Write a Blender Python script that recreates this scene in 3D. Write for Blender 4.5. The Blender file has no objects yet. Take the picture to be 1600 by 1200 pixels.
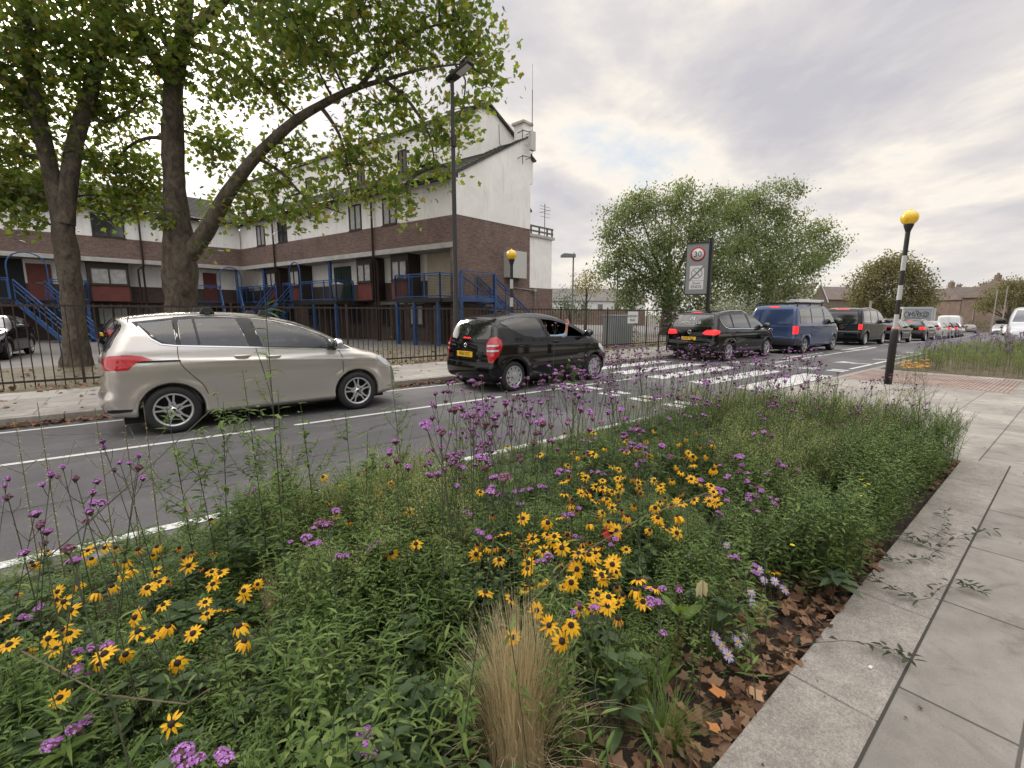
import bpy, bmesh, math, random
import numpy as np
from math import sin, cos, pi, radians, sqrt, atan2
from mathutils import Vector, Matrix
from mathutils.geometry import delaunay_2d_cdt

scene = bpy.context.scene
col = scene.collection
random.seed(7)
rng = np.random.default_rng(7)

# ---------------------------------------------------------------- camera
CAM_H, PITCH, FPX = 1.58, 0.150, 726.0
cam_d = bpy.data.cameras.new('camera')
cam = bpy.data.objects.new('camera', cam_d)
col.objects.link(cam)
cam.location = (0, 0, CAM_H)
cam.rotation_euler = (pi / 2 - PITCH, 0, 0)
cam_d.sensor_width = 36
cam_d.lens = 36 * FPX / 1600
cam_d.clip_start = 0.05
cam_d.clip_end = 3000
scene.camera = cam

# ---------------------------------------------------------------- view
scene.view_settings.view_transform = 'Standard'
scene.view_settings.look = 'None'
scene.view_settings.exposure = 0.40
scene.view_settings.gamma = 1
scene.cycles.max_bounces = 6
scene.cycles.transparent_max_bounces = 8

# ---------------------------------------------------------------- sky and sun
SUN_AZ, SUN_EL = radians(-42), radians(27)          # clockwise from +Y, above the horizon
SUN_DIR = Vector((sin(SUN_AZ) * cos(SUN_EL), cos(SUN_AZ) * cos(SUN_EL), sin(SUN_EL)))
world = bpy.data.worlds.new('World')
scene.world = world
world.use_nodes = True
nt = world.node_tree
nt.nodes.clear()

def N(nt, t, **kw):
    n = nt.nodes.new(t)
    for k, v in kw.items():
        setattr(n, k, v)
    return n

def L(nt, a, b):
    nt.links.new(a, b)

def mth(nt, op, a, b=None, c=None, clamp=False):
    n = nt.nodes.new('ShaderNodeMath'); n.operation = op; n.use_clamp = clamp
    for i, x in enumerate((a, b, c)):
        if x is None: continue
        if isinstance(x, (int, float)): n.inputs[i].default_value = x
        else: nt.links.new(x, n.inputs[i])
    return n.outputs[0]

def vmth(nt, op, a, b=None):
    n = nt.nodes.new('ShaderNodeVectorMath'); n.operation = op
    for i, x in enumerate((a, b)):
        if x is None: continue
        if isinstance(x, (tuple, list, Vector)): n.inputs[i].default_value = tuple(x)
        else: nt.links.new(x, n.inputs[i])
    return n.outputs[1] if op in ('DOT_PRODUCT', 'LENGTH') else n.outputs[0]

def ramp(nt, fac, stops, interp='LINEAR'):
    n = nt.nodes.new('ShaderNodeValToRGB'); n.color_ramp.interpolation = interp
    cr = n.color_ramp
    while len(cr.elements) < len(stops): cr.elements.new(0.5)
    for e, (p, c) in zip(cr.elements, stops):
        e.position = p
        e.color = c if len(c) == 4 else (*c, 1)
    if fac is not None: nt.links.new(fac, n.inputs[0])
    return n.outputs[0]

def noise(nt, vec, scale, detail=4, rough=0.5, dist=0.0, out=0):
    n = nt.nodes.new('ShaderNodeTexNoise')
    n.inputs['Scale'].default_value = scale; n.inputs['Detail'].default_value = detail
    n.inputs['Roughness'].default_value = rough; n.inputs['Distortion'].default_value = dist
    if vec is not None: nt.links.new(vec, n.inputs['Vector'])
    return n.outputs[out]

def mixc(nt, fac, a, b, mode='MIX'):
    n = nt.nodes.new('ShaderNodeMix'); n.data_type = 'RGBA'; n.blend_type = mode
    for s, x in ((n.inputs[0], fac), (n.inputs[6], a), (n.inputs[7], b)):
        if isinstance(x, (int, float)): s.default_value = x
        elif isinstance(x, (tuple, list)): s.default_value = x if len(x) == 4 else (*x, 1)
        else: nt.links.new(x, s)
    return n.outputs[2]

tc = N(nt, 'ShaderNodeTexCoord')
d = tc.outputs['Generated']
sep = N(nt, 'ShaderNodeSeparateXYZ'); L(nt, d, sep.inputs[0])
zc = mth(nt, 'ADD', mth(nt, 'MAXIMUM', sep.outputs[2], 0.0), 0.16)
comb = N(nt, 'ShaderNodeCombineXYZ')
L(nt, mth(nt, 'DIVIDE', sep.outputs[0], zc), comb.inputs[0])
L(nt, mth(nt, 'DIVIDE', sep.outputs[1], zc), comb.inputs[1])
rot = N(nt, 'ShaderNodeMapping'); rot.inputs['Rotation'].default_value = (0, 0, radians(28))
rot.inputs['Scale'].default_value = (1.0, 0.80, 1.0); rot.inputs['Location'].default_value = (3.7, 1.9, 0)
L(nt, comb.outputs[0], rot.inputs[0])
big = noise(nt, rot.outputs[0], 0.70, 7, 0.55, 0.35)
fine = noise(nt, rot.outputs[0], 1.9, 8, 0.58, 0.2)
dens = mth(nt, 'ADD', mth(nt, 'MULTIPLY', big, 0.66), mth(nt, 'MULTIPLY', fine, 0.34))
# cloud brightness: thin cloud cream white, thick cloud lavender grey
cloud = ramp(nt, dens, [(0.37, (0.66, 0.70, 0.745)), (0.45, (0.83, 0.77, 0.69)), (0.51, (0.62, 0.59, 0.59)),
                        (0.58, (0.485, 0.475, 0.515)), (0.70, (0.42, 0.415, 0.46))])
horiz = mth(nt, 'POWER', mth(nt, 'SUBTRACT', 1.0, mth(nt, 'MAXIMUM', sep.outputs[2], 0.0)), 7.0)
cloud = mixc(nt, mth(nt, 'MULTIPLY', horiz, 0.72), cloud, (0.79, 0.74, 0.67))
sund = vmth(nt, 'DOT_PRODUCT', d, tuple(SUN_DIR))
sund = mth(nt, 'MAXIMUM', sund, 0.0)
glow = mth(nt, 'ADD', mth(nt, 'MULTIPLY', mth(nt, 'POWER', sund, 14.0), 0.8), mth(nt, 'MULTIPLY', mth(nt, 'POWER', sund, 90.0), 5.0))
glowc = vmth(nt, 'SCALE', (1.0, 0.93, 0.86)); 
gsc = nt.nodes[-1]; L(nt, glow, gsc.inputs['Scale'])
cloud = mixc(nt, 1.0, cloud, gsc.outputs[0], 'ADD')
# the cloud deck is thinner and brighter overhead and behind the camera
hi = N(nt, 'ShaderNodeMapRange'); hi.interpolation_type = 'SMOOTHSTEP'; L(nt, sep.outputs[2], hi.inputs[0])
hi.inputs[1].default_value = 0.50; hi.inputs[2].default_value = 0.95; hi.inputs[3].default_value = 1.0; hi.inputs[4].default_value = 3.3
bk = N(nt, 'ShaderNodeMapRange'); bk.interpolation_type = 'SMOOTHSTEP'; L(nt, mth(nt, 'SUBTRACT', 0.0, sep.outputs[1]), bk.inputs[0])
bk.inputs[1].default_value = -0.1; bk.inputs[2].default_value = 0.7; bk.inputs[3].default_value = 1.0; bk.inputs[4].default_value = 2.0
cloud_s = vmth(nt, 'SCALE', cloud); csc = nt.nodes[-1]; L(nt, mth(nt, 'MULTIPLY', hi.outputs[0], bk.outputs[0]), csc.inputs['Scale'])
cloud = csc.outputs[0]
bgc = N(nt, 'ShaderNodeBackground'); L(nt, cloud, bgc.inputs[0]); bgc.inputs[1].default_value = 0.92
sky = N(nt, 'ShaderNodeTexSky'); sky.sky_type = 'NISHITA'; sky.sun_disc = False
sky.sun_elevation = SUN_EL; sky.sun_rotation = SUN_AZ
sky.air_density = 1.3; sky.dust_density = 1.5
bgs = N(nt, 'ShaderNodeBackground'); L(nt, sky.outputs[0], bgs.inputs[0]); bgs.inputs[1].default_value = 0.11
# cover: broken behind the camera, nearly closed ahead
back = mth(nt, 'MULTIPLY', mth(nt, 'SUBTRACT', 0.0, sep.outputs[1]), 0.62)
cov = mth(nt, 'SUBTRACT', dens, mth(nt, 'MAXIMUM', back, 0.0))
cov = ramp(nt, cov, [(0.36, (0.62, 0.62, 0.62)), (0.43, (1, 1, 1))])
cov = mth(nt, 'MAXIMUM', cov, mth(nt, 'MULTIPLY', horiz, 1.6), clamp=True)
ms = N(nt, 'ShaderNodeMixShader'); L(nt, cov, ms.inputs[0]); L(nt, bgs.outputs[0], ms.inputs[1]); L(nt, bgc.outputs[0], ms.inputs[2])
wo = N(nt, 'ShaderNodeOutputWorld'); L(nt, ms.outputs[0], wo.inputs[0])

sun_d = bpy.data.lights.new('sun', 'SUN'); sun_d.energy = 1.9; sun_d.angle = radians(14); sun_d.color = (1.0, 0.93, 0.85)
sun = bpy.data.objects.new('sun', sun_d); col.objects.link(sun)
sun.rotation_euler = SUN_DIR.to_track_quat('Z', 'Y').to_euler()

# ---------------------------------------------------------------- helpers
UA = radians(51.5)
UX, UY = sin(UA), cos(UA)
ROADZ = pi / 2 - UA                       # z rotation that turns +X onto the road direction
def R(u, v, z=0.0):
    return Vector((u * UX - v * UY, u * UY + v * UX, z))

def gz(u):
    """the road falls gently away beyond the side road"""
    return -0.02*min(max(0.0, u-28.6), 121.4)

def px(x, y, z=0.0):
    """world point at height z seen at measured photo position (x, y)"""
    a = (x - 800) / FPX; b = (600 - y) / FPX
    Y = cos(PITCH) + sin(PITCH) * b; Z = -sin(PITCH) + cos(PITCH) * b
    t = (z - CAM_H) / Z
    return Vector((a * t, Y * t, z))

def pxd(x, y, Y):
    """world point at forward distance Y for measured photo position (x, y)"""
    a = (x - 800) / FPX; b = (600 - y) / FPX
    yy = cos(PITCH) + sin(PITCH) * b; Z = -sin(PITCH) + cos(PITCH) * b
    t = Y / yy
    return Vector((a * t, Y, CAM_H + Z * t))

def tag(o, label=None, cat=None, group=None, kind=None):
    if label: o['label'] = label
    if cat: o['category'] = cat
    if group: o['group'] = group
    if kind: o['kind'] = kind
    return o

def empty(name, loc=(0, 0, 0), rz=0, label=None, cat=None, group=None):
    o = bpy.data.objects.new(name, None); col.objects.link(o)
    o.location = loc; o.rotation_euler = (0, 0, rz); o.empty_display_size = 0.2
    return tag(o, label, cat, group)

def link(name, me, parent=None, mats=None, smooth=False):
    o = bpy.data.objects.new(name, me); col.objects.link(o)
    if mats is not None:
        for m in (mats if isinstance(mats, (list, tuple)) else [mats]): me.materials.append(m)
    if parent is not None: o.parent = parent
    if smooth: me.polygons.foreach_set('use_smooth', [True] * len(me.polygons))
    return o

def np_mesh(name, V, loops, starts, mi=None, smooth=False):
    me = bpy.data.meshes.new(name)
    V = np.asarray(V, dtype=np.float32)
    me.vertices.add(len(V)); me.vertices.foreach_set('co', V.ravel())
    me.loops.add(len(loops)); me.loops.foreach_set('vertex_index', np.asarray(loops, dtype=np.int32))
    me.polygons.add(len(starts)); me.polygons.foreach_set('loop_start', np.asarray(starts, dtype=np.int32))
    if mi is not None: me.polygons.foreach_set('material_index', np.asarray(mi, dtype=np.int32))
    me.polygons.foreach_set('use_smooth', np.full(len(starts), smooth))
    me.update(calc_edges=True); me.validate()
    return me

class MB:
    """mesh builder: collects shapes into one mesh"""
    def __init__(s): s.v = []; s.f = []; s.m = []; s.sm = []
    def add(s, vs, fs, mi=0, M=None, sm=False):
        b = len(s.v)
        for p in vs: s.v.append(tuple(M @ Vector(p)) if M is not None else tuple(p))
        for f in fs: s.f.append([b + i for i in f]); s.m.append(mi); s.sm.append(sm)
    def box(s, a, b, mi=0, M=None):
        x0, y0, z0 = a; x1, y1, z1 = b
        vs = [(x0,y0,z0),(x1,y0,z0),(x1,y1,z0),(x0,y1,z0),(x0,y0,z1),(x1,y0,z1),(x1,y1,z1),(x0,y1,z1)]
        s.add(vs, [(0,3,2,1),(4,5,6,7),(0,1,5,4),(1,2,6,5),(2,3,7,6),(3,0,4,7)], mi, M)
    def bar(s, p, q, w, h, mi=0, up=(0,0,1)):
        p = Vector(p); q = Vector(q); t = (q - p).normalized(); up = Vector(up)
        if abs(t.dot(up)) > .98: up = Vector((1,0,0))
        a = t.cross(up).normalized() * (w / 2); b = a.cross(t).normalized() * (h / 2)
        vs = [p-a-b,p+a-b,p+a+b,p-a+b,q-a-b,q+a-b,q+a+b,q-a+b]
        s.add(vs, [(0,1,2,3),(7,6,5,4),(0,4,5,1),(1,5,6,2),(2,6,7,3),(3,7,4,0)], mi)
    def tube(s, pts, r, n=8, mi=0, cap=True, sm=True):
        pts = [Vector(p) for p in pts]; k = len(pts)
        rr = r if isinstance(r, (list, tuple)) else [r] * k
        vs = []; fs = []; prev = None
        for i, p in enumerate(pts):
            t = (pts[min(i+1,k-1)] - pts[max(i-1,0)]).normalized()
            if prev is None:
                a = t.orthogonal().normalized()
            else:
                a = (prev - t * prev.dot(t))
                a = a.normalized() if a.length > 1e-6 else t.orthogonal().normalized()
            prev = a; b = t.cross(a)
            for j in range(n):
                g = 2*pi*j/n
                vs.append(p + (a*cos(g) + b*sin(g)) * rr[i])
        for i in range(k-1):
            for j in range(n):
                j2 = (j+1) % n
                fs.append((i*n+j, i*n+j2, (i+1)*n+j2, (i+1)*n+j))
        s.add(vs, fs, mi, None, sm)
        if cap:
            s.add([vs[j] for j in range(n)], [tuple(range(n-1,-1,-1))], mi)
            s.add([vs[(k-1)*n+j] for j in range(n)], [tuple(range(n))], mi)
    def lathe(s, prof, n=16, mi=0, M=None, sm=True):
        vs = []; fs = []; k = len(prof)
        for r, z in prof:
            for j in range(n): g = 2*pi*j/n; vs.append((r*cos(g), r*sin(g), z))
        for i in range(k-1):
            for j in range(n):
                j2 = (j+1) % n; fs.append((i*n+j, i*n+j2, (i+1)*n+j2, (i+1)*n+j))
        s.add(vs, fs, mi, M, sm)
    def prism(s, poly, z0, z1, mi=0, M=None):
        n = len(poly)
        ar = sum(poly[i][0]*poly[(i+1)%n][1] - poly[(i+1)%n][0]*poly[i][1] for i in range(n))
        if ar < 0: poly = poly[::-1]
        vs = [(x, y, z0) for x, y in poly] + [(x, y, z1) for x, y in poly]
        fs = [tuple(range(n-1,-1,-1)), tuple(range(n, 2*n))] + [(i,(i+1)%n,n+(i+1)%n,n+i) for i in range(n)]
        s.add(vs, fs, mi, M)
    def ball(s, c, r, n=12, m=8, mi=0, M=None):
        rx, ry, rz = r if isinstance(r, (tuple, list)) else (r, r, r)
        vs = []; fs = []
        for i in range(m+1):
            a = pi*i/m
            for j in range(n):
                g = 2*pi*j/n
                vs.append((c[0]+rx*sin(a)*cos(g), c[1]+ry*sin(a)*sin(g), c[2]-rz*cos(a)))
        for i in range(m):
            for j in range(n):
                j2 = (j+1) % n
                fs.append((i*n+j, i*n+j2, (i+1)*n+j2, (i+1)*n+j))
        s.add(vs, fs, mi, M, True)
    def mesh(s, name):
        me = bpy.data.meshes.new(name); me.from_pydata(s.v, [], s.f)
        me.polygons.foreach_set('material_index', s.m); me.polygons.foreach_set('use_smooth', s.sm)
        me.update(); return me
    def build(s, name, mats, parent=None, bevel=0):
        me = s.mesh(name)
        o = link(name, me, parent, mats)
        if bevel:
            b = o.modifiers.new('bevel', 'BEVEL'); b.width = bevel; b.segments = 2; b.limit_method = 'ANGLE'
        return o

def copy_tree(o, parent=None):
    c = o.copy(); col.objects.link(c)
    if parent is not None: c.parent = parent
    for ch in list(o.children): copy_tree(ch, c)
    return c

# ---------------------------------------------------------------- materials
MATS = {}
def mat(name, base, rough=0.6, metal=0.0, **kw):
    if name in MATS: return MATS[name]
    m = bpy.data.materials.new(name); m.use_nodes = True
    b = m.node_tree.nodes['Principled BSDF']
    b.inputs['Base Color'].default_value = (*base, 1)
    b.inputs['Roughness'].default_value = rough; b.inputs['Metallic'].default_value = metal
    for k, v in kw.items():
        b.inputs[k.replace('_', ' ')].default_value = v
    MATS[name] = m
    return m

def pmat(name, fn, rough=0.7, **kw):
    """procedural material: fn(nt, coord) returns colour socket or (colour, height) or (colour, height, dist)"""
    m = bpy.data.materials.new(name); m.use_nodes = True; t = m.node_tree
    b = t.nodes['Principled BSDF']; b.inputs['Roughness'].default_value = rough
    for k, v in kw.items(): b.inputs[k.replace('_', ' ')].default_value = v
    co = t.nodes.new('ShaderNodeTexCoord').outputs['Object']
    r = fn(t, co)
    if isinstance(r, tuple):
        t.links.new(r[0], b.inputs['Base Color'])
        bp = t.nodes.new('ShaderNodeBump'); bp.inputs['Strength'].default_value = 0.6
        bp.inputs['Distance'].default_value = r[2] if len(r) > 2 else 0.01
        t.links.new(r[1], bp.inputs['Height']); t.links.new(bp.outputs[0], b.inputs['Normal'])
        if len(r) > 3: t.links.new(r[3], b.inputs['Roughness'])
    else: t.links.new(r, b.inputs['Base Color'])
    MATS[name] = m
    return m

def speck(base, amt=0.25, scale=8, fine=120, famt=0.2, hdist=0.003):
    def fn(t, co):
        a = noise(t, co, scale, 5, 0.6); f = noise(t, co, fine, 3, 0.7)
        c1 = tuple(x*(1-amt) for x in base); c2 = tuple(min(1, x*(1+amt)) for x in base)
        c = ramp(t, a, [(0.3, c1), (0.7, c2)])
        g = ramp(t, f, [(0.3, (1-famt,)*3), (0.7, (1+famt,)*3)])
        return mixc(t, 1.0, c, g, 'MULTIPLY'), f, hdist
    return fn

def leafmat(name, cols, rough=0.55, trans=0.35, tb=1.6):
    m = bpy.data.materials.new(name); m.use_nodes = True; t = m.node_tree; t.nodes.clear()
    geo = t.nodes.new('ShaderNodeNewGeometry'); co = t.nodes.new('ShaderNodeTexCoord').outputs['Object']
    r1 = geo.outputs['Random Per Island']
    big = noise(t, co, 0.9, 3, 0.6)
    f = mth(t, 'ADD', mth(t, 'MULTIPLY', r1, 0.6), mth(t, 'MULTIPLY', big, 0.4))
    n = len(cols)
    c = ramp(t, f, [(0.12 + 0.76*i/(n-1), cc) for i, cc in enumerate(cols)])
    pb = t.nodes.new('ShaderNodeBsdfPrincipled'); pb.inputs['Roughness'].default_value = rough
    pb.inputs['Specular IOR Level'].default_value = 0.3
    t.links.new(c, pb.inputs['Base Color'])
    tr = t.nodes.new('ShaderNodeBsdfTranslucent')
    tcx = mixc(t, 1.0, c, (tb*0.98, tb, tb*0.40), 'MULTIPLY'); t.links.new(tcx, tr.inputs[0])
    mx = t.nodes.new('ShaderNodeMixShader'); mx.inputs[0].default_value = trans
    t.links.new(pb.outputs[0], mx.inputs[1]); t.links.new(tr.outputs[0], mx.inputs[2])
    o = t.nodes.new('ShaderNodeOutputMaterial'); t.links.new(mx.outputs[0], o.inputs[0])
    MATS[name] = m
    return m

def text_mesh(body, size, extrude=0.001, align='CENTER', spacing=1.0):
    cu = bpy.data.curves.new('t', 'FONT'); cu.body = body; cu.size = size; cu.extrude = extrude
    cu.align_x = align; cu.align_y = 'CENTER'; cu.resolution_u = 3; cu.space_character = spacing
    o = bpy.data.objects.new('t', cu); col.objects.link(o)
    dg = bpy.context.evaluated_depsgraph_get()
    me = bpy.data.meshes.new_from_object(o.evaluated_get(dg)); 
    bpy.data.objects.remove(o); bpy.data.curves.remove(cu)
    return me

def text_obj(name, body, size, M, m, parent=None, sx=1.0, extrude=0.001, spacing=1.0):
    me = text_mesh(body, size, extrude, spacing=spacing)
    me.transform(M @ Matrix.Diagonal((sx, 1, 1, 1)))
    me.materials.clear()
    return link(name, me, parent, m)
# ================================================================ surface materials
def asphalt_fn(t, co):
    a = noise(t, co, 0.35, 5, 0.6); b = noise(t, co, 3.0, 4, 0.6); f = noise(t, co, 90, 3, 0.8); g = noise(t, co, 260, 2, 0.8)
    c = ramp(t, a, [(0.3, (0.088, 0.085, 0.088)), (0.7, (0.135, 0.130, 0.133))])
    c = mixc(t, 1.0, c, ramp(t, b, [(0.3, (0.85,)*3), (0.7, (1.12,)*3)]), 'MULTIPLY')
    mp = t.nodes.new('ShaderNodeMapping'); mp.inputs['Scale'].default_value = (0.12, 1.6, 1); t.links.new(co, mp.inputs[0])
    c = mixc(t, 1.0, c, ramp(t, noise(t, mp.outputs[0], 1.0, 4, 0.6), [(0.35, (0.82,)*3), (0.6, (1.08,)*3)]), 'MULTIPLY')
    vo = t.nodes.new('ShaderNodeTexVoronoi'); vo.feature = 'DISTANCE_TO_EDGE'; vo.inputs['Scale'].default_value = 0.45; t.links.new(mixc(t, 0.12, co, noise(t, co, 2.5, 4, 0.6, 0, 1)), vo.inputs['Vector'])
    crk = mth(t, 'MULTIPLY', mth(t, 'LESS_THAN', vo.outputs[0], 0.0035), mth(t, 'GREATER_THAN', noise(t, co, 0.6, 2, 0.5), 0.5))
    c = mixc(t, mth(t, 'MULTIPLY', crk, 0.7), c, (0.03, 0.03, 0.03))
    c = mixc(t, 1.0, c, ramp(t, f, [(0.32, (0.62,)*3), (0.6, (1.1,)*3), (0.78, (1.7,)*3)]), 'MULTIPLY')
    return c, mth(t, 'ADD', f, g), 0.006
M_ASPH = pmat('asphalt', asphalt_fn, 0.82)
def worn(base, cut=0.44):
    def fn(t, co):
        a = noise(t, co, 5, 6, 0.7); f = noise(t, co, 70, 4, 0.8)
        w = mth(t, 'ADD', mth(t, 'MULTIPLY', a, 0.45), mth(t, 'MULTIPLY', f, 0.55))
        c = ramp(t, w, [(cut-0.07, (0.16, 0.155, 0.155)), (cut, base), (0.7, tuple(x*1.12 for x in base))])
        return c, f, 0.003
    return fn
M_PAINT = pmat('road_paint', worn((0.58, 0.58, 0.56), 0.43), 0.7)
M_PAINT2 = pmat('zebra_paint', worn((0.50, 0.50, 0.49), 0.455), 0.7)
def slab_fn(base, bw, bh, mortar=0.006, off=0.5, rotz=0.0, amt=0.16, dark=0.30, stain=0.35):
    def fn(t, co):
        mp = t.nodes.new('ShaderNodeMapping'); mp.inputs['Rotation'].default_value = (0, 0, rotz)
        t.links.new(co, mp.inputs[0])
        bt = t.nodes.new('ShaderNodeTexBrick'); t.links.new(mp.outputs[0], bt.inputs['Vector'])
        bt.inputs['Scale'].default_value = 1; bt.inputs['Brick Width'].default_value = bw
        bt.inputs['Row Height'].default_value = bh; bt.inputs['Mortar Size'].default_value = mortar
        bt.inputs['Mortar Smooth'].default_value = 0.4; bt.offset = off
        bt.inputs['Color1'].default_value = (*[x*(1-amt) for x in base], 1)
        bt.inputs['Color2'].default_value = (*[x*(1+amt*0.6) for x in base], 1)
        bt.inputs['Mortar'].default_value = (*[x*dark for x in base], 1)
        a = noise(t, co, 1.3, 6, 0.65, 0.4); f = noise(t, co, 150, 3, 0.75); b = noise(t, co, 7, 5, 0.7)
        c = mixc(t, 1.0, bt.outputs['Color'], ramp(t, a, [(0.3, (1-stain,)*3), (0.62, (1.1,)*3)]), 'MULTIPLY')
        c = mixc(t, 1.0, c, ramp(t, b, [(0.3, (0.86,)*3), (0.7, (1.08,)*3)]), 'MULTIPLY')
        c = mixc(t, 1.0, c, ramp(t, f, [(0.3, (0.85,)*3), (0.7, (1.12,)*3)]), 'MULTIPLY')
        vo = t.nodes.new('ShaderNodeTexVoronoi'); vo.inputs['Scale'].default_value = 3.1; t.links.new(co, vo.inputs['Vector'])
        gum = mth(t, 'LESS_THAN', mth(t, 'SUBTRACT', vo.outputs['Distance'], mth(t, 'MULTIPLY', mth(t, 'SUBTRACT', noise(t, co, 0.9, 2, 0.5), 0.5), 0.25)), 0.035)
        c = mixc(t, mth(t, 'MULTIPLY', gum, 0.55), c, tuple(x*0.3 for x in base))
        st2 = ramp(t, noise(t, co, 2.6, 7, 0.75, 1.2), [(0.52, (1, 1, 1)), (0.66, (0.70, 0.69, 0.68))])
        c = mixc(t, 1.0, c, st2, 'MULTIPLY')
        h = mth(t, 'SUBTRACT', mth(t, 'MULTIPLY', f, 0.25), bt.outputs['Fac'])
        return c, h, 0.004
    return fn
M_SLAB = pmat('paving_slabs', slab_fn((0.285, 0.265, 0.235), 0.9, 0.61, 0.007, 0.5), 0.8)
M_SLABF = pmat('far_paving_slabs', slab_fn((0.31, 0.29, 0.26), 0.9, 0.6, 0.008, 0.5), 0.85)
M_TACT = pmat('tactile_paving', slab_fn((0.33, 0.25, 0.215), 0.4, 0.4, 0.005, 0.0, 0, 0.10, 0.7), 0.85)
def conc_fn(base, dots=0.0):
    def fn(t, co):
        a = noise(t, co, 1.6, 6, 0.7, 0.5); f = noise(t, co, 120, 4, 0.85); g = noise(t, co, 330, 2, 0.9); b = noise(t, co, 14, 5, 0.7)
        c = ramp(t, a, [(0.3, tuple(x*0.72 for x in base)), (0.65, tuple(x*1.1 for x in base))])
        c = mixc(t, 1.0, c, ramp(t, f, [(0.32, (0.55,)*3), (0.52, (1.0,)*3), (0.72, (1.45,)*3)]), 'MULTIPLY')
        c = mixc(t, 1.0, c, ramp(t, g, [(0.3, (0.7,)*3), (0.7, (1.3,)*3)]), 'MULTIPLY')
        c = mixc(t, 1.0, c, ramp(t, b, [(0.35, (0.8,)*3), (0.6, (1.05,)*3)]), 'MULTIPLY')
        return c, f, 0.004
    return fn
M_KERB = pmat('kerb_concrete', conc_fn((0.30, 0.275, 0.245)), 0.85)
M_CONC = pmat('concrete_band', speck((0.40, 0.385, 0.36), 0.2, 2, 60, 0.15), 0.85)
M_SOIL = pmat('soil', speck((0.055, 0.038, 0.028), 0.4, 9, 80, 0.5, 0.02), 0.95)
M_EARTH = pmat('verge_earth', speck((0.13, 0.105, 0.06), 0.35, 4, 60, 0.4, 0.02), 0.95)

# ================================================================ the setting
def quad_uv(mb, pts, z, mi=0):
    mb.add([tuple(R(u, v, z)) for u, v in pts], [tuple(range(len(pts)))], mi)

def strips(mb, st, dz, mi=0):
    """st: (u, v_left, v_right) stations laid on the falling ground"""
    for (u0, a0, b0), (u1, a1, b1) in zip(st, st[1:]):
        mb.add([(u0, b0, gz(u0)+dz), (u1, b1, gz(u1)+dz), (u1, a1, gz(u1)+dz), (u0, a0, gz(u0)+dz)], [(0, 1, 2, 3)], mi)
g = MB(); strips(g, [(-900, 900, -900), (28.6, 900, -900), (150, 900, -900), (900, 900, -900)], -0.03)
o = g.build('ground', pmat('ground_mat', speck((0.10, 0.10, 0.07), 0.3, 0.3, 20, 0.3), 0.95)); o.rotation_euler = (0, 0, ROADZ); tag(o, kind='structure')

def uvbox(mb, u0, u1, v0, v1, z0, z1, mi=0):
    mb.box((u0, v0, z0), (u1, v1, z1), mi)
def uvobj(mb, name, mats, kind='structure', bevel=0, parent=None):
    o = mb.build(name, mats, parent, bevel=bevel)
    if parent is None: o.rotation_euler = (0, 0, ROADZ)
    if kind: o['kind'] = kind
    return o

# near kerb line: straight, then opens into a side road mouth beyond the far bed
NK = [(-60, 3.8), (24, 3.8), (26, 3.5), (27.5, 2.6), (28.2, 1.2), (28.6, -12)]
rd = MB()
FKL = [(-60, 9.45), (24, 9.45), (28.6, 9.45), (44, 9.7), (60, 10.6), (90, 13), (150, 18), (420, 45)]
def fk_v(u): return float(np.interp(u, [a for a, b in FKL], [b for a, b in FKL]))
NKL = [(-60, 3.8), (24, 3.8), (26, 3.5), (27.5, 2.6), (28.2, 1.2), (28.6, -12), (40, -12), (41, 0.5), (44, 1.5), (60, 3.2), (90, 6), (150, 11), (420, 35)]
strips(rd, [(u, fk_v(u), v) for u, v in NKL], 0.0)
uvobj(rd, 'road', M_ASPH)

PZ = 0.10
pv = MB()      # near pavement slabs
pv.add([(-60, 0.42, PZ), (-60, -14, PZ), (28.45, -12, PZ), (28.05, 1.2, PZ), (27.35, 2.55, PZ), (25.9, 3.36, PZ), (24, 3.65, PZ), (15.6, 3.65, PZ), (15.6, 0.75, PZ),(15.6,0.42,PZ)], [tuple(range(9, -1, -1))])
pv.add([(6.55, 0.42, PZ), (15.6, 0.42, PZ), (15.6, 3.65, PZ), (6.55, 3.65, PZ)], [(0,1,2,3)])
uvobj(pv, 'pavement', M_SLAB)
# wide concrete edging of the planting bed, in separate lengths
ed = MB()
u = -9.0
while u < 6.5:
    L_ = min(0.915, 6.56 - u) if u < 5.6 else 6.56 - u
    a_, b_ = u+0.003, u+L_-0.003; ed.prism([(a_, .315+.012*a_), (b_, .315+.012*b_), (b_, .600+.0195*b_), (a_, .600+.0195*a_)], -0.05, PZ+0.004)
    u += L_
uvobj(ed, 'bed_edging', M_KERB, bevel=0.006)
jn = MB(); v0_, v1_ = .315-.012*9, .315+.012*6.56; jn.add([(-9, v0_-.009, PZ+.002), (6.56, v1_-.009, PZ+.002), (6.56, v1_+.004, PZ+.002), (-9, v0_+.004, PZ+.002)], [(0, 1, 2, 3)])
uvobj(jn, 'paving_joint', mat('joint_dirt', (0.045, 0.04, 0.034), 0.95))
kb = MB()
for k in range(-60, 25):
    kb.box((k + 0.004, 3.65, -0.05), (k + 0.996, 3.8, 0.10))
pl_ = [(24.0, 3.72), (26, 3.42), (27.42, 2.6), (28.12, 1.2), (28.5, -8)]
for a, b in zip(pl_, pl_[1:]): kb.bar((*a, 0.03), (*b, 0.03), 0.15, 0.15)
uvobj(kb, 'kerb', M_KERB, bevel=0.012)
tp = MB(); tp.add([(12.7, 0.9, PZ+0.004), (15.1, 0.9, PZ+0.004), (15.1, 3.64, PZ+0.004), (12.7, 3.64, PZ+0.004)], [(0,1,2,3)])
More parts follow.
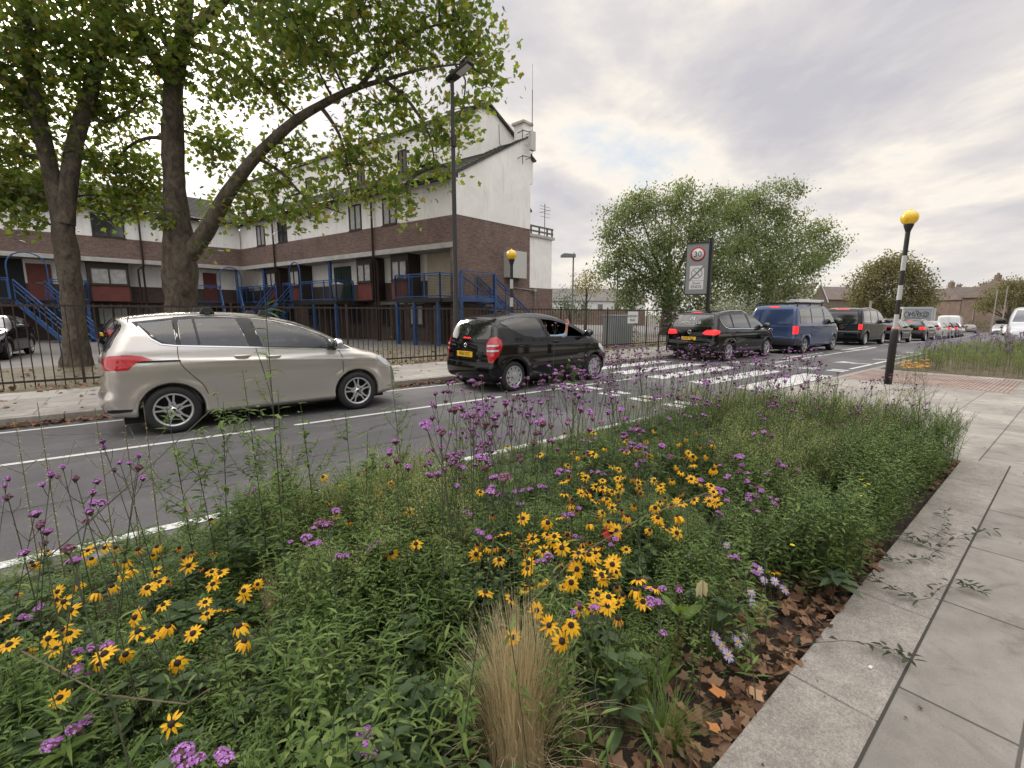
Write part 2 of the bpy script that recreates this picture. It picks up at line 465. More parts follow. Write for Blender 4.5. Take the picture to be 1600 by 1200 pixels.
for i in range(40):
    for j in range(44):
        uu = 12.73 + i*0.0605; vv = 0.93 + j*0.062
        if vv < 3.6: tp.box((uu, vv, PZ+0.002), (uu+0.024, vv+0.024, PZ+0.009))
uvobj(tp, 'tactile_paving', M_TACT)

# far pavement and kerb
fp = MB()
strips(fp, [(u, v+3.65, v+0.15) for u, v in FKL], 0.12)
uvobj(fp, 'far_pavement', M_SLABF)
fk = MB()
for k in range(-30, 24): fk.box((k + 0.004, 9.45, -0.05), (k + 0.996, 9.6, 0.12))
for (a_, va), (b_, vb) in zip(FKL[1:], FKL[2:]): fk.bar((a_, va+.075, gz(a_)+0.035), (b_, vb+.075, gz(b_)+0.035), 0.15, 0.17)
uvobj(fk, 'far_kerb', M_KERB, bevel=0.012)
# yard behind the railing
yd = MB(); strips(yd, [(u, v+80, v+3.65) for u, v in FKL], 0.10)
uvobj(yd, 'yard', pmat('yard_tarmac', speck((0.12, 0.113, 0.105), 0.25, 1.2, 80, 0.3), 0.9))

# road markings
def marks(name, quads, m, label=None):
    mb = MB()
    for i, q in enumerate(quads): mb.add([(a, b, 0.005) for a, b in q], [tuple(range(len(q)))])
    o = uvobj(mb, name, m); return o
def strip(u0, v0, u1, v1, w):
    dx, dy = u1-u0, v1-v0; l = sqrt(dx*dx+dy*dy); nx, ny = -dy/l*w/2, dx/l*w/2
    return [(u0-nx, v0-ny), (u1-nx, v1-ny), (u1+nx, v1+ny), (u0+nx, v0+ny)]
cl = []
u = -14.4
while u < 6.6:
    cl.append(strip(u, 7.02, u+3.72, 7.02, 0.085)); u += 4.0
marks('lane_line', cl, M_PAINT)
mb = MB()
for u in range(18, 90, 6): w = fk_v(u)-2.55; mb.add([(u, w, gz(u)+.006), (u+3.8, w+.02, gz(u+3.8)+.006), (u+3.8, w+.11, gz(u+3.8)+.006), (u, w+.09, gz(u)+.006)], [(0, 1, 2, 3)])
uvobj(mb, 'lane_line', M_PAINT)
marks('edge_line', [strip(-40, 4.16, 6.0, 4.16, 0.11)], pmat('edge_paint', worn((0.60, 0.60, 0.58), 0.43), 0.7))
marks('parking_line', [strip(-40, 8.98, 5.8, 8.98, 0.07)], M_PAINT)
zb = []
for i, v in enumerate((4.45, 5.6, 6.75, 7.9, 9.0)):
    w = 0.52 if v > 4.5 else 0.7
    zb.append([(9.9, v-w/2), (13.8, v-w/2), (13.8, v+w/2), (9.9, v+w/2)])
marks('zebra_crossing', zb, M_PAINT2)
gw = []
for u in (7.15, 7.5, 15.1, 15.45):
    for k in range(7):
        v = 4.25 + k*0.72; gw.append([(u-0.1, v), (u+0.1, v), (u+0.1, v+0.42), (u-0.1, v+0.42)])
marks('give_way_dashes', gw[::1], M_PAINT)
zz = []
def zig(u0, n, v, s=1, step=2.1, amp=0.45):
    for k in range(n):
        a = u0 + k*step*s
        zz.append(strip(a, v, a+step*s*0.95, v, 0.09)) if k % 2 == 0 else zz.append(strip(a, v, a+step*s*0.9, v, 0.09))
        zz.append(strip(a+step*s*0.95, v-0.02, a+step*s*0.80, v+amp, 0.14))
zig(15.9, 5, 4.35, 1, 2.3, 0.5); zig(15.9, 5, 6.5, 1, 2.3, 0.42); zig(15.9, 5, 8.8, 1, 2.3, -0.4)
zz.append([(17.7, 5.35), (18.3, 5.2), (18.1, 4.75)])
marks('zigzag_lines', zz, M_PAINT)
pd = MB()
pts = [(1.9,5.2,.5,.35)]
# darker repaired strip in the road
pd.add([(-30, 5.35, 0.0035), (9.0, 5.30, 0.0035), (9.0, 5.95, 0.0035), (-30, 6.02, 0.0035)], [(0,1,2,3)])
def asph2(t, co):
    f = noise(t, co, 90, 3, 0.8); a = noise(t, co, 0.8, 4, 0.6)
    c = ramp(t, a, [(0.3, (0.076, 0.073, 0.077)), (0.7, (0.105, 0.101, 0.105))])
    c = mixc(t, 1.0, c, ramp(t, f, [(0.32, (0.62,)*3), (0.6, (1.1,)*3), (0.78, (1.7,)*3)]), 'MULTIPLY')
    return c, f, 0.005
uvobj(pd, 'road_patch', pmat('asphalt_patch', asph2, 0.8))

# soil of the two beds
so = MB()
n1, n2 = 60, 18
so_v = []
for i in range(n1+1):
    for j in range(n2+1):
        uu = -9 + 15.5*i/n1; vv = 0.55 + 3.10*j/n2
        edge = min(1, min(j, n2-j)/2.0)
        so_v.append((uu, vv, 0.035 + 0.04*edge*(0.6+0.5*sin(uu*2.3+vv)+0.3*sin(vv*5+uu*3.1))))
so_f = [(i*(n2+1)+j, (i+1)*(n2+1)+j, (i+1)*(n2+1)+j+1, i*(n2+1)+j+1) for i in range(n1) for j in range(n2)]
so.add(so_v, so_f, 0, None, True)
uvobj(so, 'bed_soil', M_SOIL)
s2 = MB(); s2.add([(15.65, 0.5, PZ+0.012), (27.2, 0.5, PZ+0.012), (27.0, 2.4, PZ+0.012), (25.6, 3.3, PZ+0.012), (24, 3.6, PZ+0.012), (15.65, 3.6, PZ+0.012)], [tuple(range(6))])
uvobj(s2, 'far_bed_soil', M_EARTH)
es = MB()
for k in range(3): es.box((6.42, 0.72+k*0.98, -0.03), (6.555, 0.72+k*0.98+0.974, PZ+0.003))
uvobj(es, 'bed_end_edging', M_KERB, bevel=0.008)
# earth strip along the railing
s3 = MB(); s3.add([(-30, 12.5, 0.126), (8, 12.5, 0.126), (8, 13.3, 0.126), (-30, 13.3, 0.126)], [(0,1,2,3)])
uvobj(s3, 'leafy_verge', M_EARTH)
s4 = MB(); s4.add([(-30, 13.3, 0.106), (24, 13.3, 0.106), (24, 18.5, 0.106), (-30, 18.5, 0.106)], [(0,1,2,3)])
uvobj(s4, 'tree_verge', pmat('verge_ground', speck((0.115, 0.098, 0.062), 0.35, 2.5, 60, 0.35, 0.02), 0.95))
s5 = MB(); s5.add([(13.5, 12.3, 0.126), (34, 12.0, 0.126), (34, 12.95, 0.126), (13.5, 13.02, 0.126)], [(0,1,2,3)])
uvobj(s5, 'grass_verge', pmat('verge_grass', speck((0.10, 0.13, 0.045), 0.35, 3, 80, 0.5, 0.02), 0.95))
# ================================================================ cars
def smax(a, b, k):
    h = np.maximum(k - np.abs(a - b), 0.0) / k
    return np.maximum(a, b) + h * h * k * 0.25

def catmull(pts, n=8, closed=True):
    """pts: (x, z[, corner]); rounded closed curve through the points"""
    P = [np.array(p[:2], float) for p in pts]; C = [len(p) > 2 for p in pts]; out = []
    k = len(P)
    for i in range(k if closed else k-1):
        p0, p1, p2, p3 = P[(i-1) % k], P[i], P[(i+1) % k], P[(i+2) % k]
        if not closed:
            p0 = P[max(i-1, 0)]; p3 = P[min(i+2, k-1)]
        if C[i]: p0 = p1
        if C[(i+1) % k]: p3 = p2
        l = np.linalg.norm(p2-p1)
        m1 = (p2-p0); m2 = (p3-p1)
        m1 = m1/ (np.linalg.norm(m1)+1e-9) * l; m2 = m2/(np.linalg.norm(m2)+1e-9) * l
        for j in range(n):
            t = j/n
            out.append((2*t**3-3*t*t+1)*p1+(t**3-2*t*t+t)*m1+(-2*t**3+3*t*t)*p2+(t**3-t*t)*m2)
    if not closed: out.append(P[-1])
    return np.array(out)

def poly_sdf(poly, X, Z):
    d = np.full(X.shape, 1e9); ins = np.zeros(X.shape, bool)
    n = len(poly)
    for i in range(n):
        ax, az = poly[i]; bx, bz = poly[(i+1) % n]
        ex, ez = bx-ax, bz-az; l2 = ex*ex+ez*ez
        if l2 < 1e-12: continue
        wx, wz = X-ax, Z-az
        t = np.clip((wx*ex+wz*ez)/l2, 0, 1)
        d = np.minimum(d, (wx-ex*t)**2+(wz-ez*t)**2)
        c = ((az > Z) != (bz > Z)) & (X < (bx-ax)*(Z-az)/(bz-az+1e-12)+ax)
        ins ^= c
    d = np.sqrt(d)
    return np.where(ins, -d, d)

class Body:
    def __init__(s, S):
        s.S = S; s.L = S['L']; s.hw = S['W']/2; s.R = S['R']
        poly = catmull(S['side'], 8)
        s.g = 0.02
        s.x0, s.z0 = -0.3, -0.1
        xs = np.arange(s.x0, s.L+0.3, s.g); zs = np.arange(s.z0, S['H']+0.3, s.g)
        X, Z = np.meshgrid(xs, zs, indexing='ij')
        s.tab = poly_sdf(poly, X, Z)
        s.wz = np.array(S['wprof']); s.px = np.array(S['plan'])
    def side(s, x, z):
        fx = np.clip((x-s.x0)/s.g, 0, s.tab.shape[0]-1.001); fz = np.clip((z-s.z0)/s.g, 0, s.tab.shape[1]-1.001)
        i = fx.astype(int); j = fz.astype(int); a = fx-i; b = fz-j; T = s.tab
        return (T[i,j]*(1-a)*(1-b)+T[i+1,j]*a*(1-b)+T[i,j+1]*(1-a)*b+T[i+1,j+1]*a*b)
    def f(s, p, arches=True):
        x, y, z = p[..., 0], p[..., 1], p[..., 2]
        S = s.S; ay = np.abs(y)/s.hw
        q = x/s.L*2-1
        bow = S.get('bow', 0.16)
        xs = x + bow*np.sign(q)*np.abs(q)**3*np.minimum(ay, 1.1)**2.4
        crown = S.get('crown', 0.05)
        zt = z + crown*np.clip((z-0.7)/0.5, 0, 1)*np.minimum(ay, 1.1)**2
        d1 = s.side(xs, zt)
        w = np.interp(z, s.wz[:, 0], s.wz[:, 1])*np.interp(x, s.px[:, 0], s.px[:, 1])
        for xw in S['wheels']:
            r = np.sqrt((x-xw)**2+(z-s.R)**2)
            w = w + 0.022*np.exp(-((r-s.R-0.09)/0.055)**2)*np.clip((1.15*s.R*2-z)/0.1, 0, 1)
        if 'crease' in S:
            for za, zb_, am in S['crease']:
                zz_ = za+(zb_-za)*x/s.L
                w = w + am*np.exp(-((z-zz_)/0.022)**2)
        d2 = np.abs(y)-w
        d = smax(d1, d2, S.get('k', 0.10)); d0 = d
        if arches:
            for xw in S['wheels']:
                r = np.sqrt((x-xw)**2+(z-s.R)**2)-(s.R+0.045)
                cut = np.maximum(r, s.hw-0.26-np.abs(y))
                d = smax(d, -cut, 0.012)
        if arches and 'cabin' in S:          # hollow passenger cell and glazed openings
            d = np.maximum(d, -np.maximum(d0+0.05, poly_sdf(S['cabin'], x, z)))
            for pl in S['holes']: d = smax(d, -np.maximum(poly_sdf(pl, x, z), 0.35-np.abs(y)), 0.008)
        return d
    def grad(s, p, e=0.004):
        g = np.zeros_like(p)
        for i in range(3):
            a = p.copy(); a[..., i] += e; b = p.copy(); b[..., i] -= e
            g[..., i] = (s.f(a)-s.f(b))/(2*e)
        n = np.linalg.norm(g, axis=-1, keepdims=True)
        return g/np.maximum(n, 1e-6), n[..., 0]

def surface_net(fn, lo, hi, h):
    xs, ys, zs = [np.arange(lo[i], hi[i]+h, h) for i in range(3)]
    G = np.stack(np.meshgrid(xs, ys, zs, indexing='ij'), -1)
    D = np.empty(G.shape[:3])
    for i in range(0, len(xs), 16): D[i:i+16] = fn(G[i:i+16])
    S = D < 0
    nx, ny, nz = S.shape
    c = np.zeros((nx-1, ny-1, nz-1), int)
    for a in (0,1):
        for b in (0,1):
            for e in (0,1): c += S[a:nx-1+a, b:ny-1+b, e:nz-1+e]
    act = (c > 0) & (c < 8)
    idx = -np.ones(act.shape, int); I = np.argwhere(act); idx[act] = np.arange(len(I))
    acc = np.zeros((len(I), 3)); cnt = np.zeros(len(I))
    corners = [(a,b,e) for a in (0,1) for b in (0,1) for e in (0,1)]
    for ca in corners:
        for ax in range(3):
            if ca[ax]: continue
            cb = list(ca); cb[ax] = 1
            da = D[I[:,0]+ca[0], I[:,1]+ca[1], I[:,2]+ca[2]]; db = D[I[:,0]+cb[0], I[:,1]+cb[1], I[:,2]+cb[2]]
            m = (da < 0) != (db < 0)
            t = np.where(m, da/np.where(da-db == 0, 1, da-db), 0)
            p = np.tile(np.array(ca, float), (len(I), 1)); p[:, ax] = t
            acc[m] += p[m]; cnt[m] += 1
    V = np.array(lo)+(I+acc/cnt[:, None])*h
    F = []
    # quads around each crossing edge
    for ax in range(3):
        o1, o2 = [(1,2),(2,0),(0,1)][ax]
        sl = [slice(1,-1)]*3; sl[ax] = slice(0,-1)
        sa = S[tuple(sl)]; sl2 = list(sl); sl2[ax] = slice(1, None); 
        sb = S[tuple(sl2)]
        E = np.argwhere(sa != sb)
        inside = sa[tuple(E.T)]
        E = E.copy()
        off = [1,1,1]; off[ax] = 0
        E += off
        def ci(d1, d2):
            q = E.copy(); q[:, o1] -= d1; q[:, o2] -= d2
            return idx[q[:,0], q[:,1], q[:,2]]
        q = np.stack([ci(1,1), ci(0,1), ci(0,0), ci(1,0)], 1)
        q = np.where(inside[:, None], q, q[:, ::-1])
        F.append(q)
    return V, np.concatenate(F)

def body_mesh(B, h, name='body'):
    S = B.S
    V, F = surface_net(B.f, (-0.1, -B.hw-0.12, 0.06), (B.L+0.1, B.hw+0.12, S['H']+0.08), h)
    for _ in range(3):
        g, n = B.grad(V); V = V - g*(B.f(V)/np.maximum(n, 0.35))[:, None]*0.9
    me = np_mesh(name, V, F.ravel(), np.arange(len(F))*4, smooth=True)
    return me, V, F

def tess(poly, step, cut=()):
    """triangulate polygon with interior points"""
    poly = np.array(poly); n = len(poly)
    bd = []
    for i in range(n):
        a, b = poly[i], poly[(i+1) % n]; m = max(1, int(np.linalg.norm(b-a)/step))
        for j in range(m): bd.append(a+(b-a)*j/m)
    bd = np.array(bd)
    xs = np.arange(poly[:,0].min()+step/2, poly[:,0].max(), step); ys = np.arange(poly[:,1].min()+step/2, poly[:,1].max(), step)
    X, Y = np.meshgrid(xs, ys); P = np.stack([X.ravel(), Y.ravel()], 1)
    if len(P):
        sd = poly_sdf(poly, P[:,0], P[:,1]); P = P[sd < -step*0.35]
    A = [Vector(p) for p in bd]+[Vector(p) for p in P]
    k = len(bd); E = [(i, (i+1) % k) for i in range(k)]
    for c in cut:
        b0 = len(A); A += [Vector(p) for p in c]; E += [(b0+i, b0+(i+1) % len(c)) for i in range(len(c))]
    r = delaunay_2d_cdt(A, E, [list(range(k))], 1, 1e-5)
    V = np.array([tuple(v) for v in r[0]]); F = [list(f) for f in r[2]]
    for c in cut:
        cc = [V[f].mean(0) for f in F]; sd = poly_sdf(c, np.array([q[0] for q in cc]), np.array([q[1] for q in cc])); F = [f for f, q in zip(F, sd) if q > -1e-4]
    return V, F

def project(B, P, how, sgn=-1, off=0.004):
    """P: (n,2) -> surface points. how 'side': (x,z) marched along y from sgn; 'rear'/'front': (y,z) along x; 'top': (x,y)"""
    n = len(P)
    if how == 'side':
        mk = lambda t: np.stack([P[:,0], np.full(n, 0.0)+sgn*t, P[:,1]], 1); T0, T1 = B.hw*1.2, 0.0
    elif how == 'rear':
        mk = lambda t: np.stack([t+0*P[:,0], P[:,0], P[:,1]], 1); T0, T1 = -0.2, B.L*0.5
    elif how == 'front':
        mk = lambda t: np.stack([t+0*P[:,0], P[:,0], P[:,1]], 1); T0, T1 = B.L+0.2, B.L*0.5
    elif how == 'corner':      # P[:,0] is arc length (radius 0.5 m) round the rear corner on side sgn, 0 = facing the rear
        th = P[:,0]/0.5; mk = lambda t: np.stack([0.5-np.cos(th)*t, sgn*(B.hw-0.5+np.sin(th)*t), P[:,1]], 1); T0, T1 = 1.0, 0.15
    else:
        mk = lambda t: np.stack([P[:,0], P[:,1], t+0*P[:,0]], 1); T0, T1 = B.S['H']+0.2, 0.3
    K = 90
    lo = np.full(n, T0, float); hi = np.full(n, T1, float); found = np.zeros(n, bool)
    prev = np.full(n, T0, float)
    fn = lambda p: B.f(p, False) if 'noh' in B.S else B.f(p, False)
    for k in range(1, K+1):
        t = T0+(T1-T0)*k/K
        tt = np.full(n, t)
        m = (fn(mk(tt)) < 0) & ~found
        lo[m] = prev[m]; hi[m] = t; found |= m
        prev[:] = t
    for _ in range(12):
        mid = (lo+hi)/2; m = fn(mk(mid)) < 0
        hi = np.where(m, mid, hi); lo = np.where(m, lo, mid)
    V = mk(hi)
    e = 0.01; g = np.zeros_like(V)
    for i in range(3):
        a = V.copy(); a[:, i] += e; b = V.copy(); b[:, i] -= e; g[:, i] = fn(a)-fn(b)
    g /= np.maximum(np.linalg.norm(g, axis=1, keepdims=True), 1e-9)
    return V+g*off, g, found

class Patch:
    """several projected patches collected into one mesh"""
    def __init__(s, B, step=0.05): s.B = B; s.v = []; s.f = []; s.m = []; s.step = step
    def poly(s, pts, how='side', sgn=-1, off=0.004, mi=0, curve=0, cut=()):
        if curve: pts = catmull(pts, curve)
        P, F = tess(pts, s.step, cut)
        V, g, ok = project(s.B, P, how, sgn, off)
        b = len(s.v); s.v += [tuple(v) for v in V]
        flip = (how == 'side' and sgn > 0) or how in ('front', 'top')
        if how == 'side': flip = sgn > 0
        for f in F:
            if not all(ok[i] for i in f): continue
            ff = f
            a, b_, c = V[ff[0]], V[ff[1]], V[ff[2]]
            if np.dot(np.cross(b_-a, c-a), g[ff[0]]) < 0: ff = ff[::-1]
            s.f.append([b+i for i in ff]); s.m.append(mi)
        return s
    def line(s, pts, w=0.008, how='side', sgn=-1, off=0.002, mi=0, curve=0):
        P = np.array([p[:2] for p in pts], float)
        if curve: P = catmull(pts, curve, False)
        Q = [P[0]]
        for a, b in zip(P, P[1:]):
            m = max(1, int(np.linalg.norm(b-a)/0.06))
            for j in range(1, m+1): Q.append(a+(b-a)*j/m)
        Q = np.array(Q); T = np.gradient(Q, axis=0); T /= np.maximum(np.linalg.norm(T, axis=1, keepdims=True), 1e-9)
        Nn = np.stack([-T[:,1], T[:,0]], 1)
        A, g, ok1 = project(s.B, Q+Nn*w/2, how, sgn, off); C, g2, ok2 = project(s.B, Q-Nn*w/2, how, sgn, off)
        b = len(s.v); k = len(Q)
        s.v += [tuple(v) for v in A]+[tuple(v) for v in C]
        for i in range(k-1):
            if not (ok1[i] and ok1[i+1] and ok2[i] and ok2[i+1]): continue
            f = [b+i, b+i+1, b+k+i+1, b+k+i]
            a0, b0, c0 = [np.array(s.v[j]) for j in f[:3]]
            if np.dot(np.cross(b0-a0, c0-a0), g[i]) < 0: f = f[::-1]
            s.f.append(f); s.m.append(mi)
        return s
    def build(s, name, mats, parent, solid=0):
        me = bpy.data.meshes.new(name); me.from_pydata(s.v, [], s.f); me.polygons.foreach_set('material_index', s.m); me.update()
        o = link(name, me, parent, mats, True)
        if solid:
            m = o.modifiers.new('s', 'SOLIDIFY'); m.thickness = solid; m.offset = -0.6
        return o

def car_paint(name, base, metal=0.0, rough=0.35, coat=1.0):
    return mat(name, base, rough, metal, Coat_Weight=coat, Coat_Roughness=0.04)
M_GLASS = mat('car_glass', (0.012, 0.014, 0.016), 0.03, 0.0, Specular_IOR_Level=0.9, Coat_Weight=1.0, Coat_Roughness=0.02)
def tinted_glass():
    m = bpy.data.materials.new('tinted_glass'); m.use_nodes = True; t = m.node_tree; t.nodes.clear()
    a = t.nodes.new('ShaderNodeBsdfTransparent'); a.inputs[0].default_value = (0.42, 0.44, 0.45, 1); g = t.nodes.new('ShaderNodeBsdfGlossy'); g.inputs['Roughness'].default_value = 0.02
    f = t.nodes.new('ShaderNodeFresnel'); f.inputs[0].default_value = 1.75; x = t.nodes.new('ShaderNodeMixShader')
    t.links.new(mth(t, 'MULTIPLY', f.outputs[0], 1.5, clamp=True), x.inputs[0]); t.links.new(a.outputs[0], x.inputs[1]); t.links.new(g.outputs[0], x.inputs[2])
    o = t.nodes.new('ShaderNodeOutputMaterial'); t.links.new(x.outputs[0], o.inputs[0]); return m
M_TINT = tinted_glass()
M_SEAT = mat('seat_cloth', (0.045, 0.045, 0.048), 0.9)
def cabin_fittings(c, seats, wheel_at, dash_x, hw):
    for (x, y, z) in seats:
        mb = MB(); mb.box((x-.06, y-.23, z-.55), (x+.07, y+.23, z)); mb.box((x-.04, y-.12, z+.03), (x+.04, y+.12, z+.2)); mb.bar((x, y-.05, z-.02), (x, y-.05, z+.06), .015, .015); mb.bar((x, y+.05, z-.02), (x, y+.05, z+.06), .015, .015)
        mb.build('seat', M_SEAT, c, bevel=.03)
    x, y, z = wheel_at; sw = MB(); Mw = Matrix.Translation((x, y, z)) @ Matrix.Rotation(radians(62), 4, 'Y')
    for k in range(20):
        a, b = 2*pi*k/20, 2*pi*(k+1)/20; sw.bar(Mw @ Vector((0.18*cos(a), 0.18*sin(a), 0)), Mw @ Vector((0.18*cos(b), 0.18*sin(b), 0)), 0.03, 0.03)
    sw.bar(Mw @ Vector((-0.17, 0, 0)), Mw @ Vector((0.17, 0, 0)), 0.03, 0.02); sw.build('steering_wheel', M_TRIM, c)
    mb = MB(); mb.box((dash_x, -hw+.2, .80), (dash_x+.35, hw-.2, .97)); mb.build('dashboard', M_SEAT, c, bevel=.04)
M_TRIM = mat('black_trim', (0.012, 0.012, 0.013), 0.35)
M_RUB = pmat('tyre_rubber', speck((0.016, 0.016, 0.017), 0.2, 20, 90, 0.2, 0.002), 0.75)
M_PLAST = mat('grey_plastic', (0.03, 0.03, 0.032), 0.6)
M_CHROME = mat('chrome', (0.75, 0.75, 0.76), 0.12, 1.0)
M_ALLOY = mat('alloy', (0.66, 0.66, 0.68), 0.28, 0.75)
M_HUBCAP = mat('hubcap', (0.42, 0.43, 0.44), 0.4, 0.6)
M_REDL = mat('red_lens', (0.42, 0.008, 0.015), 0.12, 0.0, Coat_Weight=1.0)
M_REDE = mat('red_lamp_lit', (0.5, 0.01, 0.015), 0.15, 0.0, Emission_Color=(1, 0.03, 0.03, 1), Emission_Strength=0.9)
M_CLEARL = mat('clear_lens', (0.55, 0.57, 0.60), 0.08, 0.2, Coat_Weight=1.0)
M_YPLATE = mat('rear_plate', (0.80, 0.48, 0.02), 0.45)
M_WPLATE = mat('front_plate', (0.75, 0.75, 0.72), 0.45)
M_INK = mat('plate_ink', (0.01, 0.01, 0.01), 0.5)
M_DARKIN = mat('dark_interior', (0.012, 0.012, 0.013), 0.8)

def wheel(parent, loc, R_, w=0.20, style='double5', side=-1, detail=1, rimmat=None):
    n = 40 if detail else 16
    t = MB(); rr = R_*0.69
    prof = [(rr, -w/2+0.01), (rr+0.02, -w/2), (R_-0.03, -w/2), (R_-0.008, -w/2+0.022), (R_, -w/2+0.05)]
    if detail:
        for q in (-0.05, 0.0, 0.05): prof += [(R_, q-0.007), (R_-0.008, q-0.005), (R_-0.008, q+0.005), (R_, q+0.007)]
    prof += [(R_, w/2-0.05), (R_-0.008, w/2-0.022), (R_-0.03, w/2), (rr+0.02, w/2), (rr, w/2-0.01)]
    M = Matrix.Rotation(pi/2, 4, 'X')
    t.lathe(prof, n, 0, M)
    # dark barrel closing the wheel
    t.lathe([(rr+0.002, w/2-0.03), (rr*0.97, 0.0), (0.001, -0.01)], n, 1, M)
    t.lathe([(0.001, -w/2+0.03), (rr+0.002, -w/2+0.03)], n, 1, M)
    o = t.build('wheel', [M_RUB, M_DARKIN], parent); o.location = loc
    if side > 0: o.rotation_euler = (0, 0, pi)
    r = MB(); y1 = -w/2      # outer face is at local -Y
    def ringz(prof_): r.lathe([(a, -b) for a, b in prof_], n, 0, M)
    def P(rad, ang, y): return (rad*cos(ang), y, rad*sin(ang))
    # rim lip : lathe z maps to -y
    Ml = Matrix.Rotation(pi/2, 4, 'X')
    r.lathe([(rr+0.004, w/2-0.006), (rr-0.012, w/2-0.002), (rr-0.02, w/2-0.02), (rr-0.024, w/2-0.06)], n, 0, Ml)
    yo, yi = y1+0.018, y1+0.045
    if style == 'double5':
        for k in range(5):
            a0 = pi/2+2*pi*k/5+0.12
            for s_ in (-1, 1):
                a1 = a0+s_*0.18; a2 = a0+s_*0.13
                pa = [P(0.055, a0+s_*0.6, yo+0.004), P(rr*0.5, a0+s_*0.17, yo+0.002), P(rr-0.01, a1+s_*0.02, yo)]
                for p_, q_ in zip(pa, pa[1:]):
                    r.bar(p_, q_, 0.030 if p_ is pa[0] else 0.022, 0.022, 0, up=(0,1,0))
            r.bar(P(rr*0.45, a0-0.2, yo+0.004), P(rr*0.45, a0+0.2, yo+0.004), 0.02, 0.018, 0, up=(0,1,0))
        r.lathe([(0.001, -y1-0.004), (0.03, -y1-0.006), (0.034, -y1-0.02), (0.07, -y1-0.024), (0.075, -y1-0.05)], 24, 0, Ml)
        for k in range(5):
            a = 2*pi*k/5+0.3; r.lathe([(0.001, 0.002), (0.009, 0.0), (0.009, -0.02)], 8, 1, Matrix.Translation(P(0.052, a, yo)) @ Ml)
        r.lathe([(0.001, -y1-0.002), (0.024, -y1-0.004)], 16, 1, Ml)
    elif style == 'cap':        # plastic trim with notches round the rim
        k_ = 10; ns = k_*4; vs = []; fs = []
        rads = [0.001, 0.05, rr*0.45, rr*0.72, rr*0.985]
        ys = [yo-0.006, yo-0.006, yo+0.004, yo-0.002, yo+0.004]
        for i, (ra, yy) in enumerate(zip(rads, ys)):
            for j in range(ns): vs.append(P(ra, 2*pi*j/ns, yy))
        for i in range(4):
            for j in range(ns):
                if i == 3 and j % 4 in (0,): continue
                j2 = (j+1) % ns; fs.append((i*ns+j, i*ns+j2, (i+1)*ns+j2, (i+1)*ns+j))
        r.add(vs, fs, 0, None, False)
        for j in range(k_):
            a = 2*pi*(j*4+0.5)/ns; r.lathe([(0.001, 0.0), (rr*0.09, -0.001)], 8, 1, Matrix.Translation(P(rr*0.80, a, yo-0.004)) @ Ml)
    else:
        for k in range(7 if style == 'multi' else 5):
            a0 = pi/2+2*pi*k/(7 if style == 'multi' else 5)
            r.bar(P(0.04, a0, yo), P(rr-0.01, a0, yo), 0.045, 0.02, 0, up=(0,1,0))
        r.lathe([(0.001, -y1-0.006), (0.06, -y1-0.012), (0.065, -y1-0.04)], 16, 0, Ml)
    ro = r.build('rim', [rimmat or M_ALLOY, M_DARKIN], o)
    return o

def sides(fn):
    for s_ in (-1, 1): fn(s_)

def text_patch(name, body, size, B, y, z, how, parent, m, sx=1.0, off=0.012, x=None):
    """flat lettering standing just off the rear or front of a body"""
    V, g, ok = project(B, np.array([[y, z]]), how, -1, off)
    p = Vector(V[0])
    nrm = Vector(g[0]); nrm.y = 0; nrm.normalize()
    rotz = -pi/2 if how == 'rear' else pi/2
    tilt = atan2(nrm.z, abs(nrm.x))
    M = Matrix.Translation(p) @ Matrix.Rotation(rotz, 4, 'Z') @ Matrix.Rotation(pi/2-tilt, 4, 'X')
    return text_obj(name, body, size, M, m, parent, sx), M

def plate(parent, B, y, z, how, body, m, w=0.52, h=0.111, lift=0.012):
    V, g, ok = project(B, np.array([[y, z]]), how, -1, lift)
    nrm = Vector(g[0]); nrm.y = 0; nrm.normalize()
    tilt = atan2(nrm.z, abs(nrm.x)); rotz = -pi/2 if how == 'rear' else pi/2
    M = Matrix.Translation(Vector(V[0])) @ Matrix.Rotation(rotz, 4, 'Z') @ Matrix.Rotation(pi/2-tilt, 4, 'X')
    mb = MB(); mb.box((-w/2, -h/2, -0.012), (w/2, h/2, 0.004), 0, M)
    o = mb.build('number_plate', m, parent)
    if body: text_obj('plate_lettering', body, 0.105, M @ Matrix.Translation((0, 0, 0.006)), M_INK, o, 0.82)
    return o

def seams(B, parent, lines, step=0.05):
    p = Patch(B, step)
    for l in lines:
        for s_ in (-1, 1): p.line(l, 0.009, 'side', s_, 0.0022, 0, 5)
    return p.build('door_gap', M_DARKIN, parent)

def mirror(parent, B, x, z, sgn, m, sc=1.0, capm=None):
    V, g, ok = project(B, np.array([[x, z]]), 'side', sgn, 0.0); y = V[0][1]
    mb = MB()
    mb.bar((x, y-sgn*0.02, z-0.02*sc), (x, y+sgn*0.10*sc, z+0.0), 0.07*sc, 0.05*sc, 1)
    mb.ball((x, y+sgn*0.16*sc, z+0.05*sc), (0.075*sc, 0.115*sc, 0.085*sc), 14, 10, 0)
    o = mb.build('wing_mirror', [m, M_TRIM], parent)
    g2 = MB(); g2.ball((x-0.05*sc, y+sgn*0.16*sc, z+0.05*sc), (0.03*sc, 0.098*sc, 0.066*sc), 12, 8, 0)
    g2.build('mirror_glass', M_GLASS, o)
    return o

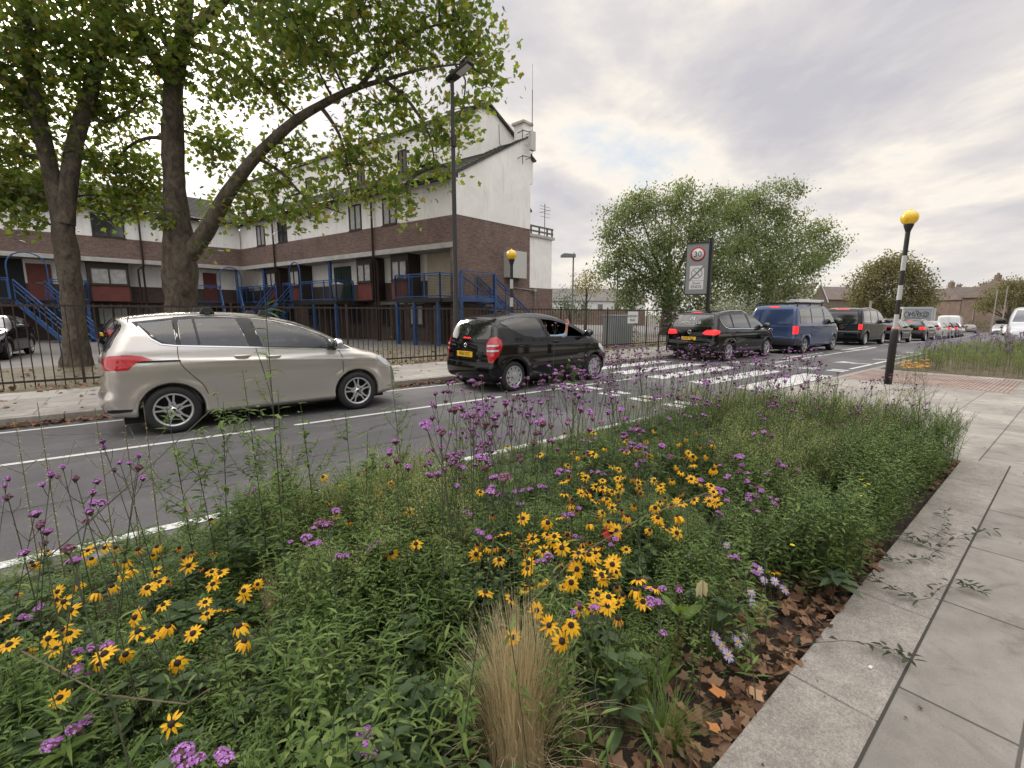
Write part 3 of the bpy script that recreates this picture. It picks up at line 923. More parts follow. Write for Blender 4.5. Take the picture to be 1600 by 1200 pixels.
def handle(parent, B, x, z, sgn, m):
    V, g, ok = project(B, np.array([[x-0.1, z], [x+0.1, z]]), 'side', sgn, 0.028)
    mb = MB(); a, b = Vector(V[0]), Vector(V[1])
    mid = (a+b)/2; mb.tube([a-Vector((0, sgn*0.03, 0)), a+(b-a)*0.15, mid+Vector((0, sgn*0.008, 0)), a+(b-a)*0.85, b-Vector((0, sgn*0.03, 0))], [0.012, 0.016, 0.017, 0.016, 0.012], 8)
    V2, g2_, ok = project(B, np.array([[x, z-0.005]]), 'side', sgn, 0.0)
    return mb.build('door_handle', m, parent)

def under(parent, B, m=None):
    mb = MB(); S = B.S
    mb.box((0.25, -B.hw*0.72, 0.16), (B.L-0.3, B.hw*0.72, 0.34))
    xr, xf = S['wheels']
    for xw in (xr, xf): mb.bar((xw, -B.hw+0.16, B.R), (xw, B.hw-0.16, B.R), 0.09, 0.09)
    return mb.build('underbody', M_DARKIN, parent)

def set_wheels(car, B, style, w=0.2, detail=1, rimmat=None):
    for xw in B.S['wheels']:
        for s_ in (-1, 1): wheel(car, (xw, s_*(B.hw-w/2-0.035), B.R), B.R, w, style, s_, detail, rimmat)

def car_root(name, u_rear, v_near, W, ang, label, cat='car', group=None, flip=False):
    """origin at the rear end centre of the car; near side at lateral v_near"""
    um = u_rear+(-2.2 if flip else 2.2); sl = math.atan((gz(um-1)-gz(um+1))/2); p = R(u_rear, v_near + W/2, gz(u_rear))
    o = empty(name, p, ROADZ + radians(ang) + (pi if flip else 0), label, cat, group); o.rotation_euler.y = -sl if flip else sl
    return o

def off_poly(poly, d):
    """grow a polygon outward"""
    P = np.array(poly, float); n = len(P); out = []
    ar = sum(P[i][0]*P[(i+1)%n][1]-P[(i+1)%n][0]*P[i][1] for i in range(n)); sg = 1 if ar > 0 else -1
    for i in range(n):
        a, b, c = P[i-1], P[i], P[(i+1) % n]
        e1 = (b-a)/np.linalg.norm(b-a); e2 = (c-b)/np.linalg.norm(c-b)
        n1 = np.array([e1[1], -e1[0]])*sg; n2 = np.array([e2[1], -e2[0]])*sg
        m = n1+n2; m /= max(np.linalg.norm(m), 1e-6); k = min(1/max(m@n1, 0.35), 2.2)
        out.append(tuple(b+m*d*k))
    return out
# ---------------------------------------------------------------- silver people carrier
S1 = dict(L=4.08, W=1.75, H=1.604, R=0.317, wheels=(0.77, 3.26), k=0.13, bow=0.15, crown=0.045,
  side=[(0.10, 0.27), (0.02, 0.36), (0.0, 0.50), (0.045, 0.62), (0.05, 0.80), (0.055, 0.98), (0.10, 1.10), (0.20, 1.28), (0.30, 1.44), (0.27, 1.525, 1),
        (0.42, 1.555), (0.85, 1.60), (1.35, 1.612), (1.85, 1.585), (2.3, 1.50), (2.72, 1.345), (3.12, 1.14), (3.32, 1.045), (3.62, 0.955), (3.86, 0.83), (4.02, 0.66), (4.08, 0.48), (4.06, 0.32), (3.96, 0.22), (2.9, 0.19, 1), (1.3, 0.19, 1)],
  wprof=[(0, 0.77), (0.2, 0.80), (0.26, 0.835), (0.34, 0.825), (0.50, 0.848), (0.72, 0.868), (0.86, 0.872), (0.93, 0.864), (0.98, 0.842), (1.10, 0.81), (1.3, 0.728), (1.5, 0.62), (1.7, 0.50)],
  plan=[(-0.2, 0.84), (0, 0.90), (0.25, 0.955), (0.7, 0.99), (1.4, 1.0), (2.6, 1.0), (3.2, 0.985), (3.6, 0.955), (3.9, 0.88), (4.1, 0.78)],
  crease=[(1.02, 0.80, 0.009)])
M_SILV = car_paint('champagne_paint', (0.57, 0.535, 0.485), 0.65, 0.25)
Q1 = [(0.50, 1.455), (0.86, 1.495), (0.875, 1.185), (0.80, 1.19), (0.70, 1.235)]
R1 = [(0.93, 1.497), (1.25, 1.515), (1.60, 1.512), (1.72, 1.125), (0.93, 1.165)]
F1 = [(1.80, 1.50), (2.05, 1.468), (2.35, 1.395), (2.62, 1.29), (2.78, 1.20), (2.82, 1.06), (1.895, 1.11)]
S1['cabin'] = [(0.35, 0.80), (2.95, 0.80), (3.15, 1.05), (2.2, 1.62), (0.4, 1.62), (0.30, 1.2)]
S1['holes'] = [off_poly(w, -0.012) for w in (Q1, R1, F1)]
def silver_mpv():
    B = Body(S1)
    c = car_root('parked_car' if 0 else 'car', -0.53, 7.47, 1.75, 0.8, 'champagne silver people carrier in the front left of the queue, roof bar feet on top', 'car', 'cars queueing in the near lane')
    me, V, F = body_mesh(B, 0.026)
    link('body', me, c, M_SILV)
    under(c, B)
    cabin_fittings(c, [(1.78, -.38, 1.18), (1.78, .38, 1.18), (.98, -.42, 1.2), (.98, .05, 1.2), (.98, .45, 1.2)], (2.42, -.37, 1.05), 2.6, B.hw)
    tr = [(2.88, 1.165), (3.13, 1.03), (3.10, 1.02), (2.90, 1.04)]
    full = [(0.44, 1.475), (0.9, 1.53), (1.3, 1.545), (1.7, 1.525), (2.1, 1.475), (2.45, 1.38), (2.75, 1.255), (3.0, 1.125), (3.19, 1.015), (3.1, 1.005), (1.8, 1.095), (0.86, 1.16), (0.76, 1.17), (0.62, 1.25)]
    for s_ in (-1, 1):
        t = Patch(B, 0.05); t.poly(full, 'side', s_, 0.0025, 0, 0, (Q1, R1, F1)); t.build('window_surround', M_TRIM, c)
        for w_ in (Q1, R1, F1, tr):
            p = Patch(B, 0.05); p.poly(w_, 'side', s_, 0.004, 0); p.build('window', M_TINT if w_ is not tr else M_GLASS, c)
        p = Patch(B, 0.05); p.line([(1.10, 1.505), (1.13, 1.16)], .03, 'side', s_, .006); p.build('window_bar', M_TRIM, c)
        ch = Patch(B, 0.05)
        ch.line([(0.50, 1.42), (0.62, 1.255), (0.72, 1.185), (0.88, 1.160), (1.8, 1.100), (2.9, 1.018), (3.2, 1.006)], 0.016, 'side', s_, 0.007, 0)
        ch.build('chrome_strip', M_CHROME, c)
    rg = Patch(B, 0.06); rg.poly([(-0.60, 1.10), (0.60, 1.10), (0.66, 1.16), (0.54, 1.46), (-0.54, 1.46), (-0.66, 1.16)], 'rear', -1, 0.004)
    rg.build('rear_window', M_GLASS, c)
    ws = Patch(B, 0.07); ws.poly([(2.30, -0.60), (3.18, -0.70), (3.27, 0.0), (3.18, 0.70), (2.30, 0.60), (2.26, 0)], 'top', -1, 0.004)
    ws.build('windscreen', M_GLASS, c)
    for s_ in (-1, 1):
        tl = Patch(B, 0.03)
        tl.poly([(0.30, 1.066), (0.38, 1.063), (0.50, 1.045), (0.61, 0.995), (0.46, 0.98), (0.40, 0.93), (0.36, 0.885), (0.30, 0.878)], 'side', s_, 0.006, 0)
        tl.poly([(.24, .90), (.45, .875), (.62, .88), (.62, 1.066), (.45, 1.06), (.26, 1.03)], 'corner', s_, 0.005, 0)
        tl.build('tail_light', [M_REDL], c)
        ml = Patch(B, 0.03); ml.line([(0.36, 0.975), (0.9, 0.968)], 0.022, 'side', s_, 0.004); ml.build('side_moulding', M_TRIM, c)
        hl = Patch(B, 0.04)
        hl.poly([(3.62, 0.865), (3.74, 0.86), (3.92, 0.78), (4.0, 0.70), (3.95, 0.66), (3.80, 0.70), (3.68, 0.78)], 'side', s_, 0.006, 0, 4)
        hl.build('headlight', M_CLEARL, c)
        bp_ = Patch(B, 0.04); bp_.poly([(0.06, 0.37), (0.16, 0.385), (0.36, 0.375), (0.34, 0.345), (0.10, 0.335)], 'side', s_, 0.004, 0)
        bp_.build('bumper_insert', M_TRIM, c)
        handle(c, B, 1.62, 0.985, s_, M_SILV); handle(c, B, 2.02, 0.955, s_, M_SILV)
        mirror(c, B, 2.93, 1.07, s_, M_SILV if 0 else M_CHROME, 1.0)
    seams(B, c, [[(0.88, 1.53), (0.885, 1.2), (0.89, 0.95), (1.0, 0.78), (1.12, 0.63), (1.17, 0.5)],
                 [(1.76, 1.52), (1.80, 1.1), (1.86, 0.8), (1.93, 0.45), (1.96, 0.25)],
                 [(2.96, 1.03), (3.02, 0.9), (3.02, 0.6), (2.99, 0.3)],
                 [(0.42, 1.55), (0.40, 1.47)], [(0.88, 1.53), (1.3, 1.555), (1.75, 1.53), (2.2, 1.47), (2.6, 1.34), (3.0, 1.15), (3.24, 1.03)]])
    fr = Patch(B, 0.07); fr.poly([(-0.6, 0.32), (0.6, 0.32), (0.6, 0.45), (-0.6, 0.45)], 'front', -1, 0.004); fr.poly([(-0.4, 0.62), (0.4, 0.62), (0.36, 0.72), (-0.36, 0.72)], 'front', -1, 0.004)
    fr.build('grille', M_TRIM, c)
    set_wheels(c, B, 'double5', 0.205)
    # roof bar feet
    for x_ in (1.28, 2.0):
        for s_ in (-1, 1):
            V, g_, ok = project(B, np.array([[x_, s_*0.50]]), 'top', -1, 0.0); p = V[0]
            mb = MB(); mb.prism([(-0.09, 0), (0.09, 0), (0.05, 0.085), (-0.05, 0.085)], -0.04, 0.04, 0, Matrix.Translation(p) @ Matrix.Rotation(pi/2, 4, 'X'))
            mb.box((p[0]-0.03, p[1]-0.06, p[2]-0.035), (p[0]+0.03, p[1]+0.06, p[2]+0.01))
            mb.build('roof_bar_foot', M_PLAST, c, bevel=0.008)
    an = MB(); an.tube([(0.75, 0, 1.59), (0.62, 0, 1.70)], 0.006, 6); an.build('aerial', M_TRIM, c)
    return c
silver_mpv()

# ---------------------------------------------------------------- black hatchback with a waving driver
S2 = dict(L=3.95, W=1.76, H=1.593, R=0.312, wheels=(0.66, 3.26), k=0.13, bow=0.13, crown=0.05,
  side=[(0.12, 0.25), (0.02, 0.33), (0.0, 0.50), (0.03, 0.62), (0.04, 0.80), (0.08, 1.02), (0.16, 1.22), (0.27, 1.42), (0.42, 1.515, 1),
        (0.8, 1.565), (1.3, 1.60), (1.8, 1.59), (2.3, 1.50), (2.75, 1.33), (3.1, 1.16), (3.42, 1.00), (3.68, 0.85), (3.86, 0.68), (3.95, 0.52), (3.94, 0.34), (3.86, 0.22), (2.9, 0.18, 1), (1.2, 0.18, 1)],
  wprof=[(0, 0.77), (0.2, 0.80), (0.27, 0.85), (0.5, 0.872), (0.75, 0.878), (0.93, 0.868), (1.0, 0.848), (1.12, 0.81), (1.3, 0.735), (1.5, 0.61), (1.7, 0.48)],
  plan=[(-0.2, 0.86), (0, 0.92), (0.25, 0.97), (0.7, 1.0), (2.6, 1.0), (3.2, 0.98), (3.6, 0.93), (3.85, 0.85), (4.0, 0.78)],
  crease=[(0.98, 0.88, 0.008), (0.52, 0.50, 0.007)])
FDW = [(1.62, 1.475), (1.95, 1.455), (2.3, 1.375), (2.6, 1.255), (2.82, 1.135), (2.84, 1.055), (1.74, 1.085)]
QW2 = [(0.44, 1.40), (0.62, 1.455), (0.95, 1.49), (1.47, 1.485), (1.60, 1.085), (1.25, 1.09), (0.98, 1.14), (0.68, 1.26)]
S2['cabin'] = [(0.4, 0.78), (2.9, 0.78), (3.05, 1.05), (2.2, 1.6), (0.45, 1.6), (0.35, 1.2)]
S2['holes'] = [FDW, off_poly(QW2, -0.012)]
M_BLK = car_paint('black_paint', (0.004, 0.004, 0.0045), 0.0, 0.5, 1.0)
M_BLK.node_tree.nodes['Principled BSDF'].inputs['Specular IOR Level'].default_value = 0.0
def black_hatch():
    B = Body(S2)
    c = car_root('car', 5.20, 7.27, 1.76, 3.2, 'black three door hatchback whose driver waves out of the open window', 'car', 'cars queueing in the near lane')
    me, V, F = body_mesh(B, 0.028)
    link('body', me, c, M_BLK)
    under(c, B)
    qw = QW2
    tri = [(2.92, 1.10), (3.12, 1.0), (2.94, 1.0)]
    for s_ in (-1, 1):
        t = Patch(B, 0.06); t.poly(off_poly(qw, 0.02), 'side', s_, 0.003, 0, 0, (qw,)); t.build('window_surround', M_TRIM, c)
        t = Patch(B, 0.06); t.poly(qw, 'side', s_, 0.004); t.build('window', M_TINT, c)
        t = Patch(B, 0.06); t.poly(tri, 'side', s_, 0.006); t.build('window', M_GLASS, c)
        if s_ > 0:
            t = Patch(B, 0.06); t.poly(FDW, 'side', s_, 0.004); t.build('window', M_TINT, c)
        else:
            t = Patch(B, 0.06)
            t.line([(1.60, 1.09)]+[(1.60, 1.485)]+FDW[1:5]+[(2.87, 1.05), (1.60, 1.08)], 0.035, 'side', s_, 0.006); t.build('window_frame', M_TRIM, c)
        tl = Patch(B, 0.03)
        tl.poly([(.34, .62), (.42, .62), (.54, .78), (.62, .95), (.60, 1.06), (.50, 1.13), (.36, 1.10), (.28, .98), (.29, .80)], 'corner', s_, 0.006, 0)
        for zz_ in (0.83, 0.93):
            rl = Patch(B, 0.03); rl.poly([(.30, zz_), (.52, zz_+.01), (.54, zz_+.045), (.30, zz_+.035)], 'corner', s_, 0.010, 0)
            rl.build('reversing_lamp', M_CLEARL, c)
        tl.build('tail_light', M_REDL, c)
        hl = Patch(B, 0.04); hl.poly([(3.40, 0.86), (3.62, 0.80), (3.80, 0.68), (3.82, 0.60), (3.60, 0.66)], 'side', s_, 0.006, 0, 4); hl.build('headlight', M_CLEARL, c)
        mirror(c, B, 2.86, 1.10, s_, M_BLK, 1.0)
        handle(c, B, 1.90, 0.98, s_, M_BLK)
        ml = Patch(B, 0.04); ml.line([(1.15, 0.52), (2.85, 0.50)], 0.035, 'side', s_, 0.012); ml.build('side_moulding', M_TRIM, c)
    rg = Patch(B, 0.05); rg.poly([(-0.64, 1.08), (0, 1.05), (0.64, 1.08), (0.66, 1.15), (0.57, 1.42), (0, 1.46), (-0.57, 1.42), (-0.66, 1.15)], 'rear', -1, 0.005); rg.build('rear_window', M_GLASS, c)
    sl = Patch(B, 0.05); sl.poly([(-0.12, 1.075), (0.12, 1.075), (0.12, 1.10), (-0.12, 1.10)], 'rear', -1, 0.010); sl.build('brake_light', M_REDE, c)
    ws = Patch(B, 0.07); ws.poly([(2.28, -0.58), (3.12, -0.68), (3.24, 0.0), (3.12, 0.68), (2.28, 0.58), (2.22, 0)], 'top', -1, 0.004); ws.build('windscreen', M_GLASS, c)
    seams(B, c, [[(1.55, 1.50), (1.62, 1.1), (1.64, 0.7), (1.66, 0.3)], [(2.98, 1.0), (3.0, 0.8), (2.92, 0.45), (2.90, 0.3)], [(0.28, 1.46), (0.36, 1.2), (0.44, 1.05)],
                 [(0.60, 0.92), (0.60, 1.02), (0.84, 1.02), (0.84, 0.92), (0.60, 0.92)]])
    br = Patch(B, 0.05); br.line([(-0.80, 0.60), (0, 0.59), (0.80, 0.60)], 0.010, 'rear', -1, 0.003); br.line([(-0.66, 1.0), (0, 0.985), (0.66, 1.0)], 0.008, 'rear', -1, 0.003); br.build('tailgate_gap', M_DARKIN, c)
    plate(c, B, 0, 0.76, 'rear', 'PE06 OYZ', M_YPLATE)
    em, g_, ok = project(B, np.array([[0, 0.935]]), 'rear', -1, 0.01)
    eb = MB(); Mx = Matrix.Translation(Vector(em[0])) @ Matrix.Rotation(-pi/2, 4, 'Y')
    eb.lathe([(0.045, 0), (0.045, 0.006), (0.036, 0.006), (0.036, 0)], 20, 0, Mx)
    for k in range(3):
        a = 2*pi*k/3; eb.bar(Mx @ Vector((0,0,0.003)), Mx @ Vector((0.04*cos(a), 0.04*sin(a), 0.003)), 0.008, 0.005)
    eb.build('emblem', M_CHROME, c)
    em, g_, ok = project(B, np.array([[0.46, 0.93]]), 'rear', -1, 0.008)
    bl = MB(); p = Vector(em[0])
    for k in range(4): bl.box((p.x-0.003, p.y-0.075+k*0.04, p.z-0.014), (p.x+0.003, p.y-0.075+k*0.04+0.028, p.z+0.014))
    bl.build('badge', M_CHROME, c)
    wp = MB(); V, g_, ok = project(B, np.array([[0.0, 1.12], [0.35, 1.22]]), 'rear', -1, 0.02); wp.bar(V[0], V[1], 0.012, 0.012); wp.build('wiper', M_TRIM, c)
    set_wheels(c, B, 'cap', 0.195, 1, M_HUBCAP)
    cabin_fittings(c, [(1.72, -.38, 1.20), (1.72, .38, 1.20), (.95, -.4, 1.15), (.95, .4, 1.15)], (2.42, -.38, 1.04), 2.62, B.hw)
    return c
hatch = black_hatch()

# driver: seated, head behind the raised right forearm and open hand
M_SKIN = mat('skin', (0.50, 0.24, 0.17), 0.55, 0, Subsurface_Weight=0.1)
M_SHIRT = mat('blue_shirt', (0.22, 0.32, 0.42), 0.8)
M_HAIR = mat('dark_hair', (0.02, 0.014, 0.01), 0.7)
def skin_mesh(name, chains, m, parent, sub=2):
    """chains: list of [(x,y,z,r)...]; later chains start at a point of an earlier one"""
    V = []; E = []; Rr = []; key = {}
    for ch in chains:
        prev = None
        for p in ch:
            k = tuple(round(q, 4) for q in p[:3])
            if k in key: i = key[k]
            else:
                i = len(V); V.append(p[:3]); Rr.append(p[3]); key[k] = i
            if prev is not None: E.append((prev, i))
            prev = i
    me = bpy.data.meshes.new(name); me.from_pydata(V, E, []); me.update()
    o = link(name, me, parent, m)
    md = o.modifiers.new('skin', 'SKIN'); md.use_smooth_shade = True
    me.skin_vertices
    sv = me.skin_vertices
    if not len(sv):
        me.attributes
    for i, r in enumerate(Rr):
        me.skin_vertices[0].data[i].radius = (r, r)
    me.skin_vertices[0].data[0].use_root = True
    s = o.modifiers.new('sub', 'SUBSURF'); s.levels = sub; s.render_levels = sub
    return o
def driver():
    p = empty('person', hatch.matrix_world.translation, 0, 'driver in a pale blue shirt waving a raised hand out of the black hatchback window', 'person')
    p.rotation_euler = hatch.rotation_euler; p.location = hatch.location
    bpy.context.view_layer.update()
    T = [(1.86, -0.40, 0.72, 0.13), (1.85, -0.42, 0.92, 0.14), (1.84, -0.43, 1.06, 0.13), (1.85, -0.44, 1.15, 0.055), (1.87, -0.45, 1.20, 0.052)]
    # body: torso, head, right arm in one skin
    ch = [T + [(1.885, -0.45, 1.28, 0.085), (1.89, -0.45, 1.345, 0.088), (1.885, -0.45, 1.40, 0.055)],
          [T[2], (1.90, -0.60, 1.05, 0.062), (2.06, -0.74, 1.06, 0.048), (2.20, -0.83, 1.10, 0.042), (2.215, -0.85, 1.20, 0.036), (2.21, -0.865, 1.29, 0.027), (2.21, -0.87, 1.345, 0.036), (2.21, -0.872, 1.385, 0.036)],
          [T[2], (1.92, -0.24, 1.02, 0.055), (2.10, -0.22, 0.98, 0.045), (2.36, -0.30, 1.08, 0.032)]]
    # the nose
    body = skin_mesh('body', ch, M_SKIN, p, 2)
    palm = (2.21, -0.872, 1.385)
    fg = []
    for dx, ln, r, lean in ((-0.030, 0.060, 0.0085, -0.010), (-0.010, 0.078, 0.009, -0.003), (0.010, 0.074, 0.009, 0.004), (0.030, 0.062, 0.0085, 0.012)):
        a = (palm[0]+dx, palm[1], palm[2]+0.005, r+0.002)
        fg.append(skin_mesh('finger', [[a, (a[0]+lean*0.5, a[1]-0.004, a[2]+ln*0.5, r), (a[0]+lean, a[1]-0.002, a[2]+ln*0.8, r*0.95), (a[0]+lean*1.2, a[1]+0.004, a[2]+ln, r*0.8)]], M_SKIN, body, 1))
    a = (2.235, -0.872, 1.345, 0.011)
    skin_mesh('thumb', [[a, (2.262, -0.874, 1.370, 0.011), (2.274, -0.872, 1.398, 0.009), (2.278, -0.87, 1.418, 0.008)]], M_SKIN, body, 1)
    sh = skin_mesh('shirt', [[(1.86, -0.40, 0.72, 0.15), (1.85, -0.42, 0.92, 0.158), (1.84, -0.43, 1.06, 0.145), (1.85, -0.44, 1.125, 0.075)],
                 [(1.84, -0.43, 1.06, 0.145), (1.90, -0.60, 1.05, 0.078), (2.06, -0.74, 1.06, 0.064), (2.20, -0.83, 1.10, 0.056), (2.213, -0.845, 1.16, 0.05)],
                 [(1.84, -0.43, 1.06, 0.145), (1.92, -0.24, 1.02, 0.07), (2.10, -0.22, 0.98, 0.06)]], M_SHIRT, p, 2)
    h = MB(); h.ball((1.872, -0.45, 1.375), (0.098, 0.088, 0.075), 14, 10); h.build('hair', M_HAIR, p)
    f = MB()
    f.ball((1.985, -0.45, 1.305), (0.016, 0.012, 0.02)); f.build('nose', M_SKIN, body)
    for s_ in (-1, 1):
        e = MB(); e.ball((1.965, -0.45+s_*0.032, 1.335), (0.010, 0.014, 0.009)); e.build('eye', mat('eye_dark', (0.02,0.015,0.012), 0.3), body)
        e = MB(); e.ball((1.885, -0.45+s_*0.086, 1.31), (0.020, 0.010, 0.028)); e.build('ear', M_SKIN, body)
    e = MB(); e.ball((1.963, -0.45, 1.262), (0.010, 0.024, 0.006)); e.build('mouth', mat('lips', (0.35, 0.12, 0.1), 0.5), body)
    return p
driver()

# ---------------------------------------------------------------- general vehicle of the queue (rear and near side seen)
def vehicle(S, root, paint, wins, rearwin, tail, opts, h=0.04, step=0.07, style='multi', detail=1, lit=True):
    B = Body(S)
    me, V, F = body_mesh(B, h); link('body', me, root, paint)
    under(root, B)
    for s_ in (-1, 1):
        if opts.get('dlo'):
            t = Patch(B, step); t.poly(opts['dlo'], 'side', s_, 0.004); t.build('window_surround', opts.get('dlo_mat', M_TRIM), root)
        for w_ in wins:
            t = Patch(B, step); t.poly(w_, 'side', s_, 0.009); t.build('window', M_GLASS, root)
        if opts.get('chrome'):
            t = Patch(B, step); t.line(opts['chrome'], 0.022, 'side', s_, 0.011); t.build('chrome_strip', M_CHROME, root)
        t = Patch(B, 0.05)
        t.poly(tail, 'corner', s_, 0.010, 0)
        t.build('tail_light', [M_REDE if lit else M_REDL], root)
        if opts.get('head'):
            t = Patch(B, 0.05); t.poly(opts['head'], 'side', s_, 0.008)
            if opts.get('headf'): t.poly([(a*s_, b) for a, b in opts['headf']], 'front', -1, 0.008)
            t.build('headlight', M_CLEARL, root)
        if opts.get('mirror'): mirror(root, B, *opts['mirror'], s_, opts.get('mirror_mat', M_TRIM), opts.get('msc', 1.1))
        for hx, hz in opts.get('handles', []): handle(root, B, hx, hz, s_, opts.get('handle_mat', paint))
        if opts.get('rail'):
            V, g_, ok = project(B, np.array([[a, s_*b] for a, b in opts['rail']]), 'top', -1, 0.035)
            pts = [Vector(p) for p in V]; pts[0].z -= 0.04; pts[-1].z -= 0.04
            t = MB(); t.tube(pts, 0.018, 8); t.build('roof_rail', M_CHROME, root)
    if rearwin:
        t = Patch(B, step); t.poly(rearwin, 'rear', -1, 0.006); t.build('rear_window', opts.get('rw_mat', M_GLASS), root)
    if opts.get('ws'):
        t = Patch(B, 0.1); t.poly(opts['ws'], 'top', -1, 0.005); t.build('windscreen', M_GLASS, root)
    if opts.get('wsf'):
        t = Patch(B, 0.1); t.poly(opts['wsf'], 'front', -1, 0.005); t.build('windscreen', M_GLASS, root)
    if opts.get('grille'):
        t = Patch(B, 0.1); t.poly(opts['grille'], 'front', -1, 0.006); t.build('grille', M_TRIM, root)
    if opts.get('brake'):
        t = Patch(B, 0.06); t.poly(opts['brake'], 'rear', -1, 0.012); t.build('brake_light', M_REDE if lit else M_REDL, root)
    if opts.get('bumper'):
        t = Patch(B, 0.1); t.poly(opts['bumper'], 'rear', -1, 0.008)
        for s_ in (-1, 1):
            if opts.get('bumper_s'): t.poly(opts['bumper_s'], 'side', s_, 0.008)
        t.build('bumper', opts.get('bumper_mat', M_PLAST), root)
    if opts.get('seams'): seams(B, root, opts['seams'])
    if opts.get('rear_lines'):
        t = Patch(B, 0.06)
        for l in opts['rear_lines']: t.line(l, 0.014, 'rear', -1, 0.004)
        t.build('tailgate_gap', M_DARKIN, root)
    if opts.get('plate'):
        y, z, bd = opts['plate']; plate(root, B, y, z, 'rear', bd, M_YPLATE)
    if opts.get('fplate'):
        plate(root, B, 0, opts['fplate'], 'front', None, M_WPLATE)
    if opts.get('emblem'):
        em, g_, ok = project(B, np.array([[0, opts['emblem']]]), 'rear', -1, 0.015)
        eb = MB(); Mx = Matrix.Translation(Vector(em[0])) @ Matrix.Rotation(-pi/2, 4, 'Y')
        eb.lathe([(0.065, 0), (0.065, 0.008), (0.054, 0.008), (0.054, 0)], 20, 0, Mx)
        for a, b in (((-0.035, 0.035), (0, -0.012)), ((0, -0.012), (0.035, 0.035))): pass
        # letters V over W drawn with bars (local x is up, y is sideways)
        def seg(a, b): eb.bar(Mx @ Vector((a[1], a[0], 0.004)), Mx @ Vector((b[1], b[0], 0.004)), 0.009, 0.006)
        seg((-0.022, 0.05), (0, 0.006)); seg((0, 0.006), (0.022, 0.05))
        seg((-0.048, 0.02), (-0.02, -0.048)); seg((-0.02, -0.048), (0, -0.004)); seg((0, -0.004), (0.02, -0.048)); seg((0.02, -0.048), (0.048, 0.02))
        eb.build('emblem', M_CHROME, root)
    set_wheels(root, B, style, S.get('tw', 0.21), detail, opts.get('rim'))
    return B

# black people carrier
S3 = dict(L=4.85, W=1.90, H=1.72, R=0.33, wheels=(1.02, 3.94), k=0.14, bow=0.13, crown=0.05,
  side=[(0.12, 0.30), (0.02, 0.38), (0.0, 0.58), (0.05, 0.70), (0.07, 0.98), (0.14, 1.14), (0.30, 1.42), (0.42, 1.60, 1), (0.8, 1.67), (1.5, 1.70), (2.3, 1.69), (2.9, 1.58), (3.4, 1.36), (3.85, 1.12), (4.3, 0.98), (4.66, 0.80), (4.82, 0.60), (4.84, 0.40), (4.75, 0.22), (3.4, 0.2, 1), (1.5, 0.2, 1)],
  wprof=[(0, 0.80), (0.2, 0.86), (0.3, 0.925), (0.6, 0.948), (0.85, 0.95), (1.0, 0.938), (1.06, 0.915), (1.2, 0.875), (1.45, 0.79), (1.62, 0.71), (1.8, 0.62)],
  plan=[(-0.2, 0.86), (0, 0.92), (0.3, 0.97), (0.9, 1.0), (3.3, 1.0), (4.0, 0.98), (4.4, 0.94), (4.7, 0.85), (4.9, 0.75)], crease=[(1.0, 0.93, 0.008)])
rt = car_root('car', 14.38, 7.62, 1.90, 0.5, 'black people carrier with white lettering on its rear window, by the crossing', 'car', 'cars queueing in the near lane')
w3 = [[(0.52, 1.50), (1.15, 1.55), (1.20, 1.14), (0.95, 1.13), (0.70, 1.20), (0.56, 1.35)], [(1.28, 1.55), (2.25, 1.56), (2.40, 1.10), (1.30, 1.13)], [(2.42, 1.55), (2.7, 1.50), (3.1, 1.37), (3.45, 1.20), (3.48, 1.06), (2.52, 1.09)]]
B3 = vehicle(S3, rt, M_BLK, w3, [(-0.70, 1.14), (0.70, 1.14), (0.74, 1.2), (0.62, 1.54), (-0.62, 1.54), (-0.74, 1.2)],
  [(0.0, .93), (.14, .90), (.44, .89), (.60, .96), (.62, 1.02), (.50, 1.06), (.14, 1.05), (.04, .99)],
  dict(dlo=[(0.44, 1.50), (0.8, 1.58), (1.5, 1.61), (2.3, 1.60), (2.75, 1.53), (3.2, 1.36), (3.6, 1.14), (3.6, 1.04), (1.8, 1.09), (0.95, 1.09), (0.66, 1.16), (0.50, 1.32)], chrome=[(0.50, 1.45), (0.55, 1.30), (0.70, 1.155), (0.95, 1.085), (1.8, 1.085), (3.5, 1.035)],
       head=[(4.2, 0.92), (4.55, 0.82), (4.72, 0.70), (4.35, 0.78)], mirror=(3.42, 1.12), mirror_mat=M_BLK, handles=[(1.5, 0.98), (2.65, 0.96)], rail=[(0.75, 0.62), (1.4, 0.64), (2.2, 0.64), (2.8, 0.60)],
       ws=[(2.9, -0.62), (3.85, -0.74), (3.95, 0), (3.85, 0.74), (2.9, 0.62)], brake=[(-0.13, 1.60), (0.13, 1.60), (0.13, 1.632), (-0.13, 1.632)],
       seams=[[(1.24, 1.6), (1.26, 1.1), (1.3, 0.7), (1.42, 0.5)], [(2.40, 1.6), (2.47, 1.1), (2.50, 0.3)], [(3.6, 1.04), (3.64, 0.8), (3.58, 0.4)]],
       rear_lines=[[(-0.86, 0.62), (0.86, 0.62)], [(-0.72, 0.88), (-0.5, 0.70), (0.5, 0.70), (0.72, 0.88)]], plate=(0.02, 0.765, 'PG68 NLV'), emblem=0.98), h=0.034, style='multi')
for body_, size_, z_ in (('ADDISON LEE', 0.115, 1.275), ('PRIVATE HIRE', 0.055, 1.20)):
    text_patch('window_lettering', body_, size_, B3, 0.05, z_, 'rear', rt, mat('white_vinyl', (0.55, 0.55, 0.55), 0.5), 1.0, 0.02)
mb = MB()
V_, g_, ok_ = project(B3, np.array([[0.12, 1.36], [0.04, 1.47], [-0.02, 1.36], [-0.02, 1.47], [-0.16, 1.36], [0.1, 1.40], [-0.05, 1.40]]), 'rear', -1, 0.02)
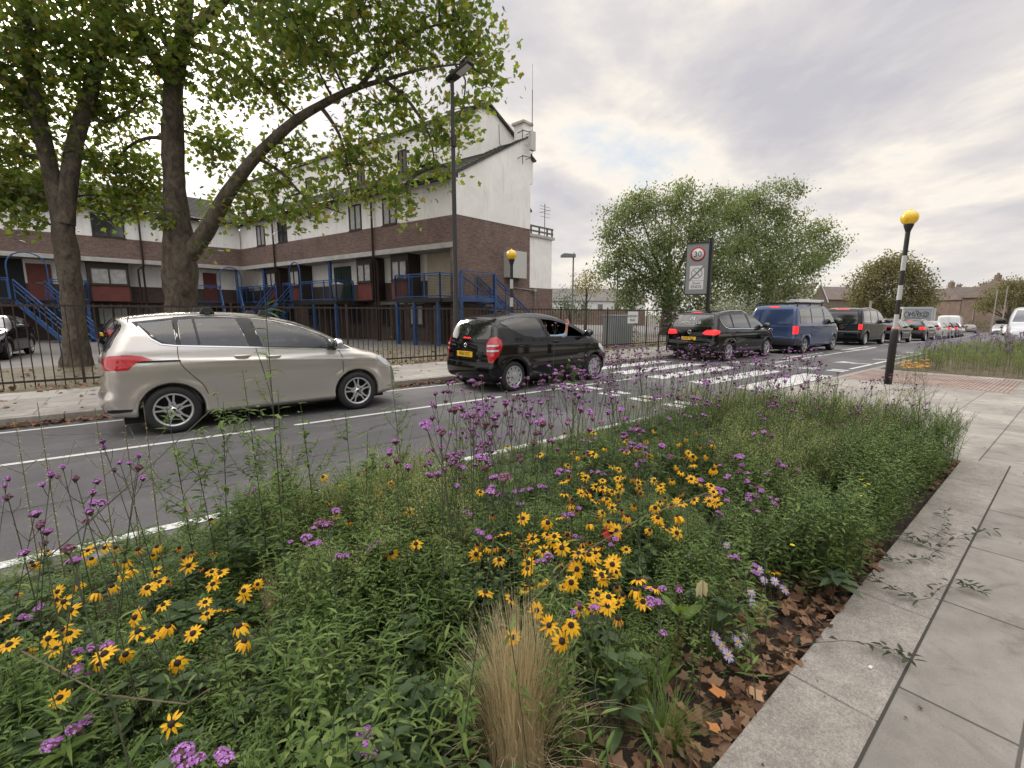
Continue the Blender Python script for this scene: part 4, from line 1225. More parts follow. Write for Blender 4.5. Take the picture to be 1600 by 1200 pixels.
mb.bar(V_[0], V_[1], 0.035, 0.004, 0, up=(1,0,0)); mb.bar(V_[2], V_[3], 0.05, 0.004, 0, up=(1,0,0)); mb.bar(V_[2], V_[4], 0.03, 0.004, 0, up=(1,0,0)); mb.bar(V_[5], V_[6], 0.02, 0.004, 0, up=(1,0,0))
mb.build('window_sticker', mat('white_vinyl', (0.55, 0.55, 0.55), 0.5), rt)

# blue van with a roof rack and ladder
M_BLUE = car_paint('blue_paint', (0.022, 0.050, 0.135), 0.25, 0.35)
S4 = dict(L=4.90, W=1.90, H=1.97, R=0.34, wheels=(1.0, 4.0), k=0.12, bow=0.07, crown=0.05, tw=0.22,
  side=[(0.06, 0.36), (0.0, 0.48), (0.0, 0.66), (0.03, 0.72), (0.05, 1.2), (0.13, 1.70), (0.22, 1.90, 1), (0.7, 1.955), (1.8, 1.965), (2.9, 1.94), (3.3, 1.86), (3.75, 1.56), (4.08, 1.27), (4.45, 1.12), (4.75, 0.96), (4.87, 0.72), (4.88, 0.42), (4.8, 0.26), (3.3, 0.25, 1), (1.5, 0.25, 1)],
  wprof=[(0, 0.86), (0.25, 0.90), (0.4, 0.935), (0.8, 0.95), (1.15, 0.945), (1.22, 0.925), (1.5, 0.885), (1.8, 0.81), (2.0, 0.72)],
  plan=[(-0.2, 0.93), (0, 0.965), (0.3, 0.99), (0.9, 1.0), (3.6, 1.0), (4.2, 0.97), (4.6, 0.90), (4.9, 0.80)], crease=[(1.10, 1.06, 0.008)])
rt = car_root('van', 19.75, 7.25, 1.90, -1.0, 'dark blue panel van carrying a silver ladder on its roof', 'van', 'cars queueing in the near lane')
w4 = [[(0.38, 1.74), (1.35, 1.79), (1.38, 1.22), (0.40, 1.20)], [(1.48, 1.79), (2.55, 1.79), (2.62, 1.22), (1.50, 1.22)], [(2.72, 1.78), (3.12, 1.74), (3.55, 1.48), (3.78, 1.22), (3.76, 1.14), (2.80, 1.18)]]
B4 = vehicle(S4, rt, M_BLUE, w4, [(-0.72, 1.22), (0.72, 1.22), (0.74, 1.3), (0.70, 1.75), (-0.70, 1.75), (-0.74, 1.3)],
  [(.34, .80), (.50, .80), (.52, 1.08), (.46, 1.12), (.33, 1.10)],
  dict(head=[(4.2, 1.0), (4.6, 0.88), (4.72, 0.74), (4.35, 0.82)], mirror=(3.62, 1.22), msc=1.4, handles=[(1.6, 1.08), (2.95, 1.06)], handle_mat=M_TRIM, rw_mat=car_paint('blue_panel', (0.018, 0.042, 0.12), 0.25, 0.3),
       brake=[(-0.18, 1.82), (0.18, 1.82), (0.18, 1.87), (-0.18, 1.87)], bumper=[(-0.90, 0.38), (0.90, 0.38), (0.90, 0.62), (-0.90, 0.62)], bumper_s=[(0.03, 0.38), (0.62, 0.38), (0.60, 0.52), (0.3, 0.62), (0.04, 0.62)], bumper_mat=M_PLAST,
       seams=[[(1.43, 1.85), (1.44, 0.35)], [(2.66, 1.85), (2.72, 1.2), (2.72, 0.35)], [(3.80, 1.14), (3.82, 0.8), (3.7, 0.5)], [(0.2, 0.98), (2.6, 0.98)]],
       rear_lines=[[(-0.86, 0.70), (0.86, 0.70)], [(-0.80, 1.18), (0.80, 1.18)]], plate=(0.42, 0.82, 'YT07'), emblem=0.93, rim=M_HUBCAP), h=0.04, style='star')
lad = empty('ladder', (0, 0, 0), 0, 'silver folding ladder lying on the roof of the blue van', 'ladder')
lad.location = rt.location; lad.rotation_euler = rt.rotation_euler
for o_, z0 in ((0.0, 2.06), (0.04, 2.13)):
    mb = MB()
    for y_ in (-0.62, -0.28): mb.bar((0.55+o_*8, y_, z0), (3.0+o_*8, y_, z0), 0.03, 0.065)
    for k in range(9): mb.bar((0.65+o_*8+k*0.28, -0.62, z0), (0.65+o_*8+k*0.28, -0.28, z0), 0.03, 0.03)
    mb.build('ladder_section', M_ALLOY, lad)
mb = MB()
for x_ in (0.5, 1.7, 2.9):
    mb.bar((x_, -0.78, 2.01), (x_, 0.78, 2.01), 0.04, 0.03)
    for s_ in (-1, 1): mb.bar((x_, s_*0.72, 1.86), (x_, s_*0.72, 2.01), 0.04, 0.04)
for s_ in (-1, 1): mb.bar((0.2, s_*0.76, 2.03), (3.1, s_*0.76, 2.03), 0.03, 0.03)
mb.build('roof_rack', M_TRIM, rt)

# black van
S5 = dict(S4); S5.update(L=4.95, H=1.93, side=[(0.06, 0.32), (0.0, 0.45), (0.0, 0.66), (0.05, 0.74), (0.07, 1.15), (0.18, 1.62), (0.30, 1.84, 1), (0.8, 1.90), (1.8, 1.92), (2.8, 1.90), (3.3, 1.78), (3.75, 1.52), (4.12, 1.25), (4.5, 1.10), (4.78, 0.94), (4.9, 0.72), (4.92, 0.42), (4.85, 0.24), (3.3, 0.23, 1), (1.5, 0.23, 1)], H_=1)
rt = car_root('van', 27.9, 7.35, 1.90, -0.5, 'black glazed van with chrome strip behind the blue van', 'van', 'cars queueing in the near lane')
w5 = [[(0.42, 1.70), (1.40, 1.76), (1.42, 1.16), (0.42, 1.16)], [(1.50, 1.76), (2.55, 1.76), (2.62, 1.15), (1.52, 1.16)], [(2.70, 1.75), (3.10, 1.70), (3.50, 1.46), (3.78, 1.20), (3.76, 1.10), (2.78, 1.14)]]
B5 = vehicle(S5, rt, M_BLK, w5, [(-0.72, 1.08), (0.72, 1.08), (0.74, 1.2), (0.66, 1.68), (-0.66, 1.68), (-0.74, 1.2)],
  [(.36, .80), (.50, .80), (.52, 1.05), (.46, 1.08), (.36, 1.07)],
  dict(head=[(4.25, 0.98), (4.62, 0.86), (4.76, 0.74), (4.4, 0.80)], mirror=(3.62, 1.20), msc=1.4, mirror_mat=M_BLK,
       brake=[(-0.30, 1.78), (0.30, 1.78), (0.30, 1.815), (-0.30, 1.815)], seams=[[(1.46, 1.8), (1.47, 0.35)], [(2.66, 1.8), (2.70, 0.35)]],
       rear_lines=[[(-0.86, 0.64), (0.86, 0.64)]], plate=(0.42, 0.84, 'LB'), rail=[(0.8, 0.68), (1.8, 0.70), (2.9, 0.66)]), h=0.05, style='multi')

# ordinary cars, farther away
SH = dict(L=4.15, W=1.76, H=1.46, R=0.31, wheels=(0.80, 3.35), k=0.13, bow=0.12, crown=0.05, tw=0.2,
  side=[(0.10, 0.27), (0.0, 0.40), (0.01, 0.60), (0.06, 0.70), (0.06, 0.92), (0.16, 1.05), (0.36, 1.28), (0.52, 1.37, 1), (0.95, 1.43), (1.5, 1.455), (2.0, 1.41), (2.5, 1.22), (2.9, 1.02), (3.3, 0.93), (3.75, 0.84), (4.05, 0.66), (4.15, 0.48), (4.1, 0.28), (4.0, 0.2), (2.9, 0.18, 1), (1.2, 0.18, 1)],
  wprof=[(0, 0.78), (0.2, 0.82), (0.3, 0.86), (0.6, 0.88), (0.82, 0.878), (0.90, 0.862), (1.0, 0.83), (1.2, 0.74), (1.38, 0.62), (1.6, 0.5)],
  plan=[(-0.2, 0.86), (0, 0.92), (0.3, 0.97), (0.9, 1.0), (2.8, 1.0), (3.3, 0.98), (3.8, 0.90), (4.2, 0.78)])
SE = dict(SH); SE.update(L=4.55, H=1.50, wheels=(0.92, 3.68), side=[(0.10, 0.27), (0.0, 0.40), (0.01, 0.60), (0.06, 0.70), (0.06, 0.95), (0.14, 1.05), (0.30, 1.28), (0.40, 1.40, 1), (0.95, 1.47), (1.6, 1.495), (2.3, 1.44), (2.8, 1.25), (3.25, 1.03), (3.7, 0.93), (4.15, 0.84), (4.45, 0.66), (4.55, 0.48), (4.5, 0.28), (4.4, 0.2), (2.9, 0.18, 1), (1.2, 0.18, 1)],
  plan=[(-0.2, 0.86), (0, 0.92), (0.3, 0.97), (0.9, 1.0), (3.2, 1.0), (3.7, 0.98), (4.2, 0.90), (4.6, 0.78)])
SS = dict(SH); SS.update(L=4.5, H=1.44, wheels=(0.95, 3.65), side=[(0.10, 0.27), (0.0, 0.42), (0.01, 0.62), (0.03, 0.90), (0.10, 0.99), (0.62, 1.02), (1.05, 1.28), (1.30, 1.38), (1.75, 1.435), (2.2, 1.42), (2.65, 1.25), (3.15, 1.00), (3.7, 0.92), (4.15, 0.82), (4.42, 0.66), (4.5, 0.48), (4.45, 0.28), (4.35, 0.2), (2.9, 0.18, 1), (1.2, 0.18, 1)],
  plan=[(-0.2, 0.86), (0, 0.92), (0.3, 0.97), (0.9, 1.0), (3.2, 1.0), (3.7, 0.98), (4.1, 0.90), (4.5, 0.78)])
TL = [(.20, .78), (.34, .74), (.56, .78), (.62, .92), (.50, .96), (.22, .94)]
def hatch_opts(x0=0.0): return dict(head=[(3.45+x0, 0.82), (3.75+x0, 0.76), (3.98+x0, 0.64), (3.65+x0, 0.68)], headf=[(0.45, 0.62), (0.78, 0.60), (0.76, 0.74), (0.5, 0.72)], mirror=(2.62+x0, 0.98), brake=[(-0.14, 1.33), (0.14, 1.33), (0.14, 1.36), (-0.14, 1.36)],
     wsf=[(-0.68, 1.02), (0.68, 1.02), (0.56, 1.36), (-0.56, 1.36)], grille=[(-0.4, 0.45), (0.4, 0.45), (0.38, 0.60), (-0.38, 0.60)], seams=[[(1.0+x0*0.5, 1.38), (1.05+x0*0.5, 0.9), (1.15+x0*0.5, 0.5)], [(2.0+x0, 1.36), (2.05+x0, 0.25)], [(2.9+x0, 0.95), (2.9+x0, 0.3)]], plate=(0, 0.80, None), fplate=0.40)
WH = [[(0.55, 1.22), (0.98, 1.33), (1.02, 0.97), (0.75, 0.99)], [(1.06, 1.33), (1.60, 1.35), (1.66, 0.95), (1.08, 0.97)], [(1.70, 1.34), (2.1, 1.24), (2.62, 0.98), (2.6, 0.93), (1.76, 0.95)]]
WE = [[(0.48, 1.30), (1.15, 1.40), (1.20, 1.0), (0.62, 1.03)], [(1.24, 1.40), (1.85, 1.40), (1.92, 0.98), (1.26, 1.0)], [(1.96, 1.39), (2.4, 1.28), (2.95, 1.0), (2.92, 0.95), (2.0, 0.98)]]
WS = [[(1.02, 1.20), (1.30, 1.30), (1.32, 1.02), (0.85, 1.03)], [(1.36, 1.32), (1.90, 1.35), (1.96, 0.99), (1.38, 1.01)], [(2.0, 1.34), (2.4, 1.24), (2.95, 0.99), (2.92, 0.95), (2.04, 0.98)]]
RH = [(-0.62, 1.02), (0.62, 1.02), (0.52, 1.30), (-0.52, 1.30)]
def simple(S, kind, u, v, ang, paint, label, lit=True, group='cars queueing in the near lane', flip=False, h=0.07, name='car', loc=None, rz=None):
    r = car_root(name, u, v, S['W'], ang, label, name, group, flip)
    if loc is not None: r.location = loc; r.rotation_euler = (0, 0, rz)
    x0 = {'h': 0, 'e': 0.35, 's': 0.32}[kind]
    o_ = hatch_opts(x0)
    W_ = {'h': WH, 'e': WE, 's': WS}[kind]
    if kind == 'e': o_['rail'] = [(0.6, 0.52), (1.4, 0.55), (2.2, 0.52)]
    rw = [(-0.6, 1.05), (0.6, 1.05), (0.5, 1.32), (-0.5, 1.32)] if kind == 's' else (RH if kind == 'h' else [(-0.64, 1.06), (0.64, 1.06), (0.56, 1.34), (-0.56, 1.34)])
    vehicle(S, r, paint, W_, rw, TL, o_, h=h, step=0.12, style='multi', detail=0, lit=lit)
    return r
M_SILV2 = car_paint('silver_paint', (0.42, 0.42, 0.43), 0.6, 0.32)
M_GREY = car_paint('grey_paint', (0.16, 0.165, 0.175), 0.5, 0.32)
M_DKBLUE = car_paint('dark_blue_paint', (0.012, 0.018, 0.04), 0.2, 0.3)
M_WHT = car_paint('white_paint', (0.60, 0.60, 0.60), 0.0, 0.35)
simple(SH, 'h', 34.4, 7.3, 0, M_BLK, 'black hatchback ahead of the black van, half behind the striped pole', h=0.06)
simple(SE, 'e', 40.8, 7.25, 0.5, M_BLK, 'black estate car with roof rails and lit red lamps right of the striped pole', h=0.06)
simple(SS, 's', 47.2, 7.45, 2, M_SILV2, 'silver saloon ahead of the black estate car', lit=False)
simple(SH, 'h', 53.2, 7.8, 3, M_GREY, 'grey hatchback with orange red brake lamps, in front of the white van roof')
simple(SH, 'h', 59.2, 8.2, 3.5, M_DKBLUE, 'dark hatchback with bright red lamp, second from the head of the queue')
simple(SS, 's', 65.2, 8.7, 4, M_SILV2, 'silver car at the head of the queue', lit=False)
simple(SS, 's', 104, 12.2, 4, M_GREY, 'dark grey saloon far down the road beyond the queue', lit=False, group=None)
simple(SS, 's', 96, 7.9, 4, M_SILV2, 'silver saloon parked facing us at the far right kerb, nearest the lamp post', lit=False, group='cars facing us on the right', flip=True)
simple(SH, 'h', 88, 6.1, 4, M_WHT, 'white hatchback facing us beside the silver saloon on the right', lit=False, group='cars facing us on the right', flip=True)
# white van behind the queue
S6 = dict(S5); S6.update(H=2.25, L=5.4, side=[(0.06, 0.32), (0.0, 0.45), (0.0, 0.66), (0.03, 0.74), (0.04, 1.5), (0.08, 2.1), (0.16, 2.20, 1), (0.8, 2.25), (2.8, 2.25), (3.6, 2.1), (4.1, 1.8), (4.5, 1.32), (4.9, 1.10), (5.25, 0.94), (5.35, 0.72), (5.38, 0.42), (5.3, 0.24), (3.3, 0.23, 1), (1.5, 0.23, 1)],
   wprof=[(0, 0.86), (0.25, 0.90), (0.4, 0.935), (0.8, 0.95), (1.3, 0.94), (2.0, 0.90), (2.4, 0.80)], plan=[(-0.2, 0.93), (0, 0.965), (0.3, 0.99), (0.9, 1.0), (4.2, 1.0), (4.8, 0.95), (5.2, 0.88), (5.4, 0.80)], wheels=(1.1, 4.4))
rt = car_root('van', 70.0, 9.6, 1.90, 3, 'tall white van standing beyond the queue, only its roof above the cars', 'van')
vehicle(S6, rt, M_WHT, [[(3.1, 1.8), (3.6, 1.75), (4.2, 1.35), (3.2, 1.30)]], None, TL, dict(rear_lines=[[(0, 0.5), (0, 2.2)]], seams=[[(2.9, 2.1), (2.9, 0.4)]]), h=0.09, step=0.15, detail=0, lit=False)
# big silver van at the right edge, facing us
S7 = dict(S4); S7.update(H=1.90)
rt = car_root('van', 34.2, 0.98, 1.90, 4, 'silver people van cut off by the right edge of the photo, headlight facing us', 'van', None, True)
M_SILV3 = car_paint('pale_grey_paint', (0.40, 0.41, 0.43), 0.5, 0.3)
vehicle(S7, rt, M_SILV3, w4, None, TL, dict(head=[(4.2, 1.0), (4.6, 0.90), (4.78, 0.72), (4.35, 0.80)], headf=[(0.45, 0.72), (0.86, 0.70), (0.86, 0.92), (0.6, 0.90)], mirror=(3.62, 1.22), msc=1.5, mirror_mat=M_TRIM,
  wsf=[(-0.80, 1.26), (0.80, 1.26), (0.70, 1.78), (-0.70, 1.78)], grille=[(-0.42, 0.70), (0.42, 0.70), (0.42, 0.86), (-0.42, 0.86)], bumper=None, fplate=0.45, seams=[[(2.66, 1.85), (2.72, 0.35)]]), h=0.05, lit=False)
# cars parked behind the railing
# ================================================================ cars parked behind the railing
def behind(label, x, y, S, kind, paint, rz):
    p = px(x, y, 0.12)
    return simple(S, kind, 0, 0, 0, paint, label, lit=False, group=None, loc=p, rz=rz)
o = behind('black car facing us behind the railing at the left edge, by the blue stair', 40, 566, SH, 'h', M_BLK, 0)
o.location = (-19.0, 17.5, 0.11); o.rotation_euler = (0, 0, radians(-56))
o = behind('dark car showing a red tail lamp behind the railing, between the two plane trees', 150, 560, SH, 'h', M_BLK, 0)
o.location = (-13.6, 15.4, 0.11); o.rotation_euler = (0, 0, radians(50))

# ================================================================ block of flats
def brick_fn(c1, c2, mort, sc=1.0, axes='xz'):
    def fn(t, co):
        s = t.nodes.new('ShaderNodeSeparateXYZ'); t.links.new(co, s.inputs[0])
        c = t.nodes.new('ShaderNodeCombineXYZ')
        t.links.new(mth(t, 'ADD', s.outputs[0], s.outputs[1]), c.inputs[0]); t.links.new(s.outputs[2], c.inputs[1])
        bt = t.nodes.new('ShaderNodeTexBrick'); t.links.new(c.outputs[0], bt.inputs['Vector'])
        bt.inputs['Scale'].default_value = 1; bt.inputs['Brick Width'].default_value = 0.225; bt.inputs['Row Height'].default_value = 0.075
        bt.inputs['Mortar Size'].default_value = 0.006; bt.inputs['Mortar Smooth'].default_value = 0.3
        bt.inputs['Color1'].default_value = (*c1, 1); bt.inputs['Color2'].default_value = (*c2, 1); bt.inputs['Mortar'].default_value = (*mort, 1)
        a = noise(t, co, 0.7, 5, 0.65); f = noise(t, co, 9, 4, 0.6)
        cc = mixc(t, 1.0, bt.outputs['Color'], ramp(t, a, [(0.3, (0.72,)*3), (0.7, (1.15,)*3)]), 'MULTIPLY')
        cc = mixc(t, 1.0, cc, ramp(t, f, [(0.3, (0.75,)*3), (0.7, (1.2,)*3)]), 'MULTIPLY')
        return cc, mth(t, 'MULTIPLY', bt.outputs['Fac'], -1.0), 0.006
    return fn
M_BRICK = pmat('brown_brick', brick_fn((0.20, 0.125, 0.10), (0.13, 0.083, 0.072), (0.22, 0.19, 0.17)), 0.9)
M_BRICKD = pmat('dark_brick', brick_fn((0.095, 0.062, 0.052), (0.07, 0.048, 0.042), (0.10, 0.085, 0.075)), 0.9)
def render_fn(t, co):
    a = noise(t, co, 0.6, 6, 0.7, 0.6); 
    mp = t.nodes.new('ShaderNodeMapping'); mp.inputs['Scale'].default_value = (5, 5, 0.5); t.links.new(co, mp.inputs[0])
    st = noise(t, mp.outputs[0], 1.0, 5, 0.7); f = noise(t, co, 60, 3, 0.7)
    vo = t.nodes.new('ShaderNodeTexVoronoi'); vo.feature = 'DISTANCE_TO_EDGE'; vo.inputs['Scale'].default_value = 0.8; t.links.new(co, vo.inputs['Vector'])
    c = ramp(t, a, [(0.3, (0.70, 0.675, 0.64)), (0.6, (0.83, 0.81, 0.78))])
    c = mixc(t, 1.0, c, ramp(t, st, [(0.28, (0.82, 0.81, 0.79)), (0.46, (1, 1, 1))]), 'MULTIPLY')
    crack = mth(t, 'MULTIPLY', ramp(t, vo.outputs[0], [(0.0, (1, 1, 1)), (0.006, (0, 0, 0))]), ramp(t, noise(t, co, 0.9, 2, 0.5), [(0.60, (0, 0, 0)), (0.64, (1, 1, 1))]))
    c = mixc(t, mth(t, 'MULTIPLY', crack, 0.5), c, (0.25, 0.24, 0.23))
    return c, f, 0.004
M_RENDER = pmat('white_render', render_fn, 0.9)
def tile_fn(t, co):
    s = t.nodes.new('ShaderNodeSeparateXYZ'); t.links.new(co, s.inputs[0]); c = t.nodes.new('ShaderNodeCombineXYZ')
    t.links.new(s.outputs[0], c.inputs[0]); t.links.new(mth(t, 'MULTIPLY', s.outputs[2], 2.0), c.inputs[1])
    bt = t.nodes.new('ShaderNodeTexBrick'); t.links.new(c.outputs[0], bt.inputs['Vector']); bt.inputs['Scale'].default_value = 1
    bt.inputs['Brick Width'].default_value = 0.33; bt.inputs['Row Height'].default_value = 0.28; bt.inputs['Mortar Size'].default_value = 0.03; bt.inputs['Mortar Smooth'].default_value = 0.8
    bt.inputs['Color1'].default_value = (0.085, 0.078, 0.072, 1); bt.inputs['Color2'].default_value = (0.055, 0.052, 0.05, 1); bt.inputs['Mortar'].default_value = (0.02, 0.02, 0.02, 1)
    f = noise(t, co, 3, 5, 0.7)
    return mixc(t, 1.0, bt.outputs['Color'], ramp(t, f, [(0.3, (0.6,)*3), (0.7, (1.5, 1.5, 1.3))]), 'MULTIPLY'), mth(t, 'MULTIPLY', bt.outputs['Fac'], -1.0), 0.03
M_TILE = pmat('roof_tiles', tile_fn, 0.85)
M_BLUEP = pmat('blue_paint_metal', speck((0.020, 0.066, 0.185), 0.4, 3.5, 60, 0.35, 0.001), 0.5)
M_DKBR = mat('dark_brown_timber', (0.030, 0.018, 0.014), 0.6)
M_REDBR = pmat('red_brown_panel', speck((0.13, 0.032, 0.025), 0.2, 2, 40, 0.2, 0.002), 0.6)
M_PANE = mat('window_pane', (0.03, 0.035, 0.04), 0.06, 0, Specular_IOR_Level=0.8)
M_NET = pmat('net_curtain', speck((0.32, 0.32, 0.31), 0.25, 6, 60, 0.2, 0.001), 0.35)
M_BLACKP = mat('black_metal', (0.012, 0.011, 0.011), 0.5)
M_CREAM = pmat('cream_wall', speck((0.50, 0.44, 0.33), 0.12, 1.5, 40, 0.1), 0.9)
M_GREEND = mat('dark_green_door', (0.01, 0.035, 0.03), 0.4)
M_PIPE = mat('brown_pipe', (0.035, 0.018, 0.015), 0.5)

# plan corner points measured from the photo
PA = Vector((-2.56, 22.0)); gd = Vector((0.675, 0.738)); fd_ = Vector((-0.816, 0.578))
PB = PA + gd*5.2; PE = PA + gd*7.25
PC = PA + fd_*20.2
wd = Vector((-0.685, -0.728)); PD = PC + wd*34
bld = empty('apartment_building', (0, 0, 0), 0, 'brown brick and white rendered flats with blue stairs behind the railing', 'building')

class Wall:
    """local frame: s along the wall, o outward, z up"""
    def __init__(s, P, d, outward):
        s.P = P; s.d = d.normalized(); s.o = Vector((s.d.y, -s.d.x))
        if s.o.dot(outward) < 0: s.o = -s.o; s.flip = True
        else: s.flip = False
        s.M = Matrix(((s.d.x, s.o.x, 0, P.x), (s.d.y, s.o.y, 0, P.y), (0, 0, 1, 0), (0, 0, 0, 1)))
        if s.M.determinant() < 0:      # keep a proper rotation: reverse s
            s.rev = True
        else: s.rev = False
    def place(s, o):
        o.matrix_world = Matrix.Identity(4); return o
def wobj(W, mb, name, mats, parent, bevel=0):
    """mb in wall coordinates (s, o, z) -> object with the wall's rotation so procedural bricks follow the wall"""
    rz = atan2(W.d.y, W.d.x); 
    me = mb.mesh(name)
    if W.M.determinant() < 0:
        me.transform(Matrix.Diagonal((1, -1, 1, 1))); me.flip_normals()
    o = link(name, me, parent, mats); o.location = (W.P.x, W.P.y, 0); o.rotation_euler = (0, 0, rz)
    if bevel:
        b = o.modifiers.new('bevel', 'BEVEL'); b.width = bevel; b.segments = 2; b.limit_method = 'ANGLE'
    return o

WF = Wall(PA, fd_, Vector((-1, -1)))       # facade facing the road, s leftwards
WG = Wall(PA, gd, Vector((1, -1)))         # gable facing right
WL = Wall(PC, wd, Vector((1, -0.5)))       # left wing facing the yard
Z0, ZF, ZS, ZB, ZW, ZE = 0.1, 2.33, 4.62, 4.87, 6.05, 7.75
LF, LW = 20.2, 34.0

def window(W, s0, s1, z0, z1, parent, o0=0.0, frame=M_DKBR, n=2, pane=None):
    pane = pane or (M_NET if random.random() < .35 else M_PANE)
    mb = MB(); t = 0.07
    mb.box((s0, o0-0.02, z0), (s1, o0+0.05, z0+t)); mb.box((s0, o0-0.02, z1-t), (s1, o0+0.05, z1))
    mb.box((s0, o0-0.02, z0+t), (s0+t, o0+0.05, z1-t)); mb.box((s1-t, o0-0.02, z0+t), (s1, o0+0.05, z1-t))
    for k in range(1, n):
        c = s0+(s1-s0)*k/n; mb.box((c-0.04, o0-0.02, z0+t), (c+0.04, o0+0.045, z1-t))
    mb.box((s0-0.04, o0-0.02, z0-0.05), (s1+0.04, o0+0.09, z0-0.003))
    o = wobj(W, mb, 'window', frame, parent)
    pb = MB(); pb.box((s0+t, o0-0.03, z0+t), (s1-t, o0+0.008, z1-t))
    p = wobj(W, pb, 'pane', pane, o); p.location = (0, 0, 0); p.rotation_euler = (0, 0, 0)
    return o
def door(W, s0, s1, z0, z1, parent, o0, m):
    mb = MB(); mb.box((s0, o0-0.03, z0), (s1, o0+0.03, z1))
    for k in (0.15, 0.55): mb.box((s0+0.14, o0+0.03, z0+(z1-z0)*k), (s1-0.14, o0+0.04, z0+(z1-z0)*(k+0.3)))
    o = wobj(W, mb, 'door', m, parent)
    h = MB(); h.box((s0+0.08, o0+0.03, z0+1.0), (s0+0.12, o0+0.07, z0+1.12)); h.box((s0+0.3, o0+0.041, z0+0.95), (s1-0.3, o0+0.05, z0+1.0))
    p = wobj(W, h, 'handle', M_CHROME, o); p.location = (0, 0, 0); p.rotation_euler = (0, 0, 0)
    return o
REC = 1.1      # depth of the recess under the brick band
def wing(W, Ls, zoff=0.0, endcap=True):
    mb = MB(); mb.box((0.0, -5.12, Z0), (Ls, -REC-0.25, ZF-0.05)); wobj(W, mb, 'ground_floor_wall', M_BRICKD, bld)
    mb = MB(); mb.box((0.0, -5.1, ZF+0.95), (Ls, -REC, ZS)); wobj(W, mb, 'recessed_wall', M_RENDER, bld)
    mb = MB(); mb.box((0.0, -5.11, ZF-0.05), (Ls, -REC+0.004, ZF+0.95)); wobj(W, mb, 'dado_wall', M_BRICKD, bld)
    mb = MB(); mb.box((0.0, -5.08, ZB), (Ls, 0.0, ZW)); wobj(W, mb, 'brick_band', M_BRICK, bld)
    mb = MB(); mb.box((0.0, -5.06, ZS), (Ls, 0.04, ZB-0.003)); wobj(W, mb, 'concrete_band', M_CONC, bld, 0.01)
    mb = MB(); mb.box((0.0, -5.09, ZW), (Ls, -0.06, ZE)); wobj(W, mb, 'upper_wall', M_RENDER, bld)
wing(WF, LF); wing(WL, LW)
mb = MB(); q_ = [PC+fd_*-0.6, PC+fd_*6, PC+fd_*6+gd*7, PC+gd*7-fd_*0.6]
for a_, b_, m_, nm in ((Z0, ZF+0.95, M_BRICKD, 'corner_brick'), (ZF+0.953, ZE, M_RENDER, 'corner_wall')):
    mb = MB(); mb.prism([tuple(v+gd*1.3) for v in q_], a_, b_); mb.build(nm, m_, bld)
# roofs: eaves board and pitched tiles
def roof(W, Ls, s0, depth, rise, name='roof'):
    mb = MB()
    prof = [(0.38, ZE-0.10), (0.38, ZE+0.02), (-depth, ZE+0.05+rise), (-depth, ZE-0.2)]
    vs = [(s0, o, z) for o, z in prof]+[(Ls, o, z) for o, z in prof]
    mb.add(vs, [(0,1,2,3), (7,6,5,4), (0,4,5,1), (1,5,6,2), (2,6,7,3), (3,7,4,0)])
    # rows of tile edges
    n = 16
    for k in range(1, n):
        o = 0.38-(0.38+depth)*k/n; z = ZE+0.02+(0.03+rise)*k/n
        mb.box((s0, o-0.02, z), (Ls, o+0.02, z+0.018))
    r = wobj(W, mb, name, M_TILE, bld)
    g = MB(); g.box((s0, 0.36, ZE-0.20), (Ls, 0.40, ZE+0.0)); g.tube([(s0, 0.46, ZE-0.06), (Ls, 0.46, ZE-0.06)], 0.06, 8)
    q = wobj(W, g, 'gutter', M_BLACKP, r); q.location = (0,0,0); q.rotation_euler = (0,0,0)
roof(WF, LF+0.4, -0.05, 4.5, 2.55); roof(WL, LW, -0.4, 4.5, 2.2)
# gable wall: brick below, white render above, verge and chimney
mb = MB(); mb.box((0.0, -0.45, Z0), (5.2, 0.012, ZW-0.002)); wobj(WG, mb, 'gable_brick_wall', M_BRICK, bld)
mb = MB(); mb.prism([(0.0, ZW), (5.2, ZW), (5.2, 10.75), (0.0, ZE+0.02)], -0.40, 0.03, 0, Matrix(((1,0,0,0),(0,0,1,0),(0,1,0,0),(0,0,0,1))))
me = mb.mesh('gable_render_wall')
def fixn(o):
    bm = bmesh.new(); bm.from_mesh(o.data); bmesh.ops.recalc_face_normals(bm, faces=bm.faces); bm.to_mesh(o.data); bm.free()
fixn(wobj(WG, mb, 'gable_render_wall', M_RENDER, bld))
mb = MB()
for k in range(24):
    s = -0.35+k*0.225; z = ZE-0.02+ (s)*0.565
    mb.add([(s, -0.55, z+0.10), (s+0.26, -0.55, z+0.10+0.147), (s+0.26, 0.10, z+0.10+0.147), (s, 0.10, z+0.10), (s, -0.55, z+0.04), (s+0.26, -0.55, z+0.04+0.147), (s+0.26, 0.10, z+0.04+0.147), (s, 0.10, z+0.04)],
           [(0,3,2,1), (4,5,6,7), (0,1,5,4), (1,2,6,5), (2,3,7,6), (3,0,4,7)])
    mb.box((s, -0.55, z+0.1+0.02), (s+0.03, 0.11, z+0.13))
fixn(wobj(WG, mb, 'verge_tiles', M_TILE, bld))
mb = MB(); mb.box((4.62, -0.6, 10.2), (5.2, 0.05, 11.2)); ch = wobj(WG, mb, 'chimney', M_RENDER, bld)
mb = MB(); mb.box((4.52, -0.7, 11.202), (5.3, 0.13, 11.32)); q = wobj(WG, mb, 'chimney_cap', M_CONC, ch); q.location = (0,0,0); q.rotation_euler = (0,0,0)
